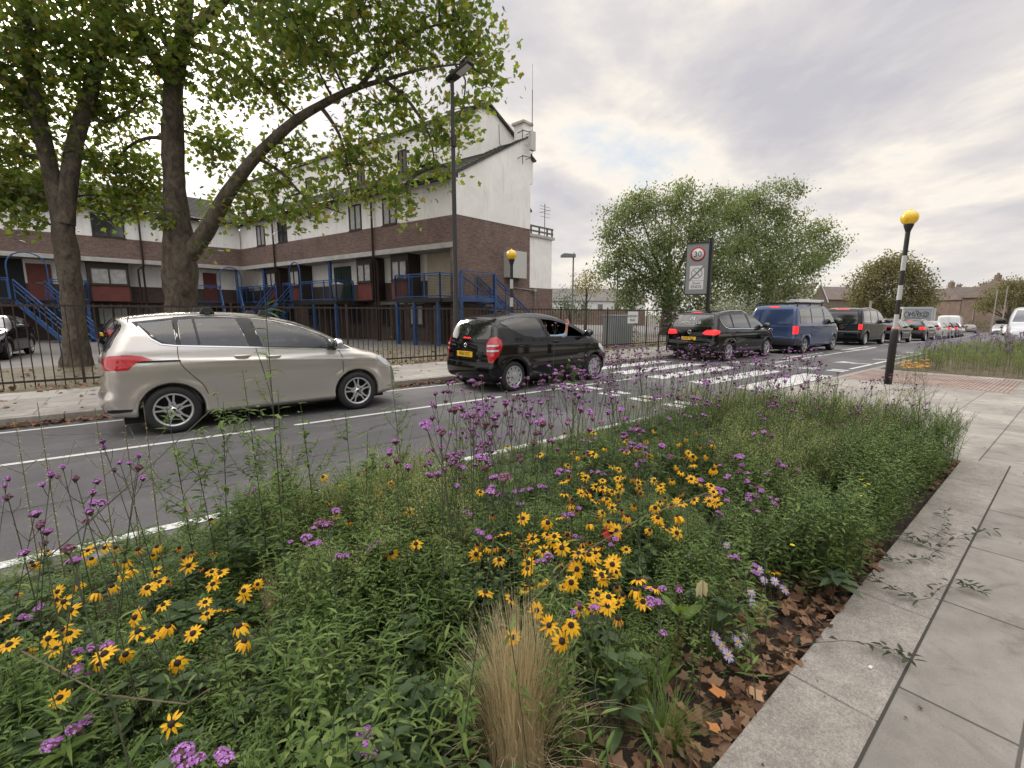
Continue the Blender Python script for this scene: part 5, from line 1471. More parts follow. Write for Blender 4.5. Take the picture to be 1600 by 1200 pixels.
# rear part of the gable side
mb = MB(); mb.box((5.2, -6, Z0), (7.3, -0.05, 3.0)); wobj(WG, mb, 'rear_brick_wall', M_BRICK, bld)
mb = MB(); mb.box((5.203, -6, 3.0), (7.25, -0.08, 5.72)); wobj(WG, mb, 'rear_render_wall', M_RENDER, bld)
mb = MB(); mb.box((5.203, -6.1, 5.72), (7.4, 0.02, 5.86)); wobj(WG, mb, 'rear_coping', M_CONC, bld)
mb = MB()
for z in (6.0, 6.25): mb.box((5.25, -0.12, z), (7.35, -0.06, z+0.09))
for s in (5.4, 6.1, 6.8, 7.25): mb.box((s, -0.14, 5.86), (s+0.06, -0.06, 6.34))
wobj(WG, mb, 'terrace_railing', mat('weathered_timber', (0.13, 0.12, 0.105), 0.8), bld)
# corner pier wall under the recess at the gable end, cream back wall
mb = MB(); mb.box((0.35, -REC-0.02, ZF+0.02), (3.0, -REC+0.02, ZS-0.004)); wobj(WF, mb, 'cream_wall', M_CREAM, bld)
mb = MB(); mb.box((0.36, -REC+0.02, ZF), (1.15, -REC+0.10, ZS-0.01)); wobj(WF, mb, 'dark_doorway', M_DARKIN, bld)
# windows of the upper white wall
for s in (4.0, 6.8, 14.2, 16.9):
    window(WF, s, s+1.05, ZW+0.02, ZW+1.35, bld, -0.06)
for s in (6.3, 11.6, 17.0, 23.4):
    window(WL, s, s+1.5, ZW+0.02, ZW+1.35, bld, -0.06)
# brown timber window bays below the band
def bay(W, s, w, parent, up=True):
    mb = MB(); mb.box((s, -REC+0.004, ZF), (s+w, -0.25, ZS-0.004)); b = wobj(W, mb, 'window_bay', M_DKBR, parent)
    pn = MB(); pn.box((s+0.08, -0.25, ZF+0.0), (s+w-0.08, -0.22, ZF+0.93)); 
    for k in range(1, 3): pn.box((s+0.08+(w-0.16)*k/3-0.01, -0.22, ZF), (s+0.08+(w-0.16)*k/3+0.01, -0.215, ZF+0.93))
    q = wobj(W, pn, 'panel', M_REDBR, b); q.location = (0,0,0); q.rotation_euler = (0,0,0)
    window(W, s+0.08, s+w-0.08, ZF+0.98, ZF+1.98, parent, -0.245, pane=M_NET if random.random() < .6 else M_PANE)
for s in (3.5, 6.35, 13.4, 16.2): bay(WF, s, 1.35, bld)
for s in (6.3, 15.0): bay(WL, s, 1.9, bld)
# ground floor windows and doors
for s in (3.6, 6.4, 8.9, 13.5, 16.3):
    window(WF, s, s+1.1, 0.95, 2.05, bld, -REC-0.25, pane=M_NET if s < 4 else M_PANE)
for s in (1.4, 5.2, 11.4): door(WF, s, s+0.85, 0.12, 2.1, bld, -REC-0.23, M_DKBR)
for s in (6.4, 14.0, 17.4): window(WL, s, s+1.5, 0.9, 2.0, bld, -REC-0.25)
door(WF, 9.35, 10.15, ZF, ZF+2.05, bld, -REC+0.03, M_GREEND); door(WF, 10.25, 11.0, ZF, ZF+2.05, bld, -REC+0.03, M_GREEND)
door(WF, 17.6, 18.4, ZF, ZF+2.05, bld, -REC+0.03, M_DKBR)
door(WL, 1.4, 2.2, ZF, ZF+2.05, bld, -REC+0.03, M_REDBR); door(WL, 9.7, 10.7, ZF, ZF+2.05, bld, -REC+0.03, M_REDBR)
mb = MB(); mb.box((10.8, -REC+0.006, ZF), (13.4, -REC+0.03, ZS-0.02)); wobj(WL, mb, 'dark_doorway', M_DARKIN, bld)
# numbers band over each door: concrete lintels on the ground floor
for s in (1.3, 3.5, 5.1, 6.3, 8.8):
    mb = MB(); mb.box((s, -REC-0.25, 2.1), (s+1.3, -REC-0.22, 2.28)); wobj(WF, mb, 'lintel', M_CONC, bld)
# downpipes
for W, s in ((WF, 5.75), (WF, 15.6), (WL, 5.6)):
    mb = MB(); mb.tube([(s, 0.12, ZE-0.1), (s, 0.12, ZS-0.1), (s+0.25, -0.16, ZS-0.35), (s+0.25, -0.16, 0.1)], 0.055, 8)
    mb.tube([(s, 0.12, ZE-0.1), (s, 0.12, ZS-0.1), (s, -0.12, ZS-0.3), (s, -0.12, 0.1)], 0.055, 8)
    wobj(W, mb, 'downpipe', M_PIPE, bld)
# blue concrete filled columns under the band
for W, s in ((WF, 0.18), (WF, 10.2), (WF, 17.8), (WL, 0.35), (WL, 9.3), (WL, 13.2)):
    mb = MB(); mb.tube([(s, -0.25, ZF), (s, -0.25, ZS)], 0.11 if s > 1 else 0.09, 12); wobj(W, mb, 'column', M_BLUEP, bld)

# upper storey block set back above the roof
UB = empty('upper_storey_block', (0, 0, 0), 0, 'white rendered top storey with sloping coping rising behind the tiled roof', 'building')
WU = Wall(PA + gd*3.1 + fd_*1.3, fd_, Vector((-1, -1)))
WUG = Wall(PA + gd*3.1 + fd_*1.3, gd, Vector((1, -1)))
mb = MB(); mb.box((0, -3.9, 8.6), (26, 0, 11.75)); wobj(WU, mb, 'front_wall', M_RENDER, UB)
mb = MB(); mb.prism([(-0.12, 11.75), (0.35, 12.05), (4.0, 10.1), (4.0, 8.9), (-0.0, 8.9)], -0.35, 0.03, 0, Matrix(((1,0,0,0),(0,0,1,0),(0,1,0,0),(0,0,0,1)))); fixn(wobj(WUG, mb, 'end_wall', M_RENDER, UB))
mb = MB(); mb.bar((-0.25, -0.15, 11.80), (0.35, -0.15, 12.12), 0.7, 0.09); mb.bar((0.33, -0.15, 12.12), (4.1, -0.15, 10.12), 0.7, 0.09); fixn(wobj(WUG, mb, 'end_coping', M_TILE, UB))
mb = MB(); mb.box((-0.2, -1.0, 11.752), (26, 0.18, 11.90)); wobj(WU, mb, 'coping', M_TILE, UB)
for s in (5.5, 9.3, 15.0, 20.0): window(WU, s, s+0.75, 9.6, 10.9, UB, 0.0)
mb = MB(); mb.tube([(1.2, 0.05, 11.3), (1.25, 0.05, 10.4), (1.6, 0.05, 10.1), (2.8, 0.05, 10.0)], 0.012, 5); wobj(WUG, mb, 'cable', M_BLACKP, UB)
# rear eave peeping out behind the gable
mb = MB(); mb.prism([(5.2, 7.5), (5.75, 7.15), (5.75, 7.05), (5.2, 7.3)], -3.0, -0.3, 0, Matrix(((1,0,0,0),(0,0,1,0),(0,1,0,0),(0,0,0,1)))); fixn(wobj(WG, mb, 'rear_eave', M_TILE, bld))

# equipment on the gable
def wthing(W, mb, name, m, label, cat, parent=None):
    o = wobj(W, mb, name, m, None); return tag(o, label, cat)
mb = MB(); mb.box((3.15, 0.015, 3.42), (4.35, 0.50, 4.72)); cb = wthing(WG, mb, 'equipment_cabinet', mat('pale_grey_metal', (0.46, 0.455, 0.43), 0.5), 'pale grey metal box fixed to the brick gable', 'cabinet')
mb = MB(); mb.box((3.13, 0.5, 3.40), (4.37, 0.515, 4.74)); q = wobj(WG, mb, 'door', mat('pale_grey_metal', (0.46, 0.455, 0.43), 0.5), cb); q.location = (0,0,0); q.rotation_euler = (0,0,0)
mb = MB(); mb.tube([(3.6, 0.05, 3.42), (3.6, 0.05, 2.95), (5.6, 0.05, 2.85), (5.6, 0.05, 0.3)], 0.03, 6); mb.box((5.5, 0.0, 2.78), (5.7, 0.1, 2.95)); wthing(WG, mb, 'cable_conduit', mat('grey_pipe', (0.3, 0.29, 0.28), 0.6), 'thin grey conduit running down the brick gable from the metal box', 'conduit')
an = MB()
an.tube([(4.85, 0.42, 9.3), (4.85, 0.42, 12.7)], 0.022, 6); an.tube([(4.85, 0.42, 11.4), (4.85, 0.42, 13.9)], 0.010, 6)
for z in (9.5, 10.7): an.bar((4.85, 0.0, z), (4.85, 0.42, z), 0.03, 0.03); an.bar((4.2, 0.35, z-0.05), (4.85, 0.42, z), 0.03, 0.03); an.bar((4.2, 0.02, z-0.1), (4.2, 0.4, z-0.05), 0.03, 0.03); an.bar((4.2, 0.35, z-0.45), (4.2, 0.35, z), 0.025, 0.025)
a_ = wthing(WG, an, 'antenna_mast', M_BLACKP, 'tall thin whip antenna bracketed to the white gable beside the chimney', 'antenna')
mb = MB(); mb.box((4.7, 0.30, 9.85), (5.05, 0.50, 10.75)); q = wobj(WG, mb, 'antenna_box', mat('pale_grey_metal', (0.46, 0.455, 0.43), 0.5), a_); q.location = (0,0,0); q.rotation_euler = (0,0,0)
tv = MB(); tv.tube([(6.6, -0.1, 4.9), (6.6, -0.1, 7.6)], 0.02, 6)
for k, z in enumerate((6.9, 7.1, 7.3, 7.45)): tv.bar((6.2, -0.1-0.0, z), (7.05, -0.1, z), 0.015, 0.015)
tv.bar((6.6, -0.5, 7.2), (6.6, 0.3, 7.2), 0.015, 0.015)
wthing(WG, tv, 'television_aerial', M_BLACKP, 'small television aerial above the low white rear wall of the flats', 'aerial')

# blue landings, railings and stairs
def mesh_panel(mb, a, b, z0, z1, mi=1, step=0.07):
    """fine mesh infill between two wall coordinate points"""
    a = Vector((*a, 0)); b = Vector((*b, 0)); l = (b-a).length; n = int(l/step)
    for k in range(n+1):
        p = a+(b-a)*k/max(n, 1); mb.bar((p.x, p.y, z0), (p.x, p.y, z1), 0.008, 0.008, mi)
    for k in range(int((z1-z0)/step)+1): mb.bar((a.x, a.y, z0+k*step), (b.x, b.y, z0+k*step), 0.008, 0.008, mi)
def landing(W, s0, s1, dep, name_label, stair=None, hoop=None, posts=(), blue=True, open_=None):
    t = empty('staircase', (0, 0, 0), 0, name_label, 'staircase', 'blue metal staircases of the flats')
    rz = atan2(W.d.y, W.d.x)
    mb = MB(); mb.box((s0, -REC+0.01, ZF-0.22), (s1, dep, ZF-0.02)); wobj(W, mb, 'platform', M_DKBR, t)
    mb = MB(); mb.bar((s0, dep, ZF-0.12), (s1, dep, ZF-0.12), 0.06, 0.22)
    wobj(W, mb, 'edge_beam', M_BLACKP, t)
    segs = [((s0, dep), (s1, dep)), ((s0, -0.2), (s0, dep)), ((s1, -0.2), (s1, dep))]
    if open_ is not None:
        a, b = open_; segs = [((s0, dep), (a, dep)), ((b, dep), (s1, dep))]+segs[1:]
    for a, b in segs:
        if abs(a[0]-b[0])+abs(a[1]-b[1]) < 0.15: continue
        mb = MB(); mb.bar((*a, ZF+1.08), (*b, ZF+1.08), 0.05, 0.05); mb.bar((*a, ZF+0.98), (*b, ZF+0.98), 0.04, 0.04); mb.bar((*a, ZF+0.05), (*b, ZF+0.05), 0.04, 0.05)
        l = abs(a[0]-b[0])+abs(a[1]-b[1]); n = max(1, round(l/1.0))
        for k in range(n+1):
            x = a[0]+(b[0]-a[0])*k/n; y = a[1]+(b[1]-a[1])*k/n; mb.bar((x, y, ZF-0.1), (x, y, ZF+1.05), 0.06, 0.06)
        mesh_panel(mb, a, b, ZF+0.08, ZF+0.95)
        wobj(W, mb, 'railing', [M_BLUEP, M_BLACKP], t)
    for s in posts:
        mb = MB(); mb.box((s-0.07, dep-0.07, 0.1), (s+0.07, dep+0.07, ZF-0.23)); wobj(W, mb, 'post', M_BLUEP, t)
    if stair:
        # stair: top (sa, oa) -> bottom (sb, ob)
        (sa, oa), (sb, ob), wdt = stair
        A = Vector((sa, oa, ZF)); Bq = Vector((sb, ob, 0.15)); dr = (Bq-A); h = Vector((dr.x, dr.y, 0)).normalized(); side = Vector((-h.y, h.x, 0))*wdt/2
        tr = MB(); n = 12
        for k in range(n):
            c = A+dr*(k+0.5)/n; tr.bar(c-side, c+side, 0.26, 0.04)
        wobj(W, tr, 'treads', M_BLACKP, t)
        for sg in (-1, 1):
            mb = MB(); mb.bar(A+side*sg-Vector((0,0,0.15)), Bq+side*sg-Vector((0,0,0.05)), 0.05, 0.26)
            mb.bar(A+side*sg+Vector((0,0,1.0)), Bq+side*sg+Vector((0,0,1.0)), 0.05, 0.05); mb.bar(A+side*sg+Vector((0,0,0.78)), Bq+side*sg+Vector((0,0,0.78)), 0.035, 0.035)
            mb.bar(A+side*sg+Vector((0,0,0.5)), Bq+side*sg+Vector((0,0,0.5)), 0.03, 0.03)
            for k in range(5):
                c = A+dr*k/4+side*sg; mb.bar(c, c+Vector((0,0,1.0)), 0.045, 0.045)
            wobj(W, mb, 'stringer', M_BLUEP, t)
    if hoop:
        s, o, w = hoop; pts = [(s-w/2, o, ZF)]+[(s-w/2, o, ZF+1.7)]+[(s-w/2*cos(pi*k/10), o, ZF+1.7+w/2*sin(pi*k/10)) for k in range(1, 10)]+[(s+w/2, o, ZF+1.7), (s+w/2, o, ZF)]
        mb = MB(); mb.tube(pts, 0.035, 8); wobj(W, mb, 'hoop', M_BLUEP, t)
    return t
# landing by the gable corner wraps round and its stair runs down along the gable
t1 = landing(WF, 0.2, 3.2, 0.9, 'blue staircase at the brick gable corner with a platform on blue posts', None, None, posts=(0.35, 1.9, 3.1))
mb = MB(); mb.box((-0.9, 0.03, ZF-0.22), (1.2, 1.3, ZF-0.02)); wobj(WG, mb, 'platform', M_DKBR, t1)
mb = MB(); mb.bar((-0.9, 1.3, ZF+1.08), (1.2, 1.3, ZF+1.08), 0.05, 0.05); mb.bar((-0.9, 1.3, ZF+0.05), (1.2, 1.3, ZF+0.05), 0.05, 0.05); mb.bar((-0.9, 1.3, ZF-0.12), (1.2, 1.3, ZF-0.12), 0.06, 0.2)
for s in (-0.9, 1.2): mb.box((s-0.06, 1.24, 0.1), (s+0.06, 1.36, ZF+1.05))
mesh_panel(mb, (-0.9, 1.3), (1.2, 1.3), ZF+0.08, ZF+1.0); mb.bar((-0.9, 1.3, ZF+0.9), (1.0, 1.3, ZF+0.0), 0.05, 0.05)
wobj(WG, mb, 'railing', [M_BLUEP, M_BLACKP], t1)
A_ = Vector((1.2, 0.65, ZF)); B_ = Vector((4.6, 0.65, 0.15)); dr = B_-A_
mb = MB()
for k in range(12):
    c = A_+dr*(k+0.5)/12; mb.bar(c-Vector((0,0.5,0)), c+Vector((0,0.5,0)), 0.26, 0.04)
wobj(WG, mb, 'treads', M_BLACKP, t1)
for o_ in (0.15, 1.2):
    mb = MB(); q_ = Vector((0, o_-0.65, 0))
    mb.bar(A_+q_-Vector((0,0,0.15)), B_+q_-Vector((0,0,0.05)), 0.05, 0.24); mb.bar(A_+q_+Vector((0,0,1.02)), B_+q_+Vector((0,0,1.0)), 0.06, 0.06); mb.bar(A_+q_+Vector((0,0,0.85)), B_+q_+Vector((0,0,0.83)), 0.04, 0.04)
    for k in range(5):
        c = A_+dr*k/4+q_; mb.bar(c, c+Vector((0,0,1.0)), 0.05, 0.05)
    wobj(WG, mb, 'stringer', M_BLUEP, t1)
landing(WF, 8.0, 13.4, 0.9, 'blue staircase with a hoop in front of the green doors, middle of the long facade', ((12.2, 1.5), (15.8, 1.7), 1.0), (12.0, 0.9, 1.1), (8.1, 10.2, 13.3), open_=(11.4, 12.6))
landing(WF, 16.2, 20.0, 0.4, 'blue platform at the inner corner of the flats with a bicycle on it', None, None, (16.3,))
landing(WL, 0.1, 3.3, 1.0, 'blue staircase with a hoop at the inner corner, left of the bicycle', ((1.2, 1.0), (1.9, 4.4), 1.1), (1.1, 1.0, 1.3), (0.2, 3.2), open_=(0.5, 1.8))
landing(WL, 8.4, 14.6, 1.2, 'blue staircase with a tall hoop at the far left, behind the first plane tree', ((10.7, 1.2), (9.2, 4.3), 1.3), (10.7, 1.2, 1.5), (8.5, 14.4), open_=(9.9, 11.5))
# white bin on the middle landing
b = MB(); b.lathe([(0.001, 0), (0.26, 0), (0.30, 0.85), (0.32, 0.86), (0.31, 0.93), (0.1, 1.0), (0.001, 1.0)], 16)
o = b.build('waste_bin', mat('white_bin', (0.5, 0.5, 0.48), 0.5)); p = WF.P + WF.d*8.5 + WF.o*0.45; o.location = (p.x, p.y, ZF-0.02); tag(o, 'pale bin with a domed lid on the middle blue landing', 'bin')
# bicycle
def bike(loc, rz):
    t = empty('bicycle', loc, rz, 'dark bicycle leaning on the blue railing at the inner corner of the flats', 'bicycle')
    for x in (-0.5, 0.5):
        w = MB(); n = 24
        w.tube([(x+0.33*cos(2*pi*k/n), 0, 0.34+0.33*sin(2*pi*k/n)) for k in range(n+1)], 0.018, 6, cap=False)
        for k in range(8): w.bar((x, 0, 0.34), (x+0.32*cos(pi*k/4), 0, 0.34+0.32*sin(pi*k/4)), 0.006, 0.006)
        w.build('wheel', M_BLACKP, t)
    f = MB(); P_ = lambda *a: [(x, 0, z) for x, z in a]
    for pts in (P_((-0.5,.34),(-0.1,.3)), P_((-0.5,.34),(-0.2,.75)), P_((-0.1,.3),(-0.24,.88)), P_((-0.2,.75),(.32,.8)), P_((-0.1,.3),(.34,.72)), P_((.5,.34),(.3,.92))): f.tube(pts, 0.018, 6)
    f.build('frame', M_BLACKP, t)
    h = MB(); h.tube([(0.3, -0.25, 0.95), (0.3, 0.25, 0.95)], 0.014, 6); h.build('handlebar', M_BLACKP, t)
    s = MB(); s.ball((-0.26, 0, 0.92), (0.13, 0.06, 0.03)); s.build('saddle', M_BLACKP, t)
p = WF.P + WF.d*18.9 + WF.o*0.15
bike((p.x, p.y, ZF-0.02), atan2(WF.d.y, WF.d.x))
# ================================================================ railing along the far pavement
M_RAIL = pmat('railing_paint', speck((0.028, 0.018, 0.014), 0.5, 6, 70, 0.4, 0.002), 0.65)
fen = empty('railing', R(-12, 13.0), ROADZ, 'tall dark metal railing with vertical bars along the far pavement', 'railing')
PL = 2.75
for k in range(17):
    a = k*PL; mb = MB()
    mb.bar((a, 0, 1.74), (a+PL, 0, 1.74), 0.014, 0.045); mb.bar((a, 0, 0.26), (a+PL, 0, 0.26), 0.014, 0.045)
    n = 19
    for j in range(1, n): mb.tube([(a+PL*j/n, 0, 0.10), (a+PL*j/n, 0, 1.79)], 0.0105, 5)
    mb.build('bar_panel', M_RAIL, fen)
    mb = MB(); mb.box((a-0.022, -0.022, 0.08), (a+0.022, 0.022, 1.84)); mb.build('post', M_RAIL, fen)
# street name sign on the railing
sg = empty('street_sign', R(12.6+4.55, 12.96, 1.42), ROADZ, 'white street name plate fixed to the dark railing', 'sign')
mb = MB(); mb.box((-0.36, -0.02, -0.26), (0.36, 0.0, 0.26)); mb.build('plate', mat('sign_white', (0.62, 0.62, 0.61), 0.5), sg)
for body, z, s in (('WESTBURY', 0.05, 0.14), ('ROAD', -0.12, 0.14)):
    text_obj('lettering', body, s, Matrix.Translation((-0.02 if s else 0, -0.024, z)) @ Matrix.Rotation(pi/2, 4, 'X'), M_INK, sg, 0.95)
# grey corrugated utility cabinet behind the railing
p = R(17.7, 14.2)
uc = empty('utility_cabinet', (p.x, p.y, 0.1), ROADZ, 'grey ribbed utility cabinet standing behind the railing under the big tree', 'cabinet')
mb = MB(); mb.box((-0.75, -0.3, 0), (0.75, 0.3, 1.38))
for k in range(10): mb.box((-0.70+k*0.145, -0.325, 0.06), (-0.62+k*0.145, -0.302, 1.3))
mb.build('body', mat('cabinet_grey', (0.25, 0.27, 0.265), 0.6), uc)
mb = MB(); mb.box((-0.78, -0.34, 1.381), (0.78, 0.32, 1.44)); mb.build('lid', mat('cabinet_lid', (0.36, 0.38, 0.37), 0.6), uc)
# bicycle hoop by the kerb
mb = MB(); mb.tube([(0, 0, 0.1), (0, 0, 0.8)]+[(0.28-0.28*cos(pi*k/8), 0, 0.8+0.22*sin(pi*k/8)) for k in range(1, 8)]+[(0.56, 0, 0.8), (0.56, 0, 0.1)], 0.03, 8)
o = mb.build('bollard_hoop', M_BLACKP); o.location = R(15.7, 10.6); o.rotation_euler = (0, 0, ROADZ); tag(o, 'low black tubular hoop on the far pavement left of the black people carrier', 'hoop')
# timber fence, behind the railing to the right of the flats
tf = empty('timber_fence', R(11.2, 20.5), ROADZ+radians(-8), 'weathered brown boarded fence behind the railing, right of the brick gable', 'fence')
M_TIMB = pmat('fence_boards', speck((0.13, 0.085, 0.07), 0.3, 2.2, 40, 0.3, 0.003), 0.9)
mb = MB()
for k in range(50): mb.box((k*0.15, 0, 0.1), (k*0.15+0.138, 0.02+0.008*(k % 2), 1.45))
mb.build('boards', M_TIMB, tf)
mb = MB(); mb.box((-0.02, -0.02, 1.452), (7.55, 0.06, 1.50)); mb.build('capping', M_TIMB, tf)
mb = MB(); mb.box((7.5, 0, 0.1), (7.62, 9, 1.5)); mb.build('return_panel', M_TIMB, tf)

# ================================================================ lamps, beacons, road sign
def lamp_post():
    b = px(708, 588, 0.1)
    b = R(6.15, 9.95, 0.1)
    t = empty('lamp_post', b, ROADZ, 'tall slim black lamp post by the far kerb in front of the brick gable', 'street lamp')
    mb = MB(); mb.tube([(0, 0, 0), (0, 0, 1.1)], 0.085, 14); mb.tube([(0, 0, 1.1), (0, 0, 1.16), (0.0, 0, 6.78)], [0.085, 0.062, 0.045], 14)
    mb.build('pole', M_BLACKP, t)
    mb = MB(); mb.prism([(-0.12, -0.10), (0.1, -0.13), (0.62, -0.11), (0.62, 0.11), (0.1, 0.13), (-0.12, 0.10)], 0, 0.07, 0, Matrix.Translation((0, 0, 6.8)) @ Matrix.Rotation(radians(-72), 4, 'Z') @ Matrix.Rotation(radians(-18), 4, 'Y'))
    h = mb.build('lamp_head', M_BLACKP, t, bevel=0.015)
    mb = MB(); mb.box((0.2, -0.09, -0.006), (0.55, 0.09, -0.001), 0, Matrix.Translation((0, 0, 6.8)) @ Matrix.Rotation(radians(-72), 4, 'Z') @ Matrix.Rotation(radians(-18), 4, 'Y'))
    mb.build('lens', mat('lamp_lens', (0.5, 0.5, 0.48), 0.2), h)
    mb = MB(); mb.box((-0.05, -0.08, 5.35), (0.04, -0.04, 5.6)); mb.tube([(-0.06, 0, 5.35), (-0.12, 0, 5.45), (-0.06, 0, 5.55)], 0.012, 6); mb.build('bracket', M_BLACKP, t)
lamp_post()
M_AMB = mat('amber_globe', (0.80, 0.50, 0.015), 0.25, 0, Subsurface_Weight=0.2, Subsurface_Radius=(0.1, 0.06, 0.01), Coat_Weight=0.6)
M_BAND = mat('pale_band', (0.42, 0.42, 0.42), 0.55)
def beacon(loc, H, R_, label, lean=(0, 0)):
    t = empty('belisha_beacon', loc, 0, label, 'crossing beacon', 'crossing beacons'); t.rotation_euler = (lean[1], lean[0], 0)
    mb = MB(); mb.lathe([(0.001, 0), (0.070, 0), (0.070, 1.12), (0.062, 1.15), (0.044, 1.17)], 18); mb.build('sleeve', M_BLACKP, t)
    top = H-R_*2-0.13; cuts = [1.17]; st = (top-1.17)/6.6; cuts += [1.17+st*k for k in (1, 2, 3, 4, 5)]+[top]
    for k in range(6):
        mb = MB(); mb.tube([(0, 0, cuts[k]+0.0005), (0, 0, cuts[k+1])], 0.042, 16); mb.build('pole_band', M_BAND if k % 2 == 0 else M_BLACKP, t)
    mb = MB(); mb.lathe([(0.046, top), (0.05, top+0.02), (0.085, top+0.12), (0.085, top+0.14)], 18); mb.build('collar', M_BLACKP, t)
    mb = MB(); mb.ball((0, 0, top+0.12+R_), R_, 28, 18); mb.lathe([(0.02, top+0.12+R_*2-0.01), (0.018, top+0.12+R_*2+0.02), (0.001, top+0.12+R_*2+0.025)], 10); mb.build('globe', M_AMB, t)
p = px(1387, 600, 0.1); beacon(p, 3.56, 0.150, 'striped beacon with yellow globe at the near end of the crossing', (radians(0.6), 0))
p = R(7.9, 9.95, 0.12); p.z = 0.12; beacon(p, 3.15, 0.135, 'striped beacon with yellow globe across the road, in front of the brick wall')

# 30 / zone ends sign
def zone_sign():
    b = R(18.0, 9.95, 0.1)
    t = empty('road_sign', b, ROADZ, 'grey speed limit 30 and zone ends sign above the black people carrier', 'road sign')
    mb = MB(); mb.box((-0.06, -0.06, 0), (0.06, 0.06, 4.45)); mb.build('post', M_BLACKP, t)
    Mx = Matrix.Translation((-0.02, 0.0, 3.26)) @ Matrix.Rotation(radians(-68), 4, 'Z') @ Matrix.Rotation(pi/2, 4, 'X')
    def W(x, y, z=0): return Matrix.Translation((x, y, z))
    GREY = mat('sign_grey', (0.22, 0.23, 0.23), 0.55); WH = mat('sign_white', (0.62, 0.62, 0.61), 0.5); RED = mat('sign_red', (0.45, 0.01, 0.03), 0.5); BK = M_INK; G2 = mat('sign_grey_stroke', (0.16, 0.16, 0.165), 0.6)
    x0, x1, y0, y1 = -0.90, -0.06, -0.98, 1.0
    mb = MB(); mb.box((x0, y0, -0.02), (x1, y1, 0.0), 0, Mx); mb.build('board', GREY, t)
    mb = MB(); 
    for a, b_ in (((x0-0.02, y1, -0.05), (x1+0.02, y1+0.045, 0.03)), ((x0-0.02, y0-0.045, -0.05), (x1+0.02, y0, 0.03))): mb.box(a, b_, 0, Mx)
    mb.box((x0-0.025, y0, -0.05), (x0, y1, 0.012), 0, Mx); mb.build('frame', M_BLACKP, t)
    cx = (x0+x1)/2
    def disc(r, z, m, name, inner=0.001, cy=0.58, n=36):
        mb = MB(); mb.lathe([(inner, z-0.001), (inner, z), (r, z), (r, z-0.001)] if inner > 0.01 else [(0.0005, z), (r, z), (r, z-0.002)], n, 0, Mx @ W(cx, cy)); return mb.build(name, m, t)
    disc(0.285, 0.004, RED, 'roundel_ring'); disc(0.225, 0.008, WH, 'roundel_face')
    text_obj('lettering', '30', 0.30, Mx @ W(cx, 0.575, 0.011), BK, t, 1.05)
    mb = MB(); mb.box((cx-0.27, -0.45, 0.001), (cx+0.27, 0.13, 0.005), 0, Mx); mb.build('zone_plate', WH, t)
    mb = MB(); mb.box((cx-0.27, -0.80, 0.001), (cx+0.27, -0.465, 0.005), 0, Mx); mb.build('text_plate', WH, t)
    mb = MB(); mb.lathe([(0.19, 0.006), (0.19, 0.009), (0.215, 0.009), (0.215, 0.006)], 30, 0, Mx @ W(cx, -0.16))
    mb.box((-0.2, -0.013, 0.006), (0.2, 0.013, 0.0085), 0, Mx @ W(cx, -0.16) @ Matrix.Rotation(radians(-45), 4, 'Z'))
    mb.box((-0.39, -0.03, 0.009), (0.39, 0.03, 0.012), 0, Mx @ W(cx, -0.16) @ Matrix.Rotation(radians(46), 4, 'Z')); mb.build('zone_symbol', G2, t)
    text_obj('lettering', 'Zone', 0.13, Mx @ W(cx, -0.555, 0.008), BK, t, 1.1); text_obj('lettering', 'ENDS', 0.15, Mx @ W(cx, -0.70, 0.008), BK, t, 1.1)
zone_sign()

def small_lamp(x, ytop, Y, label, kind):
    b = pxd(x, ytop, Y); H = b.z
    t = empty('lamp_post', (b.x, b.y, 0.05), 0, label, 'street lamp')
    mb = MB(); mb.tube([(0, 0, 0), (0, 0, H-0.15)], [0.06, 0.045], 10); mb.build('pole', mat('galvanised_pole', (0.16, 0.165, 0.16), 0.5), t)
    mb = MB()
    if kind == 'flat': mb.box((-0.75, -0.17, H-0.16), (0.12, 0.17, H-0.04)); mb.prism([(-0.75, 0), (0.12, 0), (0.12, 0.05), (-0.55, 0.10)], -0.15, 0.15, 0, Matrix.Translation((0, 0, H-0.04)) @ Matrix.Rotation(pi/2, 4, 'X')); mb.box((0, -0.03, H+0.02), (0.06, 0.03, H+0.10))
    else: mb.ball((0, 0, H-0.05), (0.32, 0.32, 0.13), 16, 8); mb.tube([(0, 0, H-0.3), (0, 0, H-0.12)], [0.06, 0.12], 10)
    mb.build('lamp_head', mat('galvanised_pole', (0.16, 0.165, 0.16), 0.5) if kind == 'flat' else mat('pale_lamp', (0.55, 0.57, 0.57), 0.4), t)
small_lamp(896, 399, 28, 'grey lamp post with flat head right of the flats', 'flat')
small_lamp(966, 408, 33, 'pale lamp post with disc head in front of the big tree', 'disc')
for x, yt, Y, r, lab in ((1361, 470, 46, 0.13, 'short pale concrete post beside the brown tree'), (1551, 494, 52, 0.10, 'thin grey lamp column on the right pavement before the houses'), (1559, 452, 75, 0.09, 'telegraph pole above the houses on the right'), (1525, 462, 95, 0.08, 'thin telegraph pole by the left chimney of the far houses'), (1507, 457, 105, 0.07, 'faint far pole behind the brown roof'), (1575, 447, 60, 0.07, 'bare pole among the branches at the right edge')):
    b = pxd(x, yt, Y); mb = MB(); mb.tube([(0, 0, gz(b.x*UX+b.y*UY)), (0, 0, b.z)], [r, r*0.7], 8); o = mb.build('utility_pole', mat('weathered_pole', (0.26, 0.235, 0.21), 0.8)); o.location = (b.x, b.y, 0); tag(o, lab, 'pole')
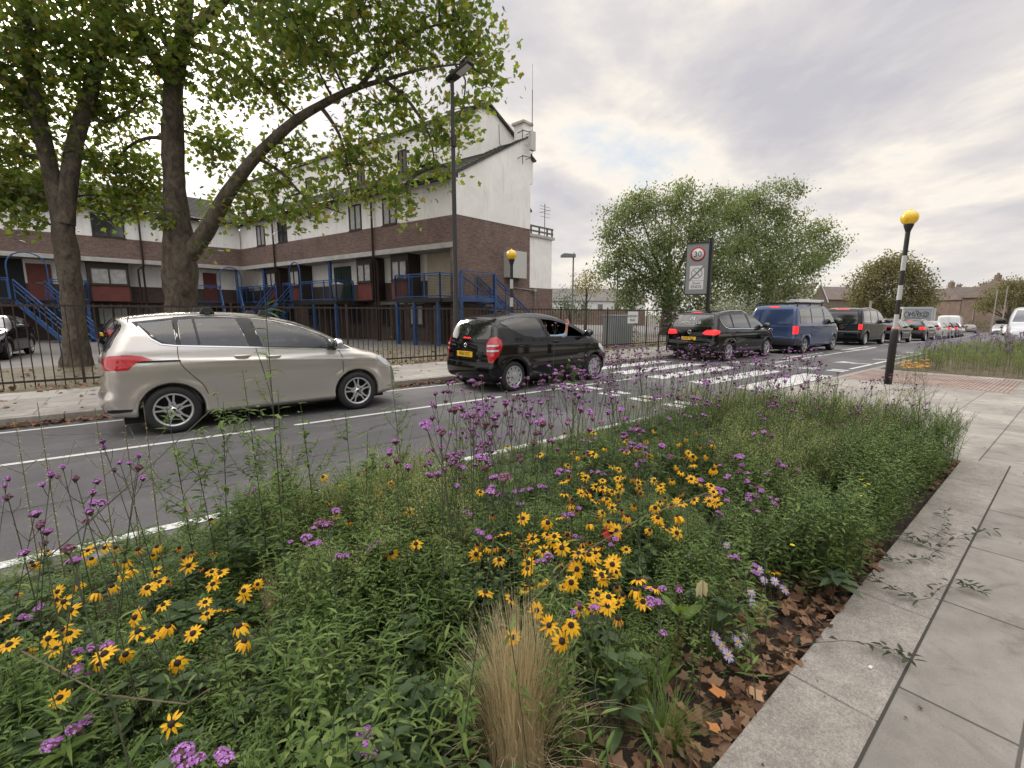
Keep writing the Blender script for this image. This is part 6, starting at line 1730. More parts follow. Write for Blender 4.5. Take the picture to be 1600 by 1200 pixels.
# overhead wire from the telegraph pole
a = pxd(1410, 437, 62); b = pxd(1559, 454, 75)
mb = MB(); mb.tube([a+(b-a)*t_ - Vector((0, 0, 1.4*4*t_*(1-t_)*0.25)) for t_ in [k/10 for k in range(11)]], 0.018, 4); tag(mb.build('overhead_wire', mat('weathered_pole', (0.26, 0.235, 0.21), 0.8)), 'thin overhead wire running from the brown tree to the telegraph pole', 'wire')

# bus shelter panel with graffiti, beyond the queue
p = pxd(1432, 500, 43)
sh = empty('bus_shelter', (p.x, p.y, 0.0), radians(-6), 'grey shelter end panel covered with black graffiti behind the black estate car', 'shelter')
FR = mat('shelter_frame', (0.36, 0.37, 0.36), 0.5)
mb = MB(); w_ = 1.28
mb.box((-w_, -0.06, 2.02), (w_, 0.9, 2.20)); mb.box((-w_, -0.05, -.55), (-w_+0.14, 0.05, 2.02)); mb.box((w_-0.14, -0.05, -.55), (w_, 0.05, 2.02)); mb.box((w_+0.05, -0.05, -.55), (w_+0.25, 1.0, 2.1)); mb.build('frame', FR, sh)
mb = MB(); mb.box((-w_+0.143, -0.02, 0.3), (w_-0.143, 0.02, 2.01)); mb.build('panel', mat('shelter_panel', (0.26, 0.27, 0.28), 0.4), sh)
mb = MB()
def stroke(pts, r=0.022): mb.tube([(x, -0.035, z) for x, z in pts], r, 5)
def arc(cx, cz, rx, rz, a0, a1, n=12): return [(cx+rx*cos(a0+(a1-a0)*k/n), cz+rz*sin(a0+(a1-a0)*k/n)) for k in range(n+1)]
zc_ = 1.52

stroke(arc(-0.92, zc_, 0.2, 0.24, 0, 2*pi)); stroke([(-0.66, zc_-0.2), (-0.62, zc_+0.2), (-0.52, zc_-0.05), (-0.42, zc_+0.2), (-0.36, zc_-0.2)]); stroke([(-0.34, zc_+0.28), (-0.2, zc_-0.2), (-0.05, zc_+0.3), (0.1, zc_+0.22)])
stroke([(0.0, zc_)]+arc(0.15, zc_, 0.16, 0.18, pi*0.1, 1.8*pi)); stroke(arc(0.62, zc_+0.02, 0.34, 0.22, 0, 2*pi, 18)); stroke(arc(0.66, zc_, 0.16, 0.12, 0.5, 2*pi)); stroke([(-1.0, zc_-0.35), (-0.2, zc_-0.28), (0.4, zc_-0.34), (1.0, zc_-0.26)], 0.016); stroke([(-0.3, zc_-0.42), (0.3, zc_-0.4)], 0.014); stroke([(-0.2, zc_+0.38), (-0.1, zc_+0.25), (0.05, zc_+0.4)], 0.016)
mb.build('graffiti', M_INK, sh)

RT = random.Random(4); ADDED_TREES = []
# ================================================================ houses
M_ROOFB = pmat('brown_roof', speck((0.125, 0.098, 0.084), 0.2, 0.8, 9, 0.25, 0.02), 0.9)
M_ROOFG = pmat('grey_roof', speck((0.16, 0.15, 0.14), 0.15, 0.5, 8, 0.2, 0.02), 0.9)
M_BRFAR = pmat('far_brick', speck((0.165, 0.118, 0.092), 0.2, 1.2, 20, 0.25, 0.01), 0.9)
M_WHFAR = mat('far_white', (0.55, 0.54, 0.52), 0.8)
def house(name, label, loc, rz, w, dpt, ze, zr, wall, roofm, hip=0.0, wins=(), chim=(), porch=None, cat='house', group=None, upper=None):
    t = empty(name, loc, rz, label, cat, group)
    mb = MB(); mb.box((-w/2, 0, -2.6), (w/2, dpt, ze)); 
    if hip == 0: mb.prism([(0, ze), (dpt, ze), (dpt/2, zr-0.1)], -w/2+0.02, w/2-0.02, 0, Matrix(((0,0,1,0),(1,0,0,0),(0,1,0,0),(0,0,0,1))))
    mb.build('wall', wall, t)
    if upper: mb = MB(); mb.box((-w/2+0.01, -0.03, ze*0.52), (w/2-0.01, 0.0, ze-0.02)); mb.build('upper_wall', upper, t)
    e = 0.35; mb = MB()
    a, b = -w/2-e, w/2+e; h = hip
    vs = [(a, -e, ze-0.15), (b, -e, ze-0.15), (b, dpt+e, ze-0.15), (a, dpt+e, ze-0.15), (a+h, dpt/2, zr), (b-h, dpt/2, zr), (a, -e, ze), (b, -e, ze), (b, dpt+e, ze), (a, dpt+e, ze)]
    mb.add(vs, [(3,2,1,0), (0,1,7,6), (1,2,8,7), (2,3,9,8), (3,0,6,9), (6,7,5,4), (8,9,4,5), (7,8,5), (9,6,4)]); rf = mb.build('roof', roofm, t)
    for cx in chim:
        mb = MB(); mb.box((cx-0.5, dpt/2-0.35, zr-1.4), (cx+0.5, dpt/2+0.35, zr+1.0)); c = mb.build('chimney', wall, rf)
        mb = MB(); 
        for q in (-0.25, 0.25): mb.lathe([(0.13, zr+1.0), (0.11, zr+1.4), (0.001, zr+1.4)], 8, 0, Matrix.Translation((cx+q, dpt/2, 0)))
        mb.build('chimney_pot', M_ROOFB, c)
    for (x, z, ww, hh) in wins:
        mb = MB(); mb.box((x-ww/2, -0.10, z), (x+ww/2, -0.035, z+hh)); f = mb.build('window', M_WHFAR, t)
        mb = MB(); n = max(1, int(ww/0.9)); 
        for k in range(n): mb.box((x-ww/2+0.1+(ww-0.1)*k/n, -0.115, z+0.1), (x-ww/2+(ww-0.1)*(k+1)/n, -0.102, z+hh-0.1))
        mb.build('pane', M_PANE, f)
    if porch:
        x, ww, hh = porch; mb = MB(); mb.box((x-ww/2, -1.4, -2.6), (x+ww/2, -0.04, hh)); mb.prism([(-ww/2, hh), (ww/2, hh), (0, hh+0.9)], -1.4, -0.05, 0, Matrix.Translation((x, 0, 0)) @ Matrix(((1,0,0,0),(0,0,1,0),(0,1,0,0),(0,0,0,1)))); fixn(mb.build('porch', M_WHFAR, t))
    return t
p = pxd(925, 490, 110)
house('terraced_house', 'low terrace with grey roof and white upper storey seen between flats and big tree', (p.x-4, p.y, 0), radians(6), 34, 9, 4.6, 7.6, M_BRFAR, M_ROOFG, 0, [(x, 2.4, 1.4, 1.5) for x in (-10, -6, -2, 2, 6, 10, 14)], upper=M_WHFAR)
p = pxd(1318, 480, 95); house('house', 'brown roofed house with white bargeboards between the big tree and the brown tree', (p.x+2, p.y, 0), radians(20), 16, 10, 4.4, 7.2, M_BRFAR, M_ROOFB, 2.0)
p = pxd(1278, 480, 88); t = empty('house', (p.x, p.y, 0), radians(38), 'red brick gable with white bargeboards beside the big tree', 'house')
mb = MB(); mb.box((-4, 0, -2), (4, 8, 4)); mb.prism([(-4, 4), (4, 4), (0, 6.9)], 0, 8, 0, Matrix(((1,0,0,0),(0,0,1,0),(0,1,0,0),(0,0,0,1)))); fixn(mb.build('wall', M_BRFAR, t))
mb = MB(); mb.bar((-4.6, 0, 3.75), (0, 0, 7.15), 0.3, 0.35); mb.bar((0, 0, 7.15), (4.6, 0, 3.75), 0.3, 0.35); mb.build('bargeboard', M_WHFAR, t)
mb = MB(); mb.bar((-2.3, 4.2, 5.7), (-2.3, 4.3, 5.7), 0.1, 0.1); mb.add([(-4.8, 0.2, 3.7), (0, 0.2, 7.25), (0, 8.3, 7.25), (-4.8, 8.3, 3.7), (4.8, 0.2, 3.7), (4.8, 8.3, 3.7)], [(0,1,2,3), (1,4,5,2)]); mb.build('roof', M_ROOFB, t)
HG = 'brick houses across the far end of the road'
for (x, Y, rz, w, ze, zr, hip, wins, ch, po, lab) in (
    (1478, 130, -20, 13, 4.6, 8.6, 4.0, [(-3, 2.9, 1.6, 1.2), (3, 2.9, 1.6, 1.2)], (3.5,), None, 'brown hipped roof house at the far end, left of the leaning tree'),
    (1508, 118, -12, 13, 4.6, 8.3, 4.5, [(-3.5, 2.9, 1.6, 1.2), (3, 2.8, 1.6, 1.2)], (5.6,), None, 'steep dark brown hipped roof house, middle of the far row'),
    (1551, 104, 6, 17, 4.7, 7.6, 1.5, [(-3.2, 2.9, 1.6, 1.2), (-2.6, 0.8, 5.5, 1.4), (4.5, 2.9, 1.4, 1.1)], (-6.8,), (2.6, 3.2, 2.1), 'brick house with white porch and white bay window, right of the far row'),
    (1618, 92, 18, 16, 4.9, 8.2, 1.5, [(-5, 2.9, 1.4, 1.1), (0, 2.9, 1.6, 1.2)], (-5.5,), (-1.5, 3, 2.0), 'brick house cut off by the right edge behind the tree')):
    p = pxd(x, 500, Y); house('house', lab, (p.x, p.y, 0), radians(rz), w, 8, ze, zr, M_BRFAR, M_ROOFB, hip, wins, ch, po, group=HG)
far_late = [(1486, 112), (1520, 100), (1590, 84)]
p = pxd(1458, 490, 150); house('house', 'pale blue grey house peeping right of the brown tree', (p.x, p.y, 0), radians(-30), 12, 9, 6.0, 8.6, mat('pale_blue_wall', (0.34, 0.37, 0.40), 0.8), M_ROOFG, 3)
for k in range(5):  # unseen trees added behind the camera, blocking low sky from the car paint
    p = R(-9+k*8.5, -10.5-(k % 2)*1.5, 0.05)
    pf_ = [((p.x+RT.uniform(-2.2, 2.2), p.y+RT.uniform(-2.2, 2.2), RT.uniform(4.5, 10.5)), RT.uniform(1.6, 2.4)) for _ in range(11)]
    ADDED_TREES.append((p, pf_, k))
# unseen terrace added behind the camera: dark skyline for the car reflections
for k in range(4):
    p = R(-16+k*13, -15.5); house('terraced_house', ('unseen brick terraced house added behind the camera, number %s along' % ['one', 'two', 'three', 'four'][k]), (p.x, p.y, 0.1), ROADZ+pi, 12.4, 8, 5.2, 7.4, M_BRFAR, M_ROOFB, 0.5, [(-3.5, 3.1, 1.8, 1.4), (3.0, 3.1, 1.8, 1.4), (-3.3, 0.8, 2.4, 1.6)], (5.4,), None, group='added terrace behind the near pavement')

# ================================================================ trees
def bark_fn(t, co):
    mp = t.nodes.new('ShaderNodeMapping'); mp.inputs['Scale'].default_value = (1, 1, 0.55); t.links.new(co, mp.inputs[0])
    a = noise(t, mp.outputs[0], 3.2, 5, 0.65, 0.8); b = noise(t, mp.outputs[0], 11, 5, 0.7, 0.5); f = noise(t, co, 45, 4, 0.8)
    c = ramp(t, a, [(0.30, (0.030, 0.022, 0.018)), (0.45, (0.078, 0.062, 0.046)), (0.56, (0.115, 0.096, 0.070)), (0.72, (0.048, 0.037, 0.027))])
    c = mixc(t, 1.0, c, ramp(t, b, [(0.32, (0.45,)*3), (0.5, (1.0,)*3), (0.7, (1.35, 1.3, 1.2))]), 'MULTIPLY')
    return c, mth(t, 'ADD', mth(t, 'MULTIPLY', b, 1.0), mth(t, 'MULTIPLY', f, 0.5)), 0.04
M_BARK = pmat('plane_bark', bark_fn, 0.92)
M_BARKD = pmat('dark_bark', speck((0.07, 0.055, 0.042), 0.35, 5, 50, 0.4, 0.02), 0.95)
M_LPLANE = leafmat('plane_leaves', [(0.065, 0.105, 0.032), (0.095, 0.145, 0.040), (0.125, 0.165, 0.045), (0.16, 0.18, 0.05), (0.24, 0.17, 0.045)], trans=0.5, tb=1.9)
M_LBIG = leafmat('big_tree_leaves', [(0.090, 0.125, 0.070), (0.135, 0.175, 0.095), (0.19, 0.225, 0.12), (0.26, 0.26, 0.125)], trans=0.35)
M_LBROWN = leafmat('brown_tree_leaves', [(0.10, 0.10, 0.05), (0.14, 0.135, 0.07), (0.19, 0.16, 0.08), (0.14, 0.155, 0.075)], trans=0.3)
M_LDARK = leafmat('dark_shrub_leaves', [(0.03, 0.05, 0.02), (0.05, 0.085, 0.03), (0.075, 0.115, 0.04)], trans=0.3)
M_LSILV = leafmat('silver_shrub_leaves', [(0.16, 0.18, 0.14), (0.26, 0.28, 0.23), (0.36, 0.37, 0.32)], trans=0.25)
M_LYEL = leafmat('yellow_tree_leaves', [(0.08, 0.10, 0.035), (0.2, 0.16, 0.04), (0.30, 0.23, 0.05)], trans=0.35)

def limb(mb, pts, radii, n=12, seg=6, bump=0.06, sd=0):
    P = [Vector(p) for p in pts]; out = []; rr = []
    for i in range(len(P)-1):
        p0, p1, p2, p3 = P[max(i-1, 0)], P[i], P[i+1], P[min(i+2, len(P)-1)]
        for j in range(seg):
            t = j/seg
            out.append(0.5*((2*p1)+(-p0+p2)*t+(2*p0-5*p1+4*p2-p3)*t*t+(-p0+3*p1-3*p2+p3)*t**3)); rr.append(radii[i]*(1-t)+radii[i+1]*t)
    out.append(P[-1]); rr.append(radii[-1])
    b = len(mb.v); mb.tube(out, rr, n, 0, True)
    r_ = random.Random(sd); ph = [r_.uniform(0, 6) for _ in range(6)]
    for i, c in enumerate(out):
        for j in range(n):
            k = b+i*n+j; v = Vector(mb.v[k]); g = 2*pi*j/n
            s = 1+bump*(sin(v.z*3.1+g*2+ph[0])+0.7*sin(v.z*7.3-g*3+ph[1])+0.5*sin(v.x*9+v.z*13+ph[2]+g))
            mb.v[k] = tuple(c+(v-c)*s)

def leaf_plane():
    pts = []
    tips = [(-150, .55), (-75, .95), (0, 1.15), (75, .95), (150, .55)]
    for i, (a, r) in enumerate(tips):
        a = radians(a); pts.append((r*cos(a)*0.5, r*sin(a)*0.5))
        if i < 4:
            m = radians((tips[i][0]+tips[i+1][0])/2); pts.append((0.30*cos(m), 0.30*sin(m)))
    pts.append((-0.12, 0.0))
    V = np.array([(x, y, -0.25*(x*x+y*y)+0.12*abs(y)) for x, y in pts]); return V, [list(range(len(pts)))]
def leaf_simple(w=0.5):
    return np.array([(-.5, 0, 0), (-.05, -w/2, .05), (.5, 0, -.06), (-.05, w/2, .05)]), [[0, 1, 2, 3]]

def rand_rot(n, rg, tilt=1.0):
    """n random rotation matrices; tilt<1 keeps faces more level"""
    a = rg.uniform(0, 2*pi, n); b = np.clip(rg.normal(0, 0.75*tilt, n), -pi, pi); c = rg.normal(0, 0.75*tilt, n)
    ca, sa, cb, sb, cc, sc = np.cos(a), np.sin(a), np.cos(b), np.sin(b), np.cos(c), np.sin(c)
    Z = np.zeros(n); O = np.ones(n)
    Rz = np.stack([np.stack([ca, -sa, Z], 1), np.stack([sa, ca, Z], 1), np.stack([Z, Z, O], 1)], 1)
    Ry = np.stack([np.stack([cb, Z, sb], 1), np.stack([Z, O, Z], 1), np.stack([-sb, Z, cb], 1)], 1)
    Rx = np.stack([np.stack([O, Z, Z], 1), np.stack([Z, cc, -sc], 1), np.stack([Z, sc, cc], 1)], 1)
    return Rz @ Ry @ Rx

def replicate(items):
    """items: list of (protoV, protoFaces, protoMI or None, Rot(n,3,3), pos(n,3), scale(n)) -> arrays"""
    VV, LL, SS, MM = [], [], [], []; vb = 0; lb = 0
    for V, F, mi, Rm, P, S in items:
        n = len(P)
        if n == 0: continue
        W = np.einsum('nij,vj->nvi', Rm, V)*np.asarray(S).reshape(n, 1, -1)+P[:, None, :]
        VV.append(W.reshape(-1, 3))
        fl = np.concatenate([np.array(f) for f in F]); st = np.cumsum([0]+[len(f) for f in F[:-1]])
        LL.append((fl[None, :]+(vb+np.arange(n)*len(V))[:, None]).ravel())
        SS.append((st[None, :]+(lb+np.arange(n)*len(fl))[:, None]).ravel())
        MM.append(np.tile(np.zeros(len(F), int) if mi is None else np.array(mi), n))
        vb += n*len(V); lb += n*len(fl)
    return np.concatenate(VV), np.concatenate(LL), np.concatenate(SS), np.concatenate(MM)

def crown_mesh(puffs, per, size, proto, rg, twig=0.28, leaves_per=7, drift=(0, 0, 0), flat=0.85, shell=0.45):
    pos = []
    for (c, r) in puffs:
        rr = np.array(r if isinstance(r, (tuple, list)) else (r, r, r*flat))
        nt = max(3, int(per*(rr[0]*rr[2])/leaves_per))
        d_ = rg.normal(size=(nt, 3)); d_ /= np.linalg.norm(d_, axis=1, keepdims=True)
        rad = rg.uniform(0, 1, nt)**shell
        T = np.array(c)+d_*rad[:, None]*rr
        L_ = np.repeat(T, leaves_per, 0)+rg.normal(0, twig, (nt*leaves_per, 3))*np.array([1, 1, 0.8])+np.array(drift)*rg.uniform(0, 1, (nt*leaves_per, 1))
        pos.append(L_)
    P = np.concatenate(pos); n = len(P)
    V, F = proto
    return replicate([(V, F, None, rand_rot(n, rg, 1.1), P, size*rg.uniform(0.65, 1.25, n))])

def tree(name, label, cat, base, trunk_fn, puffs, per, size, m, bark, proto=None, group=None, **kw):
    t = empty(name, base, 0, label, cat, group); B0 = Vector(base)
    rg = np.random.default_rng(abs(hash(label)) % 1000 if 0 else len(label)*7+13)
    mb = MB(); trunk_fn(mb, B0)
    if m is M_LPLANE and cat == 'tree' and name == 'plane_tree':      # fine twigs carrying the leaves
        sk = [Vector(v) for v in mb.v[::7] if Vector(v).z > B0.z+3.2]
        for c, r in puffs:
            c = Vector(c)
            if c.z > 13: continue
            n_ = min(sk, key=lambda q: (q-c).length); limb(mb, [n_, n_*.5+c*.5+Vector((rg.normal(0, .15), rg.normal(0, .15), .12)), c], [.035, .022, .012], 5, 3, .02, 1)
            for _ in range(int(7*r)+3):
                e = c+Vector(rg.normal(0, 1, 3)).normalized()*r*.95; limb(mb, [c, c*.5+e*.5+Vector(rg.normal(0, .08*r, 3)), e], [.012, .008, .003], 4, 2, .02, 2)
    mb.v = [tuple(Vector(v)-B0) for v in mb.v]; mb.build('trunk', bark, t)
    pf = [((c[0]-B0.x, c[1]-B0.y, c[2]-B0.z), r) for c, r in puffs]
    V, L_, S_, M_ = crown_mesh(pf, per, size, proto or leaf_simple(), rg, **kw)
    me = np_mesh('crown', V, L_, S_); link('crown', me, t, m)
    return t

def P3(l): return [pxd(x, y, Y) for x, y, Y in l]
T2L = [(287, 585, 14.2), (287, 540, 14.2), (284, 500, 14.2), (283, 465, 14.2), (281, 425, 14.2), (280, 385, 14.2), (276, 335, 14.2), (272, 280, 14.2), (270, 200, 14.1), (272, 130, 14.0), (285, 60, 14.0), (292, -10, 14.0), (298, -120, 14.0), (300, -300, 14)]
T2R = [.56, .46, .42, .40, .46, .43, .31, .28, .265, .23, .19, .17, .14, .06]
limb2 = P3([(296, 398, 14.2), (322, 362, 14.1), (350, 312, 13.9), (385, 262, 13.7), (420, 225, 13.5), (460, 190, 13.3), (500, 165, 13.1), (550, 140, 12.9), (600, 125, 12.8), (660, 108, 12.6), (720, 100, 12.5)])
def trunk2(mb, B0):
    limb(mb, P3(T2L), T2R, 20, 5, 0.045, 1)
    limb(mb, limb2, [.25, .23, .19, .16, .14, .12, .10, .075, .05, .032, .018], 14, 5, 0.03, 2)
    for pts, rr in (([(273, 140, 14), (240, 85, 13.6), (195, 25, 13.2), (160, -40, 13)], [.18, .16, .13, .08]), ([(276, 90, 14), (250, 50, 14.3), (225, -10, 14.6), (210, -60, 14.8)], [.12, .1, .08, .05]),
                    ([(285, 60, 14), (330, 20, 13.6), (380, -30, 13), (450, -90, 12.6)], [.15, .13, .11, .06]), ([(300, 70, 14), (360, 90, 14.2), (430, 150, 14.3), (480, 200, 14.3)], [.1, .08, .05, .03]),
                    ([(600, 125, 12.8), (640, 160, 12.8), (670, 210, 12.9), (680, 260, 13)], [.06, .04, .03, .015]), ([(500, 165, 13.1), (530, 210, 13.2), (545, 270, 13.3), (550, 320, 13.4)], [.06, .04, .03, .015]),
                    ([(400, 245, 13.6), (440, 270, 13.8), (480, 310, 14), (540, 335, 14)], [.06, .045, .03, .015]), ([(560, 138, 12.9), (600, 90, 12.7), (650, 50, 12.5), (720, 30, 12.3)], [.07, .05, .035, .015]),
                    ([(270, 220, 14.1), (235, 215, 14.3), (200, 230, 14.4), (180, 260, 14.5)], [.07, .05, .035, .02])):
        limb(mb, P3(pts), rr, 8, 4, 0.03, len(pts)+int(rr[0]*100))
def puff(l): return [(tuple(pxd(x, y, Y)), r) for x, y, Y, r in l]
pf2 = puff([(742, 80, 12.6, .80), (765, 125, 12.6, .5), (722, 170, 12.7, .62), (690, 205, 12.9, .70), (655, 262, 13, .60), (620, 305, 13, .45), (700, 275, 13, .35), (712, 25, 12.5, 1.0), (640, 75, 13, 1.1), (600, 165, 13, 1.0), (545, 235, 13.4, .8), (520, 300, 13.6, .6), (575, 300, 13.3, .5), (480, 330, 14, .6), (440, 290, 14.2, .6),
    (560, 15, 12, 1.4), (500, 85, 13, 1.1), (430, 130, 14, .9), (455, 235, 14, .8), (400, 310, 14.5, .7), (400, 20, 12.5, 1.5), (350, 120, 14.2, 1.2), (335, 230, 15, 1.1), (350, 330, 14.8, .6), (240, 40, 13, 1.5), (215, 150, 14.5, 1.2), (195, 250, 14.8, 1.0), (215, 318, 14.8, .65), (245, 335, 13.6, .4), (470, 40, 11.5, 1.0), (330, 395, 13.7, .22), (385, 335, 13.9, .45), (440, 330, 14, .5), (640, 330, 13, .3), (590, 260, 13.3, .7), (225, 290, 14.8, .9), (190, 330, 15, .5),
    (300, -200, 14, 3.0), (500, -180, 12.5, 2.6), (660, -130, 12, 1.9), (150, -180, 13, 2.6), (350, -450, 14, 3.2), (550, -420, 13, 2.6)])
tree('plane_tree', 'large plane tree with a burred mottled trunk and a long bare limb sweeping right', 'tree', pxd(287, 585, 14.2), trunk2, pf2, 560, 0.20, M_LPLANE, M_BARK, leaf_plane(), twig=0.22, leaves_per=6, shell=0.5)
def trunk1(mb, B0):
    limb(mb, P3([(122, 590, 13.2), (119, 545, 13.2), (116, 500, 13.2), (112, 455, 13.2), (108, 425, 13.2), (104, 395, 13.2), (99, 360, 13.2), (98, 335, 13.2)]), [.42, .31, .26, .24, .26, .29, .24, .20], 18, 5, 0.05, 3)
    limb(mb, P3([(98, 350, 13.2), (88, 310, 13.2), (75, 250, 13.1), (62, 190, 13.0), (50, 110, 12.9), (35, 20, 12.8), (22, -90, 12.8), (10, -250, 12.8)]), [.22, .20, .18, .17, .155, .13, .1, .04], 12, 5, 0.03, 4)
    limb(mb, P3([(102, 350, 13.2), (107, 290, 13.3), (118, 220, 13.5), (135, 165, 13.6), (150, 105, 13.7), (158, 30, 13.8), (162, -90, 13.8), (160, -250, 13.8)]), [.22, .20, .19, .175, .16, .13, .1, .04], 12, 5, 0.03, 5)
    for pts, rr in (([(65, 200, 13), (30, 150, 12.6), (0, 120, 12.3), (-40, 80, 12)], [.09, .07, .05, .03]), ([(75, 250, 13.1), (35, 240, 13.3), (0, 235, 13.4), (-40, 240, 13.4)], [.08, .06, .04, .02]), ([(130, 180, 13.6), (165, 190, 13.8), (200, 175, 14), (230, 150, 14)], [.07, .05, .03, .02])):
        limb(mb, P3(pts), rr, 8, 4, 0.03, len(pts))
pf1 = puff([(60, 40, 12.5, 1.5), (20, 130, 12.8, 1.1), (110, 90, 13.5, 1.2), (70, 190, 13.2, .8), (150, 170, 14, .9), (25, 230, 13.2, .85), (10, 300, 13.0, .7), (60, 300, 13.6, .5), (150, 250, 14, .8), (175, 60, 13, 1.2), (45, 345, 12.8, .4), (150, 310, 14.2, .7), (20, 320, 13.2, .8), (90, 300, 14.6, .8), (0, 250, 14, 1.1), (-60, 120, 12.5, 1.6), (-80, 280, 12.5, 1.2),
    (60, -120, 12.8, 2.3), (-120, -60, 12.5, 2.6), (150, -150, 13.5, 2.0), (60, -350, 13, 3.0)])
tree('plane_tree', 'smaller plane tree at the left, trunk forking in two low down behind the railing', 'tree', pxd(122, 590, 13.2), trunk1, pf1, 560, 0.20, M_LPLANE, M_BARK, leaf_plane(), twig=0.22, leaves_per=6, shell=0.5)

def simple_trunk(h, r, limbs, sd=0, lean=(0, 0)):
    def fn(mb, B0):
        top = B0+Vector((lean[0], lean[1], h)); limb(mb, [B0, B0+(top-B0)*0.5+Vector((r*0.3, 0, 0)), top], [r*1.3, r, r*0.6], 10, 4, 0.04, sd)
        for c in limbs:
            c = Vector(c); limb(mb, [B0+(top-B0)*0.6, B0*0.2+top*0.2+c*0.6, c], [r*0.4, r*0.22, r*0.06], 6, 4, 0.03, sd+1)
    return fn
def far_tree(label, x, Y, base_x, puffs, per, size, m, name='tree', group=None, r=0.25, cat='tree', bark=None, **kw):
    b = pxd(base_x, 500, Y); b = Vector((b.x, b.y, gz(b.x*UX+b.y*UY)+0.05)); pf = puff(puffs)
    h = np.mean([c[2] for c, _ in pf])
    kw.setdefault('twig', size*1.4)
    return tree(name, label, cat, b, simple_trunk(h*0.9, r, [c for c, _ in pf[:7]], int(x)), pf, per, size, m, bark or M_BARKD, None, group, **kw)
BT = []
rgb = np.random.default_rng(5)
far_tree('big bushy green tree with wind blown twigs behind the zone sign, left of two', 1040, 33, 1040,
  [(965, 345, 33, 1.5), (1000, 330, 33, 1.7), (1050, 325, 33, 1.7), (1100, 330, 33, 1.6), (1085, 370, 32, 2.2), (1020, 390, 32, 2.4), (965, 400, 33, 1.6), (985, 445, 33, 1.8), (1045, 440, 32, 2.2), (1110, 430, 32, 2.2), (1040, 478, 32, 1.6), (1100, 480, 32, 1.8), (945, 372, 33, .9), (943, 425, 33, 1.0), (975, 475, 33, 1.1), (1065, 298, 33, .7), (990, 312, 33, .6), (1120, 312, 33, .6), (1138, 345, 33.5, 1.5), (1140, 395, 33, 1.9)],
  800, 0.21, M_LBIG, r=0.35, leaves_per=16, twig=0.27, shell=0.62, drift=(0.55, 0, 0.35))
far_tree('big bushy green tree with wind blown twigs behind the zone sign, right of two', 1200, 35, 1195,
  [(1150, 328, 35, 1.7), (1165, 320, 35, 1.3), (1195, 335, 35, 1.1), (1215, 350, 35, 1.4), (1170, 375, 34, 2.0), (1220, 390, 34, 1.9), (1265, 375, 35, 1.3), (1285, 400, 35, 1.1), (1250, 425, 34, 1.6), (1190, 430, 33, 2.2), (1150, 450, 33, 1.9), (1220, 462, 34, 1.7), (1165, 480, 33, 1.5), (1232, 308, 35, .7), (1225, 298, 35, .5), (1280, 360, 35, .5), (1296, 385, 35, .5), (1270, 412, 35, .8), (1205, 300, 35, .7)],
  800, 0.21, M_LBIG, r=0.35, leaves_per=16, twig=0.27, shell=0.62, drift=(0.9, 0, 0.5))
far_tree('round brown leaved autumn tree behind the striped crossing pole', 1395, 60, 1392,
  [(1360, 440, 60, 2.3), (1395, 425, 60, 2.6), (1430, 440, 60, 2.1), (1445, 462, 60, 1.8), (1375, 470, 60, 2.8), (1420, 475, 60, 2.6), (1345, 465, 60, 1.6), (1400, 415, 60, 1.6), (1370, 418, 60, 1.2), (1425, 421, 60, 1.2), (1395, 492, 60, 2.4), (1350, 495, 60, 1.4), (1440, 488, 60, 1.4)],
  420, 0.34, M_LBROWN, r=0.4, leaves_per=9)
far_tree('small yellowing tree between the flats and the big tree', 920, 45, 915, [(915, 440, 45, 1.2), (930, 447, 45, 1.1), (905, 452, 45, .8), (922, 430, 45, .6)], 420, 0.2, M_LYEL, r=0.12)
far_tree('dense green bush behind the railing right of the flats', 890, 34, 890, [(880, 470, 34, 1.1), (900, 478, 34, 1.0), (875, 488, 34, 1.0), (905, 492, 34, 1.0)], 260, 0.16, M_LDARK, 'bush', r=0.08, cat='bush')
for (x, lab) in ((1125, 'silver leaved bush behind the black people carrier, left of two'), (1162, 'silver leaved bush behind the black people carrier, right of two')):
    far_tree(lab, x, 26, x, [(x-14, 490, 26, .75), (x+8, 482, 26, .8), (x, 475, 26, .6), (x+20, 492, 26, .6), (x-6, 500, 26, .7)], 420, 0.13, M_LSILV, 'bush', r=0.06, cat='bush', group='silver leaved bushes', leaves_per=8)
far_tree('low shrub behind the railing beside the grey cabinet', 985, 26, 985, [(985, 515, 25, .5), (985, 530, 25, .55), (982, 500, 25, .35)], 500, 0.1, M_LDARK, 'bush', r=0.05, cat='bush')
far_tree('small pale shrub in front of the flats seen through the railing', 608, 17.5, 608, [(608, 545, 17.5, .32), (606, 555, 17.5, .35)], 800, 0.08, M_LYEL, 'bush', r=0.03, cat='bush')
far_tree('tiny dark conifer top above the brown roofs', 1320, 120, 1319, [(1319, 446, 120, .6), (1319, 453, 120, 1.1), (1319, 462, 120, 1.5)], 90, 0.3, M_LDARK, 'conifer', r=0.2)
far_tree('wide brownish tree with a curved trunk before the far houses, right edge', 1575, 78, 1574, [(1560, 462, 78, 2.2), (1585, 455, 78, 2.4), (1600, 470, 78, 2.4), (1545, 475, 78, 1.8), (1535, 480, 78, 1.0), (1620, 460, 78, 2.6), (1580, 445, 78, 1.4), (1600, 445, 78, 1.2)], 260, 0.34, M_LBROWN, r=0.35)
for (x, Y, lab) in ((1490, 190, 'distant dark tree over the brown roofs, left of three'), (1512, 180, 'distant dark tree over the brown roofs, middle of three'), (1540, 175, 'distant dark tree over the brown roofs, right of three')):
    far_tree(lab, x, Y, x, [(x-8, 472, Y, 4.2), (x+6, 466 if x != 1540 else 455, Y, 4.5), (x+16, 472, Y, 3.6)], 70, 0.8, M_LBROWN if x == 1540 else M_LDARK, r=0.3, group='distant trees over the roofs')
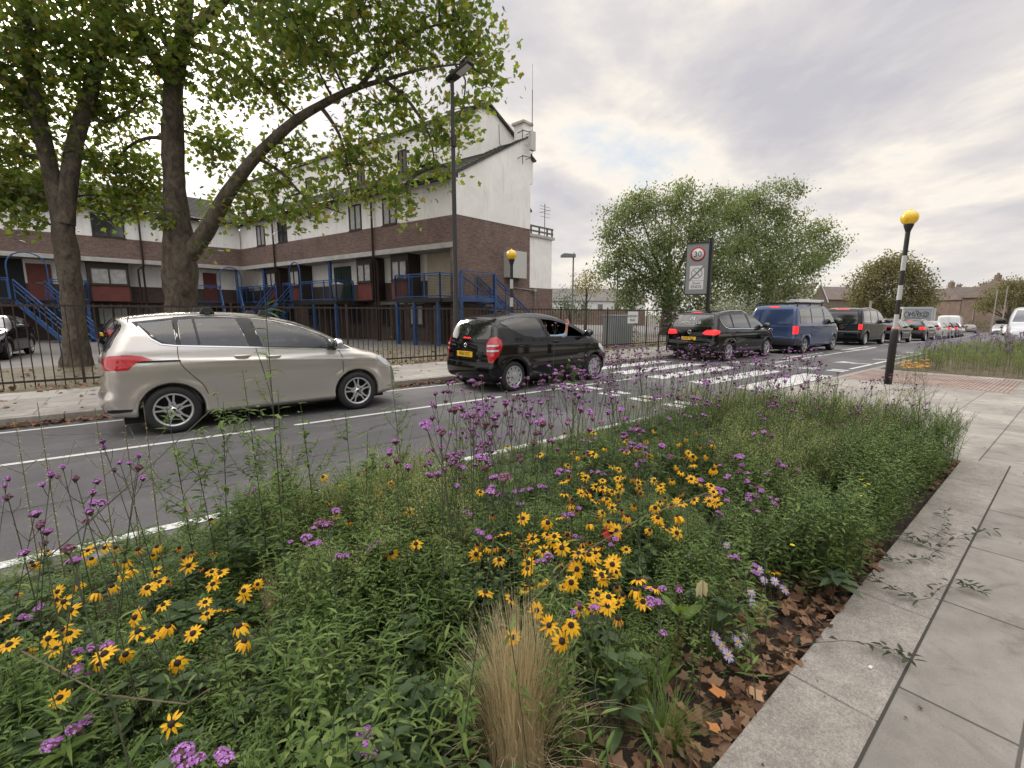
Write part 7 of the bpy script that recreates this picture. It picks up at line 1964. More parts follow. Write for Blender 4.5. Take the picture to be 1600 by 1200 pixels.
far_tree('dark clipped hedge beside the road before the far houses', 1535, 85, 1533, [(1522, 506, 85, 1.4), (1535, 508, 85, 1.5), (1550, 509, 85, 1.3), (1563, 508, 85, 1.3), (1580, 508, 85, 1.3)], 110, 0.2, M_LDARK, 'hedge', r=0.05, cat='hedge')
far_tree('dark green hedge behind the black van, under the brown roof', 1290, 50, 1300, [(1290, 488, 50, 1.4), (1310, 490, 50, 1.4), (1330, 489, 50, 1.3), (1270, 490, 50, 1.3)], 180, 0.18, M_LDARK, 'hedge', r=0.05, cat='hedge')
far_tree('dark green hedge below the big trees, behind the railing', 1120, 31, 1100, [(1060, 498, 31, 1.0), (1090, 496, 31, 1.1), (1130, 498, 31, 1.1), (1170, 498, 31, 1.1), (1200, 498, 31, 1.1), (1225, 498, 31, 1.0)], 300, 0.14, M_LDARK, 'hedge', r=0.05, cat='hedge')
far_tree('distant hazy tree left of the striped pole, beyond the queue', 1470, 140, 1468, [(1462, 484, 140, 2.0), (1475, 482, 140, 2.2)], 40, 0.5, M_LDARK, r=0.3)

for p, pf_, k in ADDED_TREES:
    tree('added_tree', 'street tree on the near side, number %s along the terrace' % ['one', 'two', 'three', 'four', 'five'][k], 'tree', p, simple_trunk(5.0, 0.2, [c for c, _ in pf_[:5]], k), pf_, 120, 0.34, M_LPLANE, M_BARK, None, 'added trees behind the near pavement', twig=0.35, leaves_per=8)

for x, Y in far_late:
    far_tree('small garden tree standing before the far brick houses', x, Y, x, [(x-5, 497, Y, 1.6), (x+5, 492, Y, 1.7), (x, 486, Y, 1.3)], 160, 0.34, M_LBROWN, r=0.1, group='garden trees before the far houses')
# ================================================================ planting
M_HERB = leafmat('herb_leaves', [(0.060, 0.105, 0.026), (0.100, 0.165, 0.040), (0.150, 0.225, 0.058), (0.23, 0.29, 0.10)], trans=0.32, tb=1.5)
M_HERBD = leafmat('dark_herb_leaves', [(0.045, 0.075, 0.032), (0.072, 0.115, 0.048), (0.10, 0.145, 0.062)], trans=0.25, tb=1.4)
M_SEED = leafmat('seedy_herb', [(0.20, 0.23, 0.08), (0.32, 0.33, 0.13), (0.46, 0.44, 0.21)], trans=0.3, tb=1.3)
M_GRASSG = leafmat('green_grass', [(0.08, 0.13, 0.035), (0.13, 0.20, 0.05), (0.18, 0.25, 0.07)], trans=0.3, tb=1.5)
M_STRAW = leafmat('straw_grass', [(0.40, 0.31, 0.17), (0.52, 0.42, 0.26), (0.64, 0.54, 0.36), (0.46, 0.38, 0.23)], trans=0.12, tb=1.3)
M_STEM = mat('wiry_stem', (0.055, 0.065, 0.035), 0.7)
M_STEMB = mat('dry_stem', (0.16, 0.12, 0.075), 0.8)
M_PETAL = leafmat('yellow_petals', [(0.70, 0.32, 0.008), (0.82, 0.44, 0.012), (0.85, 0.52, 0.02)], trans=0.25, tb=1.1)
M_PETALO = leafmat('faded_petals', [(0.30, 0.10, 0.02), (0.50, 0.20, 0.02), (0.60, 0.30, 0.02)], trans=0.2, tb=1.1)
M_CONE = mat('dark_cone', (0.018, 0.010, 0.007), 0.8)
M_VERB = leafmat('purple_florets', [(0.32, 0.10, 0.38), (0.46, 0.20, 0.55), (0.60, 0.34, 0.68)], trans=0.2, tb=1.2)
M_VERBF = leafmat('faded_florets', [(0.14, 0.06, 0.09), (0.24, 0.10, 0.16), (0.36, 0.17, 0.30)], trans=0.2, tb=1.2)
M_CALYX = mat('brown_calyx', (0.085, 0.045, 0.045), 0.8)
M_ASTER = leafmat('lilac_petals', [(0.42, 0.36, 0.62), (0.55, 0.48, 0.72)], trans=0.2, tb=1.1)
M_AEYE = mat('yellow_eye', (0.65, 0.42, 0.04), 0.8)
M_REDP = leafmat('red_petals', [(0.42, 0.03, 0.02), (0.55, 0.06, 0.03)], trans=0.2, tb=1.1)
M_BROADL = leafmat('broad_leaves', [(0.045, 0.075, 0.045), (0.065, 0.10, 0.055), (0.09, 0.13, 0.075)], trans=0.25, tb=1.4)
M_LITTER = leafmat('dead_leaves', [(0.05, 0.030, 0.02), (0.10, 0.055, 0.032), (0.17, 0.09, 0.05), (0.25, 0.15, 0.09), (0.13, 0.085, 0.055)], rough=0.8, trans=0.08, tb=1.2)

class Proto:
    def __init__(s): s.V = []; s.F = []; s.M = []
    def add(s, V, F, mi=0, M=None):
        b = len(s.V)
        for v in V: s.V.append(tuple(M @ Vector(v)) if M is not None else tuple(v))
        for f in F: s.F.append([b+i for i in f]); s.M.append(mi)
    def leaf(s, p, d, up, L_, w, droop=0.2, mi=0, curl=0.0):
        d = Vector(d).normalized(); up = Vector(up); sd = d.cross(up)
        sd = sd.normalized() if sd.length > 1e-4 else Vector((1, 0, 0)); n = sd.cross(d).normalized(); p = Vector(p)
        def q(a, b, c=0.0): return p+d*(a*L_)+sd*(b*w)+n*((c-droop*a*a)*L_)
        s.add([q(0, 0), q(.32, .5, .05), q(.32, -.5, .05), q(.68, .40, .02), q(.68, -.40, .02), q(1, 0, -.03), q(.32, 0, 0.0), q(.68, 0, -.02)],
              [[0, 1, 6], [0, 6, 2], [1, 3, 7, 6], [6, 7, 4, 2], [3, 5, 7], [7, 5, 4]], mi)
    def stalk(s, pts, r0, r1, mi=0, n=3):
        pts = [Vector(p) for p in pts]; k = len(pts); V = []; F = []
        for i, p in enumerate(pts):
            t = (pts[min(i+1, k-1)]-pts[max(i-1, 0)]).normalized(); a = t.orthogonal().normalized(); b = t.cross(a); r = r0+(r1-r0)*i/(k-1)
            for j in range(n): g = 2*pi*j/n; V.append(p+(a*cos(g)+b*sin(g))*r)
        for i in range(k-1):
            for j in range(n): F.append([i*n+j, i*n+(j+1) % n, (i+1)*n+(j+1) % n, (i+1)*n+j])
        s.add(V, F, mi)
    def arr(s): return np.array(s.V), s.F, s.M
    def mesh(s, name, smooth=False):
        me = bpy.data.meshes.new(name); me.from_pydata([tuple(v) for v in s.V], [], s.F); me.polygons.foreach_set('material_index', s.M); me.update(); return me

RN = random.Random(11)
def herb(h, n, ll, lw, rr, branch=0, mi_leaf=0, mi_stem=1, lean=0.15, seeds=0, sr=0.0015):
    p = Proto(); lx, ly = RN.uniform(-lean, lean)*h, RN.uniform(-lean, lean)*h
    spine = [Vector((lx*(t/4)**1.6, ly*(t/4)**1.6, h*t/4)) for t in range(5)]
    def at(t, sp): 
        t = t*(len(sp)-1); i = min(int(t), len(sp)-2); return sp[i]+(sp[i+1]-sp[i])*(t-i)
    p.stalk(spine, sr*1.6, sr*0.6, mi_stem)
    axes = [(spine, 1.0, n)]
    for k in range(branch):
        t = RN.uniform(0.35, 0.85); b = at(t, spine); g = RN.uniform(0, 2*pi); l = h*(1-t)*RN.uniform(0.5, 0.9)+0.05
        e = b+Vector((cos(g)*l*0.55, sin(g)*l*0.55, l*0.8)); sp = [b, (b+e)/2+Vector((cos(g), sin(g), 0))*l*0.08, e]; p.stalk(sp, sr, sr*0.5, mi_stem); axes.append((sp, 0.75, max(4, int(n*0.45))))
    for sp, sc, m in axes:
        for k in range(m):
            t = (k+0.6)/m if sp is not spine else 0.12+0.88*(k+0.5)/m
            b = at(min(t, 0.999), sp); g = k*2.4+RN.uniform(-.4, .4); el = RN.uniform(0.15, 0.75)
            L_ = ll*sc*RN.uniform(0.5, 1.4)*(1.05-0.45*t)
            p.leaf(b, (cos(g), sin(g), el), (0, 0, 1), L_, lw*sc*RN.uniform(0.8, 1.2)*(1.05-0.35*t), RN.uniform(0.1, 0.45), mi_leaf)
        if seeds:
            for k in range(seeds):
                t = RN.uniform(0.35, 1.0); b = at(min(t, .999), sp)+Vector((RN.gauss(0, .02), RN.gauss(0, .02), RN.gauss(0, .02)))*h*1.3
                s_ = RN.uniform(.0025, .0048); d = Vector((RN.gauss(0, 1), RN.gauss(0, 1), RN.gauss(0, 1))).normalized()
                p.leaf(b, d, (0, 0, 1), s_*2, s_*1.2, 0.1, 2)
    return p
def blade_tuft(n, h, spread, w, mi=0, droop=0.5):
    p = Proto()
    for k in range(n):
        g = RN.uniform(0, 2*pi); b0 = Vector((RN.gauss(0, .02), RN.gauss(0, .02), 0)); hh = h*RN.uniform(.55, 1.1); s_ = spread*RN.uniform(.2, 1)
        side = Vector((-sin(g), cos(g), 0)); V = []
        for i in range(5):
            t = i/4; c = b0+Vector((cos(g)*s_*t**1.7, sin(g)*s_*t**1.7, hh*(t-droop*0.35*t**3*s_/max(h, .1)))); ww = w*(1-t*0.92); V += [c-side*ww/2, c+side*ww/2]
        p.add(V, [[2*i, 2*i+1, 2*i+3, 2*i+2] for i in range(4)], mi)
    return p

def soil_z(u, v): return 0.06
YC = np.array([(-200, 985), (0, 925), (150, 880), (300, 832), (345, 808), (400, 745), (450, 752), (500, 765), (560, 745), (620, 722), (700, 735), (760, 738), (830, 715), (900, 690), (960, 668), (1050, 645), (1120, 625), (1200, 605), (1300, 588), (1360, 578), (1410, 574), (1470, 588), (1500, 640), (1540, 720)])
def zlimit(X, Y, extra=0.0):
    d_ = cos(PITCH)*Y+sin(PITCH)*(CAM_H-0.3); xp = 800+FPX*X/d_
    y = np.interp(xp, YC[:, 0], YC[:, 1])+extra
    b = (600-y)/FPX; yy = cos(PITCH)+sin(PITCH)*b; Z = -sin(PITCH)+cos(PITCH)*b
    return CAM_H+Z*Y/yy
RG = np.random.default_rng(3)
def scatter(protos, heights, n, umin, umax, vmin, vmax, dens=None, hfac=(0.75, 1.15), zfac=1.0, hmin=0.12, extra=0.0):
    """plants over the near bed, never taller than the sight line of the canopy measured in the photo"""
    u = RG.uniform(umin, umax, n); v = RG.uniform(vmin, vmax, n)
    X = u*UX-v*UY; Y = u*UY+v*UX
    keep = Y > 0.35
    if dens is not None: keep &= RG.uniform(0, 1, n) < dens(u, v, X, Y)
    u, v, X, Y = u[keep], v[keep], X[keep], Y[keep]
    items = []; pid = RG.integers(0, len(protos), len(u))
    lim = zlimit(X, np.maximum(Y, .3), extra)*zfac-0.06
    xp, yp = ppx(X, Y, .45)
    # lower, thinner leaves where the coneflowers stand, and a rolling top elsewhere
    cap = np.where((xp > 730) & (xp < 1140) & (yp > 640) & (yp < 960), .31, np.where((xp < 430) & (yp > 790), .27, .62))
    cap = cap*(1.05+.30*np.sin(u*2.9+v*1.7)+.25*np.sin(u*6.1-v*4.3)+.2*np.sin(u*1.3+v*7.1))
    tall = RG.uniform(0, 1, len(lim)) < np.where((xp < 430) | ((xp > 730) & (xp < 1130)), .015, .14)
    lim = np.where(tall, lim+.13, np.minimum(lim, np.maximum(cap, .16))); lim = np.maximum(lim, .12)
    for k, (pr, h) in enumerate(zip(protos, heights)):
        m = pid == k; nn = m.sum()
        if nn == 0: continue
        want = h*RG.uniform(hfac[0], hfac[1], nn); hh = np.minimum(want, np.maximum(lim[m]*RG.uniform(0.8, 1.06, nn), hmin))
        ok = lim[m] > hmin*0.5
        hh = hh[ok]; XX, YY = X[m][ok], Y[m][ok]; nn = ok.sum()
        s = hh/h; a = RG.uniform(0, 2*pi, nn)
        Rm = np.zeros((nn, 3, 3)); Rm[:, 0, 0] = np.cos(a); Rm[:, 0, 1] = -np.sin(a); Rm[:, 1, 0] = np.sin(a); Rm[:, 1, 1] = np.cos(a); Rm[:, 2, 2] = 1
        sxy = np.clip(s, 0.6, 1.3)
        V, F, M = pr.arr()
        items.append((V, F, M, Rm, np.stack([XX, YY, np.full(nn, 0.05)], 1), np.stack([sxy, sxy, s], 1)))
    return items
def stuff(name, items, mats, label, cat):
    V, L_, S_, M_ = replicate(items); me = np_mesh(name, V, L_, S_, M_); o = link(name, me, None, mats)
    return tag(o, label, cat, None, 'stuff')
def ppx(X, Y, z=0.35):
    d_ = cos(PITCH)*Y+sin(PITCH)*(CAM_H-z); return 800+FPX*X/d_, 600-FPX*(sin(PITCH)*Y+cos(PITCH)*(z-CAM_H))/d_

herbs = [herb(.55, 26, .055, .016, .1, 3), herb(.6, 30, .05, .014, .1, 4), herb(.5, 24, .062, .018, .1, 2), herb(.65, 30, .05, .017, .1, 4), herb(.55, 28, .045, .013, .1, 5)]
lance = [herb(.5, 30, .10, .013, .1, 1), herb(.55, 34, .09, .012, .1, 2), herb(.45, 26, .11, .014, .1, 0)]
low = [herb(.22, 10, .085, .045, .1, 1), herb(.26, 12, .075, .040, .1, 2), herb(.2, 9, .10, .05, .1, 0), herb(.28, 16, .06, .03, .1, 3)]
seedy = [herb(.8, 16, .045, .008, .1, 8, 0, 1, .12, 55), herb(.75, 14, .04, .007, .1, 9, 0, 1, .12, 55), herb(.7, 14, .04, .008, .1, 8, 0, 1, .12, 60)]
grassy = [blade_tuft(34, .34, .28, .004), blade_tuft(26, .28, .24, .005), blade_tuft(30, .4, .2, .0035)]
inb = lambda u, v: (u < 6.5-0.15*np.abs(v-2)) 
stuff('leafy_undergrowth', scatter(herbs, [.55, .6, .5, .65, .55], 6800, -1.6, 6.5, .68, 3.85, lambda u, v, X, Y: np.where(ppx(X, Y)[0] > 820, 1.0, 0.55)*np.where((ppx(X, Y)[0] > 640) & (ppx(X, Y)[0] < 1150) & (ppx(X, Y)[1] > 1000), 0.15, 1)*np.where((v < 0.95) & (u < 2.7), 0.12, 1)*np.where(v < .62+.0195*u, 0, 1)),
      [M_HERB, M_STEM], 'dense green leafy stems filling the planting bed beside the kerb', 'undergrowth')
stuff('lance_leaf_growth', scatter(lance, [.5, .55, .45], 1500, -1.6, 4.5, 1.0, 3.7, lambda u, v, X, Y: np.where(ppx(X, Y)[0] < 760, 1.0, 0.12)), [M_HERB, M_STEM], 'narrow lance leaved green growth in the left part of the bed', 'undergrowth')
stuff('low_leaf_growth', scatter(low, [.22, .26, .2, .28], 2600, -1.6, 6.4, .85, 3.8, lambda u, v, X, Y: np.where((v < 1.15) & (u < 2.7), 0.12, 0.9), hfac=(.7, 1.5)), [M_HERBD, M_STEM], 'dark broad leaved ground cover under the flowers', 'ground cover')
stuff('seedy_growth', scatter(seedy, [.8, .75, .7], 560, -0.5, 4.2, 1.1, 3.5, lambda u, v, X, Y: np.where((ppx(X, Y, .5)[0] > 430) & (ppx(X, Y, .5)[0] < 740) & (ppx(X, Y, .5)[1] < 900), 1.0, 0.02), extra=-28), [M_HERB, M_STEM, M_SEED], 'airy pale green seeding plants in the middle of the bed', 'undergrowth')
stuff('seed_head_growth', scatter(seedy, [.8, .75, .7], 560, 2.2, 6.4, 1.1, 3.7, lambda u, v, X, Y: np.where(u > 3.2, .8, .35), extra=-42), [M_HERB, M_STEM, M_SEED], 'airy seeding plants at the far end of the bed by the crossing', 'undergrowth')
stuff('grass_growth', scatter(grassy, [.34, .28, .4], 330, -1.6, 6.2, .9, 3.7, hfac=(.5, 1)), [M_GRASSG], 'thin green grass growing among the bed plants', 'grass')

# ---- coneflowers (yellow with dark centres)
def petals_mesh(n, L_, w, droop, mi=0, jit=0.15, inner=0.006):
    p = Proto()
    for k in range(n):
        g = 2*pi*k/n+RN.uniform(-jit, jit); dr = droop+RN.uniform(-.12, .12); b = Vector((cos(g)*inner, sin(g)*inner, 0))
        p.leaf(b, (cos(g), sin(g), -dr*0.5), (0, 0, 1), L_*RN.uniform(.85, 1.1), w, dr*0.5, mi)
    return p
def cone_mesh(r, h):
    m = MB(); m.lathe([(r, -0.004), (r*1.02, h*.3), (r*.75, h*.8), (0.0005, h)], 10); return m
heads = []
for k in range(9):
    d_ = (0.05, .15, .35, .6, .2, .9, .45, .1, 1.2)[k]
    heads.append((petals_mesh(RN.choice((8, 10, 11, 12, 13)), RN.uniform(.027, .033), RN.uniform(.009, .012), d_, 0, RN.uniform(.08, .3)).mesh('flower_head'), cone_mesh(.0095, .010).mesh('flower_centre')))
    heads[-1][0].materials.append(M_PETAL); heads[-1][1].materials.append(M_CONE)
fade = (petals_mesh(8, .022, .007, 1.1).mesh('flower_head'), cone_mesh(.009, .012).mesh('flower_centre')); fade[0].materials.append(M_PETALO); fade[1].materials.append(M_CONE)
def stem_proto(h, leaves, ll=.06, lw=.02, r=.0018, lean=.12):
    p = Proto(); lx, ly = RN.uniform(-lean, lean)*h, RN.uniform(-lean, lean)*h
    sp = [Vector((lx*((t/4)**1.5-1), ly*((t/4)**1.5-1), h*t/4)) for t in range(5)]       # tip at x=y=0
    p.stalk(sp, r*1.2, r*.8, 0)
    for k in range(leaves):
        t = RN.uniform(.1, .8)*4; i = int(t); b = sp[i]+(sp[i+1]-sp[i])*(t-i); g = RN.uniform(0, 2*pi); p.leaf(b, (cos(g), sin(g), .5), (0, 0, 1), ll*RN.uniform(.7, 1.2), lw, .3, 1)
    me = p.mesh('stem'); me.materials.append(M_STEM); me.materials.append(M_HERB); return me
cstems = [stem_proto(1.0, 7) for _ in range(6)]
def inbed(p, m=0.0):
    u = p.x*UX+p.y*UY; v = -p.x*UY+p.y*UX
    return (u < 6.4+m) and (.78-m < v < 3.6+m) and p.y > .45
def place_px(x, y, h0, h1, tries=14):
    """bed position under a flower seen at (x, y), its height between h0 and h1"""
    best = None
    for k in range(tries):
        h = RN.uniform(h0, h1); q = px(x, y, h)
        if inbed(q): return q, h
    for k in range(40):
        h = h0*0.5+(h1*1.25-h0*0.5)*k/40; q = px(x, y, h)
        if inbed(q, .1): return q, h
    return None, None
LB = {'L': ('yellow coneflower with dark centre in the left patch near the camera', 'yellow coneflowers at the left'),
      'C': ('yellow coneflower with dark centre in the dense patch behind the straw grass tuft', 'yellow coneflowers in the centre'),
      'R': ('small yellow coneflower farther back among the purple flowers', 'yellow coneflowers farther back'),
      'M': ('yellow coneflower among the pale seeding plants left of centre', 'yellow coneflowers left of centre'),
      'FC': ('faded coneflower with drooping brown petals in the centre patch', 'faded coneflowers'),
      'FL': ('faded coneflower with drooping brown petals in the left patch', 'faded coneflowers at the left')}
def coneflower(x, y, zone, h0=.42, h1=.62, faded=False, sc=1.0, face=None):
    q, h = place_px(x, y, h0, h1)
    if q is None: return
    lab, grp = LB[('F'+('L' if zone in 'L' else 'C')) if faded else zone]
    o = bpy.data.objects.new('coneflower', RN.choice(cstems)); col.objects.link(o); o.location = (q.x, q.y, .04); o.rotation_euler = (0, 0, RN.uniform(0, 6.28)); o.scale = (h*.9, h*.9, h-.04)
    tag(o, lab, 'coneflower', grp)
    hd, cn = fade if faded else RN.choice(heads)
    # flowers face up and lean towards the open sky
    a = bpy.data.objects.new('flower_head', hd); col.objects.link(a); a.parent = o
    s = RN.uniform(.78, 1.15)*sc*(.92 if zone == 'L' else 1.05)
    inv = Vector((1/o.scale.x, 1/o.scale.y, 1/o.scale.z))
    if face is None and RN.random() < .6: face = RN.uniform(.15, .95)
    tilt = Matrix.Rotation(RN.uniform(0, 6.28), 4, 'Z') @ Matrix.Rotation(RN.uniform(.1, .75) if face is None else face, 4, 'Y')
    if face is not None: tilt = Matrix.Rotation(-o.rotation_euler.z-pi/2+RN.uniform(-.6, .6), 4, 'Z') @ Matrix.Rotation(face, 4, 'Y')
    Mh = Matrix.Translation((0, 0, 1.0)) @ Matrix.Diagonal((*inv, 1)) @ tilt @ Matrix.Scale(s, 4)
    a.matrix_local = Mh
    c = bpy.data.objects.new('flower_centre', cn); col.objects.link(c); c.parent = a
CL = [(490,80),(840,15),(820,60),(670,95),(700,140),(660,170),(600,225),(515,262),(790,235),(310,255),(1010,115),(1135,150),(1140,215),(1380,215),(385,355),(860,340),(1110,375),(1200,355),(375,480),(900,440),(860,465),(820,500),(1280,440),(1308,520),(390,635),(320,825),(10,400),(420,215),(560,20),(740,470),(300,560),(530,640),(560,590),(50,540),(140,570)]
for a, b in CL: coneflower(a/3.428, 850+b/3.428, 'L')
for x, y, s in ((277, 1036, 1.15), (196, 1022, 1.2), (268, 1131, 1.1)): coneflower(x, y, 'L', .45, .55, False, s, .75)
for a, b in [(740, 30), (615, 100), (1030, 45), (1075, 130), (985, 70), (960, 20), (300, 300), (170, 100), (90, 270), (620, 20), (900, 200)]: coneflower(a/3.428, 850+b/3.428, 'L', faded=True)
CC = [(300,185),(275,325),(200,500),(335,535),(475,595),(540,675),(660,675),(430,340),(425,375),(500,435),(415,485),(435,465),(530,190),(570,200),(600,95),(880,45),(955,270),(750,295),(790,285),(535,125),(510,275),(610,260),(430,280),(670,345),(690,375),(660,445),(620,470),(800,510),(790,575),(710,585),(860,525),(855,570),(910,560),(1020,430),(1005,485),(1045,550),(1105,475),(900,390),(860,425),(880,350),(1125,105),(1165,150),(1225,180),(1080,165),(1240,95),(1110,45),(1135,15),(1250,20),(1320,5),(610,760),(350,740),(450,180),(760,130),(960,90),(830,425),(700,290),(220,260),(150,295)]
for a, b in CC: coneflower(700+a/3.428, 780+b/3.428, 'C', .46, .64)
for a, b in [(380, 210), (240, 85), (590, 340), (760, 230), (720, 235), (820, 250), (905, 300), (640, 190), (665, 200), (905, 470), (935, 510), (910, 640), (800, 400), (410, 250), (340, 270), (970, 140), (520, 85), (800, 95), (785, 380), (690, 60), (930, 60), (160, 240)]: coneflower(700+a/3.428, 780+b/3.428, 'C', .4, .58, faded=True)
for k in range(26): coneflower(RN.gauss(930, 110), RN.uniform(690, 900), 'C', .5, .64)
for k in range(16): coneflower(RN.uniform(20, 400), RN.uniform(840, 1000), 'L', .46, .6)
r2 = random.Random(5)
for k in range(84): coneflower(r2.uniform(880, 1125), r2.uniform(672, 790), 'R', .46, .66, r2.random() < .28, .95)
for x, y in ((515, 785), (525, 805), (560, 742), (572, 735), (535, 760), (610, 755), (590, 770), (578, 790), (600, 800), (545, 815), (480, 838), (612, 865), (640, 800), (660, 775), (505, 745), (520, 865), (575, 822), (650, 850), (1165, 625), (1185, 632), (1200, 640), (1130, 640), (1010, 690), (330, 812), (290, 800)): coneflower(x, y, 'M', .4, .62, r2.random() < .3, .9)

# ---- tall purple verbena
def floret_head(r, flat, n, mi=0):
    p = Proto()
    for k in range(n):
        a = RN.uniform(0, 2*pi); t = sqrt(RN.uniform(0, 1)); rr = r*t; z = flat*r*(1-t*t)+RN.uniform(-.001, .001)
        c = Vector((rr*cos(a), rr*sin(a), z)); nrm = Vector((cos(a)*t, sin(a)*t, 1.0)).normalized(); s = RN.uniform(.0028, .0042)
        x_ = nrm.orthogonal().normalized(); y_ = nrm.cross(x_); V = []
        for j in range(5):
            g = 2*pi*j/5; V.append(c+(x_*cos(g)+y_*sin(g))*s+nrm*.001)
            V.append(c+(x_*cos(g+.63)+y_*sin(g+.63))*s*.55)
        p.add(V, [list(range(10))], mi)
        p.stalk([c-nrm*.008, c], .0012, .001, 1)
    # calyx body
    b = MB(); b.lathe([(0.001, -.016), (r*.45, -.008), (r*.9, -.001), (r*.6, flat*r*.55), (0.0005, flat*r*.85)], 8); p.add(b.v, b.f, 1)
    return p
vh = []
for (r, fl, n, m) in ((.017, .6, 60, M_VERB), (.014, .8, 48, M_VERB), (.020, .5, 80, M_VERB), (.013, 1.2, 50, M_VERB), (.013, .9, 26, M_VERBF), (.015, .7, 34, M_VERBF)):
    me = floret_head(r, fl, n).mesh('flower_cluster'); me.materials.append(m); me.materials.append(M_CALYX); vh.append(me)
def verb_proto(kind):
    """branched wiry top; returns stem mesh (tip of the first head at x=y=0, z=1 m) and head spots"""
    p = Proto(); spots = [(Vector((0, 0, 1.0)), 1.0)]; H = 1.0
    lean = Vector((RN.uniform(-.2, .2), RN.uniform(-.2, .2), 0))
    sp = [lean*(1-(t/5)**1.3)*-1*-1+Vector((0, 0, H*t/5)) for t in range(6)]
    p.stalk(sp, .0024, .0014, 0, 4)
    for nd in range((1, 3, 2, 3)[kind % 4]):
        z = H*(.93-.13*nd-RN.uniform(0, .04)); b = sp[4]+(sp[5]-sp[4])*max(0, (z-H*.8)/(H*.2)) if z > H*.8 else sp[3]+(sp[4]-sp[3])*max(0, (z-H*.6)/(H*.2)); g = RN.uniform(0, pi)
        for s_ in (0, pi):
            l = RN.uniform(.05, .13)*(1+.5*nd); e = b+Vector((cos(g+s_)*l*.55, sin(g+s_)*l*.55, l*RN.uniform(.8, 1.1)))
            p.stalk([b, (b+e)/2+Vector((cos(g+s_), sin(g+s_), 0))*.008, e], .0013, .001, 0); spots.append((e, RN.uniform(.65, 1.0)))
            if RN.random() < .6:
                g2 = g+s_+RN.uniform(.8, 1.4); e2 = e+Vector((cos(g2)*.025, sin(g2)*.025, -.004)); m_ = (b+e)/2; p.stalk([m_, e2], .001, .0008, 0); spots.append((e2, RN.uniform(.5, .8)))
    for k in range(3):
        z = RN.uniform(.15, .6); i = int(z*5); b = sp[i]+(sp[i+1]-sp[i])*(z*5-i); g = RN.uniform(0, 6.28)
        for s_ in (0, pi): p.leaf(b, (cos(g+s_), sin(g+s_), .5), (0, 0, 1), .07, .011, .25, 1)
    me = p.mesh('stem'); me.materials.append(M_STEM); me.materials.append(M_HERB); return me, spots
vp = [verb_proto(k) for k in range(8)]
VL = {'A': ('tall purple verbena with wiry stems rising at the far left of the bed', 'tall purple verbena at the left'), 'B': ('tall purple verbena in the crowded band in front of the zebra crossing', 'tall purple verbena before the crossing'),
      'C': ('tall purple verbena among the yellow coneflowers in the centre', 'tall purple verbena in the centre'), 'D': ('purple verbena head low among the leaves in the foreground', 'purple verbena in the foreground'), 'E': ('purple verbena on the right above the dense green leaves', 'purple verbena on the right')}
def verbena(x, y, zone, h0, h1, sc=1.0, simple_=False, fadep=.25):
    q, h = place_px(x, y, h0, h1)
    if q is None: return
    me, spots = vp[RN.randint(0, 7)]
    if simple_: me, spots = vp[RN.choice((0, 4))]
    o = bpy.data.objects.new('verbena', me); col.objects.link(o); rz = RN.uniform(0, 6.28)
    o.location = (q.x, q.y, .04); o.rotation_euler = (0, 0, rz); o.scale = (1, 1, h-.04); lab, grp = VL[zone]; tag(o, lab, 'verbena', grp)
    for (c, s) in spots[:(2 if zone == 'A' else 3 if simple_ else 9)]:
        m = vh[RN.choice((4, 5))] if RN.random() < fadep else vh[RN.randint(0, 3)]
        a = bpy.data.objects.new('flower_cluster', m); col.objects.link(a); a.parent = o
        s *= sc*RN.uniform(.95, 1.35); a.location = c; a.scale = (s, s, s/(h-.04)); a.rotation_euler = (RN.uniform(-.3, .3), RN.uniform(-.3, .3), 0)
for x, y in ((160, 690), (98, 730), (217, 712), (217, 731), (80, 742), (118, 748), (12, 748), (187, 722), (145, 770), (146, 785), (55, 803), (62, 822), (12, 777), (70, 848), (106, 858), (140, 800)): verbena(x, y, 'A', .85, 1.2, .8, True)
for x, y, s in ((118, 1140, 1.3), (285, 1175, 1.2), (568, 1168, 1.1), (354, 1184, .8), (488, 1016, .9), (145, 1013, .9), (120, 1052, 1.0), (60, 950, .8), (48, 965, .8)): verbena(x, y, 'D', .35, .6, s, True, 0)
for x, y, s in ((512, 818, 1.1), (478, 840, 1.0), (590, 848, .8), (398, 764, .7), (806, 768, 1.0), (752, 833, .8), (726, 800, .8), (845, 760, .7), (893, 805, .9), (857, 870, .8), (905, 945, .8), (1035, 920, .9), (1007, 905, .7), (962, 842, .8), (1130, 765, 1.0), (1170, 775, 1.0), (1217, 722, 1.0), (1157, 712, .9), (1155, 737, .9), (1190, 768, .9), (1122, 800, .6), (935, 738, .8), (1000, 720, .9), (875, 735, .9), (920, 690, .9), (985, 700, 1)): verbena(x, y, 'C', .55, .85, s, s < .85, .15)
for x, y in ((963, 540), (955, 560), (1000, 575), (1033, 568), (1040, 498), (1058, 497), (1025, 510), (720, 590), (738, 595), (752, 588), (795, 590), (700, 600), (760, 625), (790, 630), (740, 650), (845, 660), (830, 660), (908, 640), (880, 605), (905, 600), (690, 675), (715, 715), (750, 715), (775, 745), (690, 700), (620, 720), (618, 690), (680, 615), (905, 618), (880, 580), (868, 505)): verbena(x, y, 'B', .95, 1.3, .8, RN.random() < .6)
r3 = random.Random(9)
for k in range(175):
    x = r3.choice((r3.uniform(700, 960), r3.uniform(930, 1290), r3.uniform(980, 1280), r3.uniform(950, 1200))); yt = np.interp(x, [700, 850, 960, 1100, 1290], [640, 585, 540, 532, 545]); verbena(x, yt+abs(r3.gauss(0, 42)), 'B', .8, 1.2, .8)
for k in range(26): verbena(r3.uniform(1200, 1440), r3.uniform(575, 655), 'E', .7, 1.0, .62, False, .6)
for x, y in ((1180, 885), (1150, 870), (1290, 690), (1110, 690)): verbena(x, y, 'E', .4, .7, .8, True, 0)

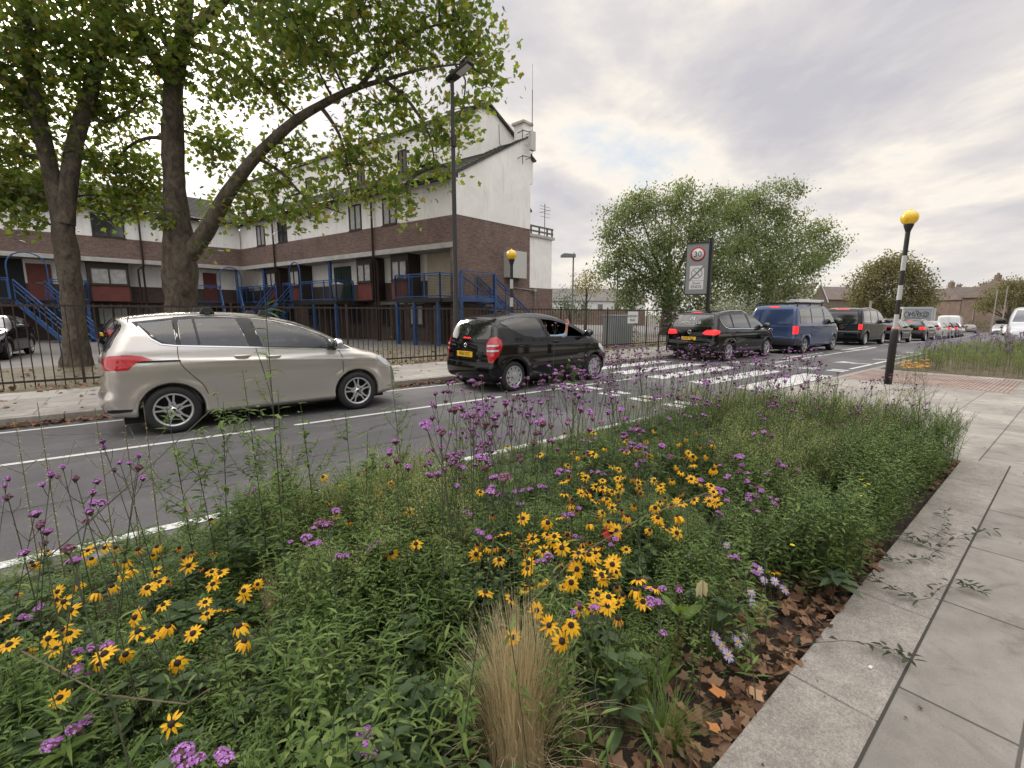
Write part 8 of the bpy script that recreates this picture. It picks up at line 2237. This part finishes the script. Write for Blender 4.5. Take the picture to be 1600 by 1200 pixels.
# ---- straw coloured feather grass tufts
def tuft(label, x, y, n, h, sp, base_r=.05, w=.0016, m=None, loc=None, lean=(0, 0), cat='grass tuft'):
    p = Proto(); b = px(x, y, .05) if loc is None else Vector(loc)
    for k in range(n):
        g = RN.uniform(0, 2*pi); r = base_r*sqrt(RN.random()); b0 = Vector((cos(g)*r, sin(g)*r, 0)); hh = h*RN.uniform(.55, 1.12)*(1-.15*r/base_r); s_ = sp*RN.gauss(.45, .35); g2 = g+RN.uniform(-.6, .6)
        side = Vector((-sin(g2), cos(g2), 0)).normalized(); V = []
        if RN.random() < .12: s_ *= 2.2; hh *= .8
        for i in range(7):
            t = i/6; c = b0+Vector((cos(g2)*s_*t**2+lean[0]*t*t+.004*sin(t*9+g), sin(g2)*s_*t**2+lean[1]*t*t, hh*(t-.22*abs(s_)/sp*t**3))); ww = w*(1-t*.7); V += [c-side*ww/2, c+side*ww/2]
        p.add(V, [[2*i, 2*i+1, 2*i+3, 2*i+2] for i in range(6)], 0)
    o = link('grass_tuft', p.mesh('grass_tuft'), None, m or M_STRAW); o.location = b; tag(o, label, cat); return o
tuft('straw coloured upright feather grass tuft at the front centre of the bed', 0, 0, 1500, .67, .15, .085, .0022, loc=(0.015, 1.33, .04))
tuft('sparse tall flowering stalks rising from the straw grass tuft', 0, 0, 60, .86, .20, .06, .0013, loc=(0.015, 1.36, .04))
tuft('collapsed blond grass tuft left of the upright straw tuft', 425, 1075, 420, .26, .20, .05, .0016, lean=(-.05, -.05))
tuft('thin rusty dry grass plume between the left coneflowers', 428, 1000, 160, .42, .05, .02, .0016)
tuft('fresh green grass tuft among dead leaves by the kerb', 1040, 1165, 260, .20, .16, .05, .0028, m=M_GRASSG)
tuft('fresh green grass tuft at the foot of the straw grass', 900, 1175, 200, .18, .14, .05, .0028, m=M_GRASSG)

# ---- individual plants
def plant(name, label, cat, loc, parts, rz=0):
    o = None
    for i, (pn, pr, mats) in enumerate(parts):
        me = pr.mesh(pn if i else name); x = link(pn if i else name, me, o, mats)
        if i == 0: o = x; o.location = loc; o.rotation_euler = (0, 0, rz); tag(o, label, cat)
    return o
def tall_weed(x, y, h, label, n=46, ll=.07, lw=.030, lean=(0, 0), br=9, dry=False):
    q = px(x, y, h) if y > 500 else pxd(x, y, 1.95); h = q.z
    p = Proto(); sp = [Vector((lean[0]*((t/6)**1.5-1), lean[1]*((t/6)**1.5-1), h*t/6)) for t in range(7)]; p.stalk(sp, .0035, .0014, 1, 5)
    axes = [(sp, n, 1.0)]
    for k in range(br):
        t = RN.uniform(.35, .85)*6; i = int(t); b = sp[i]+(sp[i+1]-sp[i])*(t-i); g = RN.uniform(0, 6.28); l = RN.uniform(.1, .26)
        s2 = [b, b+Vector((cos(g)*l*.5, sin(g)*l*.5, l*.45)), b+Vector((cos(g)*l*.75, sin(g)*l*.75, l))]; p.stalk(s2, .0016, .0008, 1); axes.append((s2, n//3, .6))
    for a_, m, sc in axes:
        for k in range(m):
            t = RN.uniform(.15, 1)*(len(a_)-1)*.999; i = int(t); b = a_[i]+(a_[i+1]-a_[i])*(t-i); g = RN.uniform(0, 6.28); p.leaf(b, (cos(g), sin(g), RN.uniform(-.1, .7)), (0, 0, 1), ll*sc*RN.uniform(.5, 1.1), lw*sc*RN.uniform(.6, 1), RN.uniform(.1, .5), 0)
    o = link('tall_weed', p.mesh('tall_weed'), None, [M_SEED if dry else M_HERB, M_STEMB if dry else M_STEM]); o.location = (q.x, q.y, .04); tag(o, label, 'weed', 'tall weeds standing above the bed'); return o
for a in ((415, 480, 1.6, 'tallest leafy weed crossing the silver car door'), (380, 590, 1.25, 'leafy branching weed left of the tallest one, before the silver car'), (350, 640, 1.1, 'leafy weed low before the rear door of the silver car'), (435, 620, 1.15, 'leafy weed just right of the tallest weed'),
          (610, 580, 1.2, 'slim weed reaching past the front wheel of the silver car'), (540, 655, 1.0, 'slim weed on the road side of the seeding plants'), (470, 640, 1.05, 'leafy weed between silver car and seeding plants'), (300, 700, .95, 'bushy weed left of the branching weeds'), (575, 690, .95, 'slim weed before the lane line gap'), (262, 650, 1.1, 'pale weed before the silver car rear wheel'),
          (890, 570, 1.05, 'thin weed in front of the black hatchback wheel'), (720, 640, .95, 'thin leafy weed among the verbena left of the black hatchback'), (1080, 590, .95, 'feathery weed before the zebra crossing'), (1310, 600, .85, 'feathery weed near the crossing kerb')):
    tall_weed(a[0], a[1], a[2], a[3], lean=(RN.uniform(-.08, .08), RN.uniform(-.05, .05)))
for a in ((225, 640, 1.1, 'dry pale seed spike before the silver car bumper'), (150, 650, 1.1, 'dry pale seed spike left of the silver car'), (60, 640, 1.1, 'dry pale seed spike at the left edge'), (195, 665, 1.05, 'dry seed spike above the purple heads at the left'), (25, 665, 1.0, 'dry seed spike nearest the left edge')):
    tall_weed(a[0], a[1], a[2], a[3], 70, .02, .009, br=4, dry=True)
for k in range(14):
    tall_weed(RN.uniform(1000, 1450), RN.uniform(568, 632), .85, 'wispy weed rising above the right half of the bed', 40, .045, .010, (RN.uniform(-.12, .12), RN.uniform(-.1, .1)), 12)
# red coneflower
p = Proto(); p.stalk([(0.03, 0, 0), (0.01, 0, .3), (0, 0, .6)], .0025, .002, 0, 4); q, h = place_px(957, 830, .58, .62)
pr2 = petals_mesh(12, .036, .012, .55); cn = cone_mesh(.014, .014)
o = plant('red_coneflower', 'single red coneflower among the yellow ones', 'coneflower', (q.x, q.y, h-.6), [('s', p, [M_STEM])])
a = link('flower_head', pr2.mesh('flower_head'), o, [M_REDP]); a.location = (0, 0, .6); a.rotation_euler = (.5, 0, 0); a.scale = (1.3, 1.3, 1.3); c = link('flower_centre', cn.mesh('flower_centre'), a, [M_CONE])
# lilac asters
ah = petals_mesh(18, .013, .003, .1, inner=.003).mesh('flower_head'); ah.materials.append(M_ASTER); ac = cone_mesh(.0042, .003).mesh('flower_centre'); ac.materials.append(M_AEYE)
for x, y in ((1118, 996), (1127, 1009), (1153, 1003), (1166, 995), (1138, 1024), (1174, 925), (1176, 942), (1194, 906), (1211, 908), (1226, 921), (1080, 870), (1187, 890), (1136, 852)):
    q, h = place_px(x, y, .34, .5)
    if q is None: continue
    o = bpy.data.objects.new('aster', RN.choice(cstems)); col.objects.link(o); o.location = (q.x, q.y, .04); o.scale = (.35, .35, h-.04); o.rotation_euler = (0, 0, RN.uniform(0, 6)); tag(o, 'small lilac aster with yellow eye near the kerb stone edge', 'aster', 'lilac asters by the kerb')
    a = bpy.data.objects.new('flower_head', ah); col.objects.link(a); a.parent = o; s = RN.uniform(1.1, 1.5); a.matrix_local = Matrix.Translation((0, 0, 1)) @ Matrix.Diagonal((1/.35, 1/.35, 1/(h-.04), 1)) @ Matrix.Rotation(-o.rotation_euler.z-pi/2, 4, 'Z') @ Matrix.Rotation(.8, 4, 'Y') @ Matrix.Scale(s, 4)
    c = bpy.data.objects.new('flower_centre', ac); col.objects.link(c); c.parent = a
# bright yellow hawkweed
yh = petals_mesh(16, .010, .004, .0, inner=.001).mesh('flower_head'); yh.materials.append(mat('lemon_petals', (.75, .62, .02), .6))
for x, y in ((1340, 752), (1345, 749), (1357, 756), (1351, 758), (1335, 764), (1344, 774), (1238, 851)):
    q, h = place_px(x, y, .4, .5)
    if q is None: continue
    o = bpy.data.objects.new('hawkweed', RN.choice(cstems)); col.objects.link(o); o.location = (q.x, q.y, .04); o.scale = (.3, .3, h-.04); tag(o, 'small lemon yellow hawkweed flower on the right of the bed', 'hawkweed', 'lemon yellow hawkweed')
    a = bpy.data.objects.new('flower_head', yh); col.objects.link(a); a.parent = o; a.matrix_local = Matrix.Translation((0, 0, 1)) @ Matrix.Diagonal((1/.3, 1/.3, 1/(h-.04), 1)) @ Matrix.Scale(1.15, 4)
# broad leaved plants
def rosette(label, x, y, n, L_, w, z=.12, el=.35, m=None, name='broadleaf_plant', droop=.35):
    q = px(x, y, z); p = Proto(); p.stalk([(0, 0, -z+.05), (0, 0, 0)], .004, .003, 1, 4)
    for k in range(n):
        g = k*2.4+RN.uniform(-.3, .3); p.leaf((0, 0, -.03+.05*k/n), (cos(g), sin(g), el+RN.uniform(-.2, .3)), (0, 0, 1), L_*RN.uniform(.75, 1.1), w*RN.uniform(.8, 1.1), droop, 0)
    return plant(name, label, 'plant', q, [('s', p, [m or M_BROADL, M_STEM])])
rosette('grey green broad leaved seedling at the bed edge by the kerb', 1305, 905, 9, .13, .05, .22)
rosette('rounded dark green leaves at the foot of the centre coneflowers', 940, 1075, 10, .10, .055, .12)
rosette('grey green oval leaves below the centre coneflowers', 935, 985, 10, .11, .045, .28, m=M_BROADL)
rosette('upright bright green dock leaf near the dead leaves', 1030, 1070, 4, .15, .035, .10, 1.3, M_GRASSG, droop=.05)
rosette('big soft green dock leaf behind the upright one', 1062, 960, 3, .14, .06, .3, 1.0, M_GRASSG, droop=.1)
rosette('large dark leaves under the left coneflowers', 300, 960, 10, .13, .07, .25, m=M_HERBD)
rosette('pale green serrated leaves at the lower left corner', 95, 1180, 14, .09, .03, .3, .8, M_GRASSG)
rosette('broad dark leaves at the left under the purple heads', 90, 1090, 9, .14, .06, .22, m=M_HERBD)
rosette('bright green feathery clump left of the straw tuft', 600, 950, 34, .10, .008, .3, 1.0, M_GRASSG)
rosette('bright feathery shoot among the verbena', 912, 612, 30, .08, .006, .75, 1.1, M_GRASSG)
# pale dead leaf hanging on a stem
q = px(1098, 905, .62); p = Proto(); p.stalk([(.02, 0, -.56), (0.01, 0, -.2), (0, 0, .02)], .002, .0014, 1, 4)
for g in (-.5, 0, .5): p.leaf((0, 0, 0), (sin(g)*.5, -.1, -1), (0, 1, 0), .075, .028, -.15, 0)
plant('dried_leaf', 'pale tan dried leaf hanging on a dark stem right of the coneflowers', 'leaf', q, [('s', p, [mat('dry_leaf', (.46, .40, .22), .8), M_STEM])])
# arching bare stems
for pts, lab in (([(1105, 770, .75), (1000, 810, .68), (900, 870, .62), (820, 950, .6)], 'long dry arching stem crossing the coneflowers'), ([(20, 1010, .5), (160, 1085, .45), (290, 1100, .42), (330, 1075, .45)], 'pale bent stem lying across the left foreground'), ([(150, 1010, .6), (170, 1080, .5), (185, 1130, .4), (200, 1190, .3)], 'pale straight stem at the lower left'),
                 ([(330, 640, 1.1), (200, 760, .95), (100, 850, .8), (0, 930, .6)], 'long dark stem leaning across the left of the bed')):
    P_ = [px(*a_) for a_ in pts]; p = Proto(); o0 = P_[0].copy(); p.stalk([a_-o0 for a_ in P_]+([px(pts[-1][0]-20, pts[-1][1]+60, .06)-o0]), .0022, .0022, 0, 5)
    plant('dry_stem', lab, 'stem', o0, [('s', p, [M_STEMB if 'dark' not in lab else M_STEM])])
# creeping stems over the kerb stones
M_CREEP = leafmat('creeper_leaves', [(0.018, 0.022, 0.012), (0.035, 0.042, 0.020), (0.05, 0.06, 0.03)], trans=.15)
for pts, lab in (([(1300, 880), (1370, 905), (1440, 940), (1500, 905), (1530, 925)], 'dark trailing stem lying over the kerb stones, lowest of three'), ([(1330, 840), (1400, 880), (1450, 870), (1490, 840), (1548, 828)], 'dark trailing stem over the kerb, middle of three, its tip on the paving'), ([(1340, 800), (1400, 830), (1440, 850), (1470, 830), (1480, 800)], 'dark trailing stem over the kerb, topmost of three'),
                 ([(1200, 1010), (1300, 1000), (1380, 1010), (1420, 1030)], 'thin dark trailing twig alone lower on the kerb stone')):
    P_ = [px(x, y, .125+.02*(i % 2)) for i, (x, y) in enumerate(pts)]; o0 = P_[0].copy(); p = Proto(); sp = [a_-o0 for a_ in P_]; sp[0].z -= .03
    fine_ = []
    for i in range(len(sp)-1):
        for j in range(5): fine_.append(sp[i]+(sp[i+1]-sp[i])*j/5+Vector((RN.gauss(0, .006), RN.gauss(0, .006), 0)))
    fine_.append(sp[-1]); p.stalk(fine_, .0018, .0010, 1, 4); few = 'twig' in lab
    for k, b in enumerate(fine_[2:]):
        for _ in range(1 if few and k < 9 else 3):
            g = RN.uniform(0, 6.28); p.leaf(b+Vector((cos(g)*.012, sin(g)*.012, .004)), (cos(g), sin(g), RN.uniform(-.12, .7)), (0, 0, 1), RN.uniform(.025, .06), RN.uniform(.010, .022), RN.uniform(0, .5), 0)
    plant('trailing_stem', lab, 'trailing stem', o0, [('s', p, [M_CREEP, M_STEM])])

# ---- leaf litter
def litter(name, n, fn, size, label, m=None):
    uv_ = fn(n); P_ = np.array([tuple(R(u, v, z)) for u, v, z in uv_]); lv, lf = leaf_plane(); lv = lv.copy(); lv[:, 2] += .25*lv[:, 0]**2+.1*np.abs(lv[:, 1])
    V, L_, S_, M_ = replicate([(lv, lf, None, rand_rot(len(P_), RG, .62), P_, size*RG.uniform(.5, 1.2, len(P_)))])
    o = link(name, np_mesh(name, V, L_, S_), None, m or M_LITTER); return tag(o, label, 'fallen leaves', None, 'stuff')
litter('fallen_leaves', 900, lambda n: [(RG.uniform(.3, 3.6), .64+abs(RG.normal(0, .19)), .075+RG.uniform(0, .04)) for _ in range(n)], .07, 'brown plane leaves gathered along the inner edge of the kerb stones')
litter('fallen_leaves', 260, lambda n: [(RG.uniform(5.2, 6.4), .74+abs(RG.normal(0, .12)), .075+RG.uniform(0, .03)) for _ in range(n)], .06, 'brown litter in the bare strip at the far corner of the bed')
litter('fallen_leaves', 500, lambda n: [(RG.uniform(-1, 3.5), RG.uniform(.9, 2.6), .075+RG.uniform(0, .02)) for _ in range(n)], .06, 'scattered dead leaves on the soil under the flowers')
litter('fallen_leaves', 1500, lambda n: [(RG.uniform(-6, 9), 9.40-abs(RG.normal(0, .11)), .012+RG.uniform(0, .03)) for _ in range(n)], .11, 'orange leaves lying in the far gutter beside the queue')
litter('fallen_leaves', 1400, lambda n: [(RG.uniform(-9, 24), 12.85+RG.normal(0, .28), .135+RG.uniform(0, .025)) for _ in range(n)], .12, 'pale and brown leaves along the foot of the railing')
litter('fallen_leaves', 160, lambda n: [(RG.uniform(-6, 15), RG.uniform(9.7, 12.6), .127) for _ in range(n)], .12, 'a few leaves scattered over the far pavement')
litter('fallen_leaves', 60, lambda n: [(RG.uniform(1.0, 8), RG.uniform(-1.5, .7), PZ+.008) for _ in range(n)], .02, 'tiny dark bits of debris on the near paving', mat('debris', (.05, .035, .025), .9))
litter('fallen_leaves', 500, lambda n: [(RG.uniform(-8, 9), RG.uniform(13.4, 17.5), .12) for _ in range(n)], .12, 'pale leaves scattered on the ground under the plane trees', M_LITTER)
for x, y, s, lab in ((1123, 1083, .085, 'bright orange plane leaf on the litter by the kerb, uppermost'), (1180, 1085, .075, 'tan curled plane leaf against the kerb stone'), (1118, 1138, .07, 'orange narrow leaf on the litter nearest the photo bottom')):
    lv, lf = leaf_plane(); me = bpy.data.meshes.new('fallen_leaf'); me.from_pydata([tuple(v) for v in lv*s], [], lf); o = link('fallen_leaf', me, None, mat('orange_leaf', (.42, .17, .05), .8) if 'tan' not in lab else mat('tan_leaf', (.36, .22, .12), .8)); o.location = px(x, y, .12); o.rotation_euler = (.25, -.2, RN.uniform(0, 6)); tag(o, lab, 'leaf')
mb = MB(); mb.box((-.012, -.006, 0), (.012, .006, .004)); o = mb.build('paper_scrap', mat('sign_white', (0.62, 0.62, 0.61), 0.5)); o.location = px(1360, 1043, .106); o.rotation_euler = (0, .1, .6); tag(o, 'tiny white paper scrap on the kerb stone', 'litter')

# ---- the far bed
def far_scatter(protos, hs, n, fac, dens=None):
    u = RG.uniform(15.7, 27, n); v = RG.uniform(.55, 3.55, n)
    k_ = (v < 3.55-np.maximum(0, u-24)*.5)
    u, v = u[k_], v[k_]; items = []; pid = RG.integers(0, len(protos), len(u)); X = u*UX-v*UY; Y = u*UY+v*UX
    for k, (pr, h) in enumerate(zip(protos, hs)):
        m = pid == k; nn = m.sum(); a = RG.uniform(0, 6.28, nn); Rm = np.zeros((nn, 3, 3)); Rm[:, 0, 0] = np.cos(a); Rm[:, 0, 1] = -np.sin(a); Rm[:, 1, 0] = np.sin(a); Rm[:, 1, 1] = np.cos(a); Rm[:, 2, 2] = 1
        V, F, M = pr.arr(); s = fac*RG.uniform(.6, 1.2, nn); edge = np.clip((v[m]-.5)/.5, .35, 1)*np.clip((3.8-v[m])/.6, .4, 1); items.append((V, F, M, Rm, np.stack([X[m], Y[m], np.full(nn, .1)], 1), np.stack([s, s, s*edge], 1)))
    return items
fseed = [herb(.6, 16, .06, .016, .1, 5, 0, 1, .15, 26), herb(.55, 14, .06, .016, .1, 6, 0, 1, .15, 26)]
stuff('far_bed_growth', far_scatter(fseed, [.6, .55], 1100, .85), [M_HERB, M_STEM, M_SEED], 'green and straw coloured mass of plants in the far bed beyond the crossing', 'undergrowth')
fv = []
for k in range(2):
    p = Proto(); p.stalk([(0, 0, 0), (.02, 0, .4), (0, .02, .8)], .004, .002, 1)
    for j in range(7):
        c = Vector((RN.gauss(0, .06), RN.gauss(0, .06), .8+RN.uniform(-.12, .03))); p.stalk([(0, .01, .62), c], .002, .0015, 1); m_ = MB(); m_.ball(c, (.024, .024, .014), 6, 4); p.add(m_.v, m_.f, 0)
    fv.append(p)
stuff('far_verbena', [i for i in far_scatter(fv, [.8, .8], 130, .9)], [mat('far_purple', (.16, .10, .16), .8), M_STEM], 'hazy purple flower heads standing over the far bed', 'flowers')
fo = []
for k in range(46):
    q = px(RN.uniform(1410, 1452), RN.uniform(561, 575), .5); fo.append(q)
me0 = petals_mesh(9, .035, .016, .3).mesh('far_flower_head'); me0.materials.append(mat('orange_petals', (.62, .28, .01), .7))
for q in fo:
    o = bpy.data.objects.new('orange_daisy', cstems[0]); col.objects.link(o); o.location = (q.x, q.y, .1); o.scale = (.4, .4, .4); tag(o, 'orange daisy in the bright patch of the far bed', 'daisy', 'orange daisies in the far bed')
    a = bpy.data.objects.new('flower_head', me0); col.objects.link(a); a.parent = o; a.matrix_local = Matrix.Translation((0, 0, 1)) @ Matrix.Scale(2.5, 4)
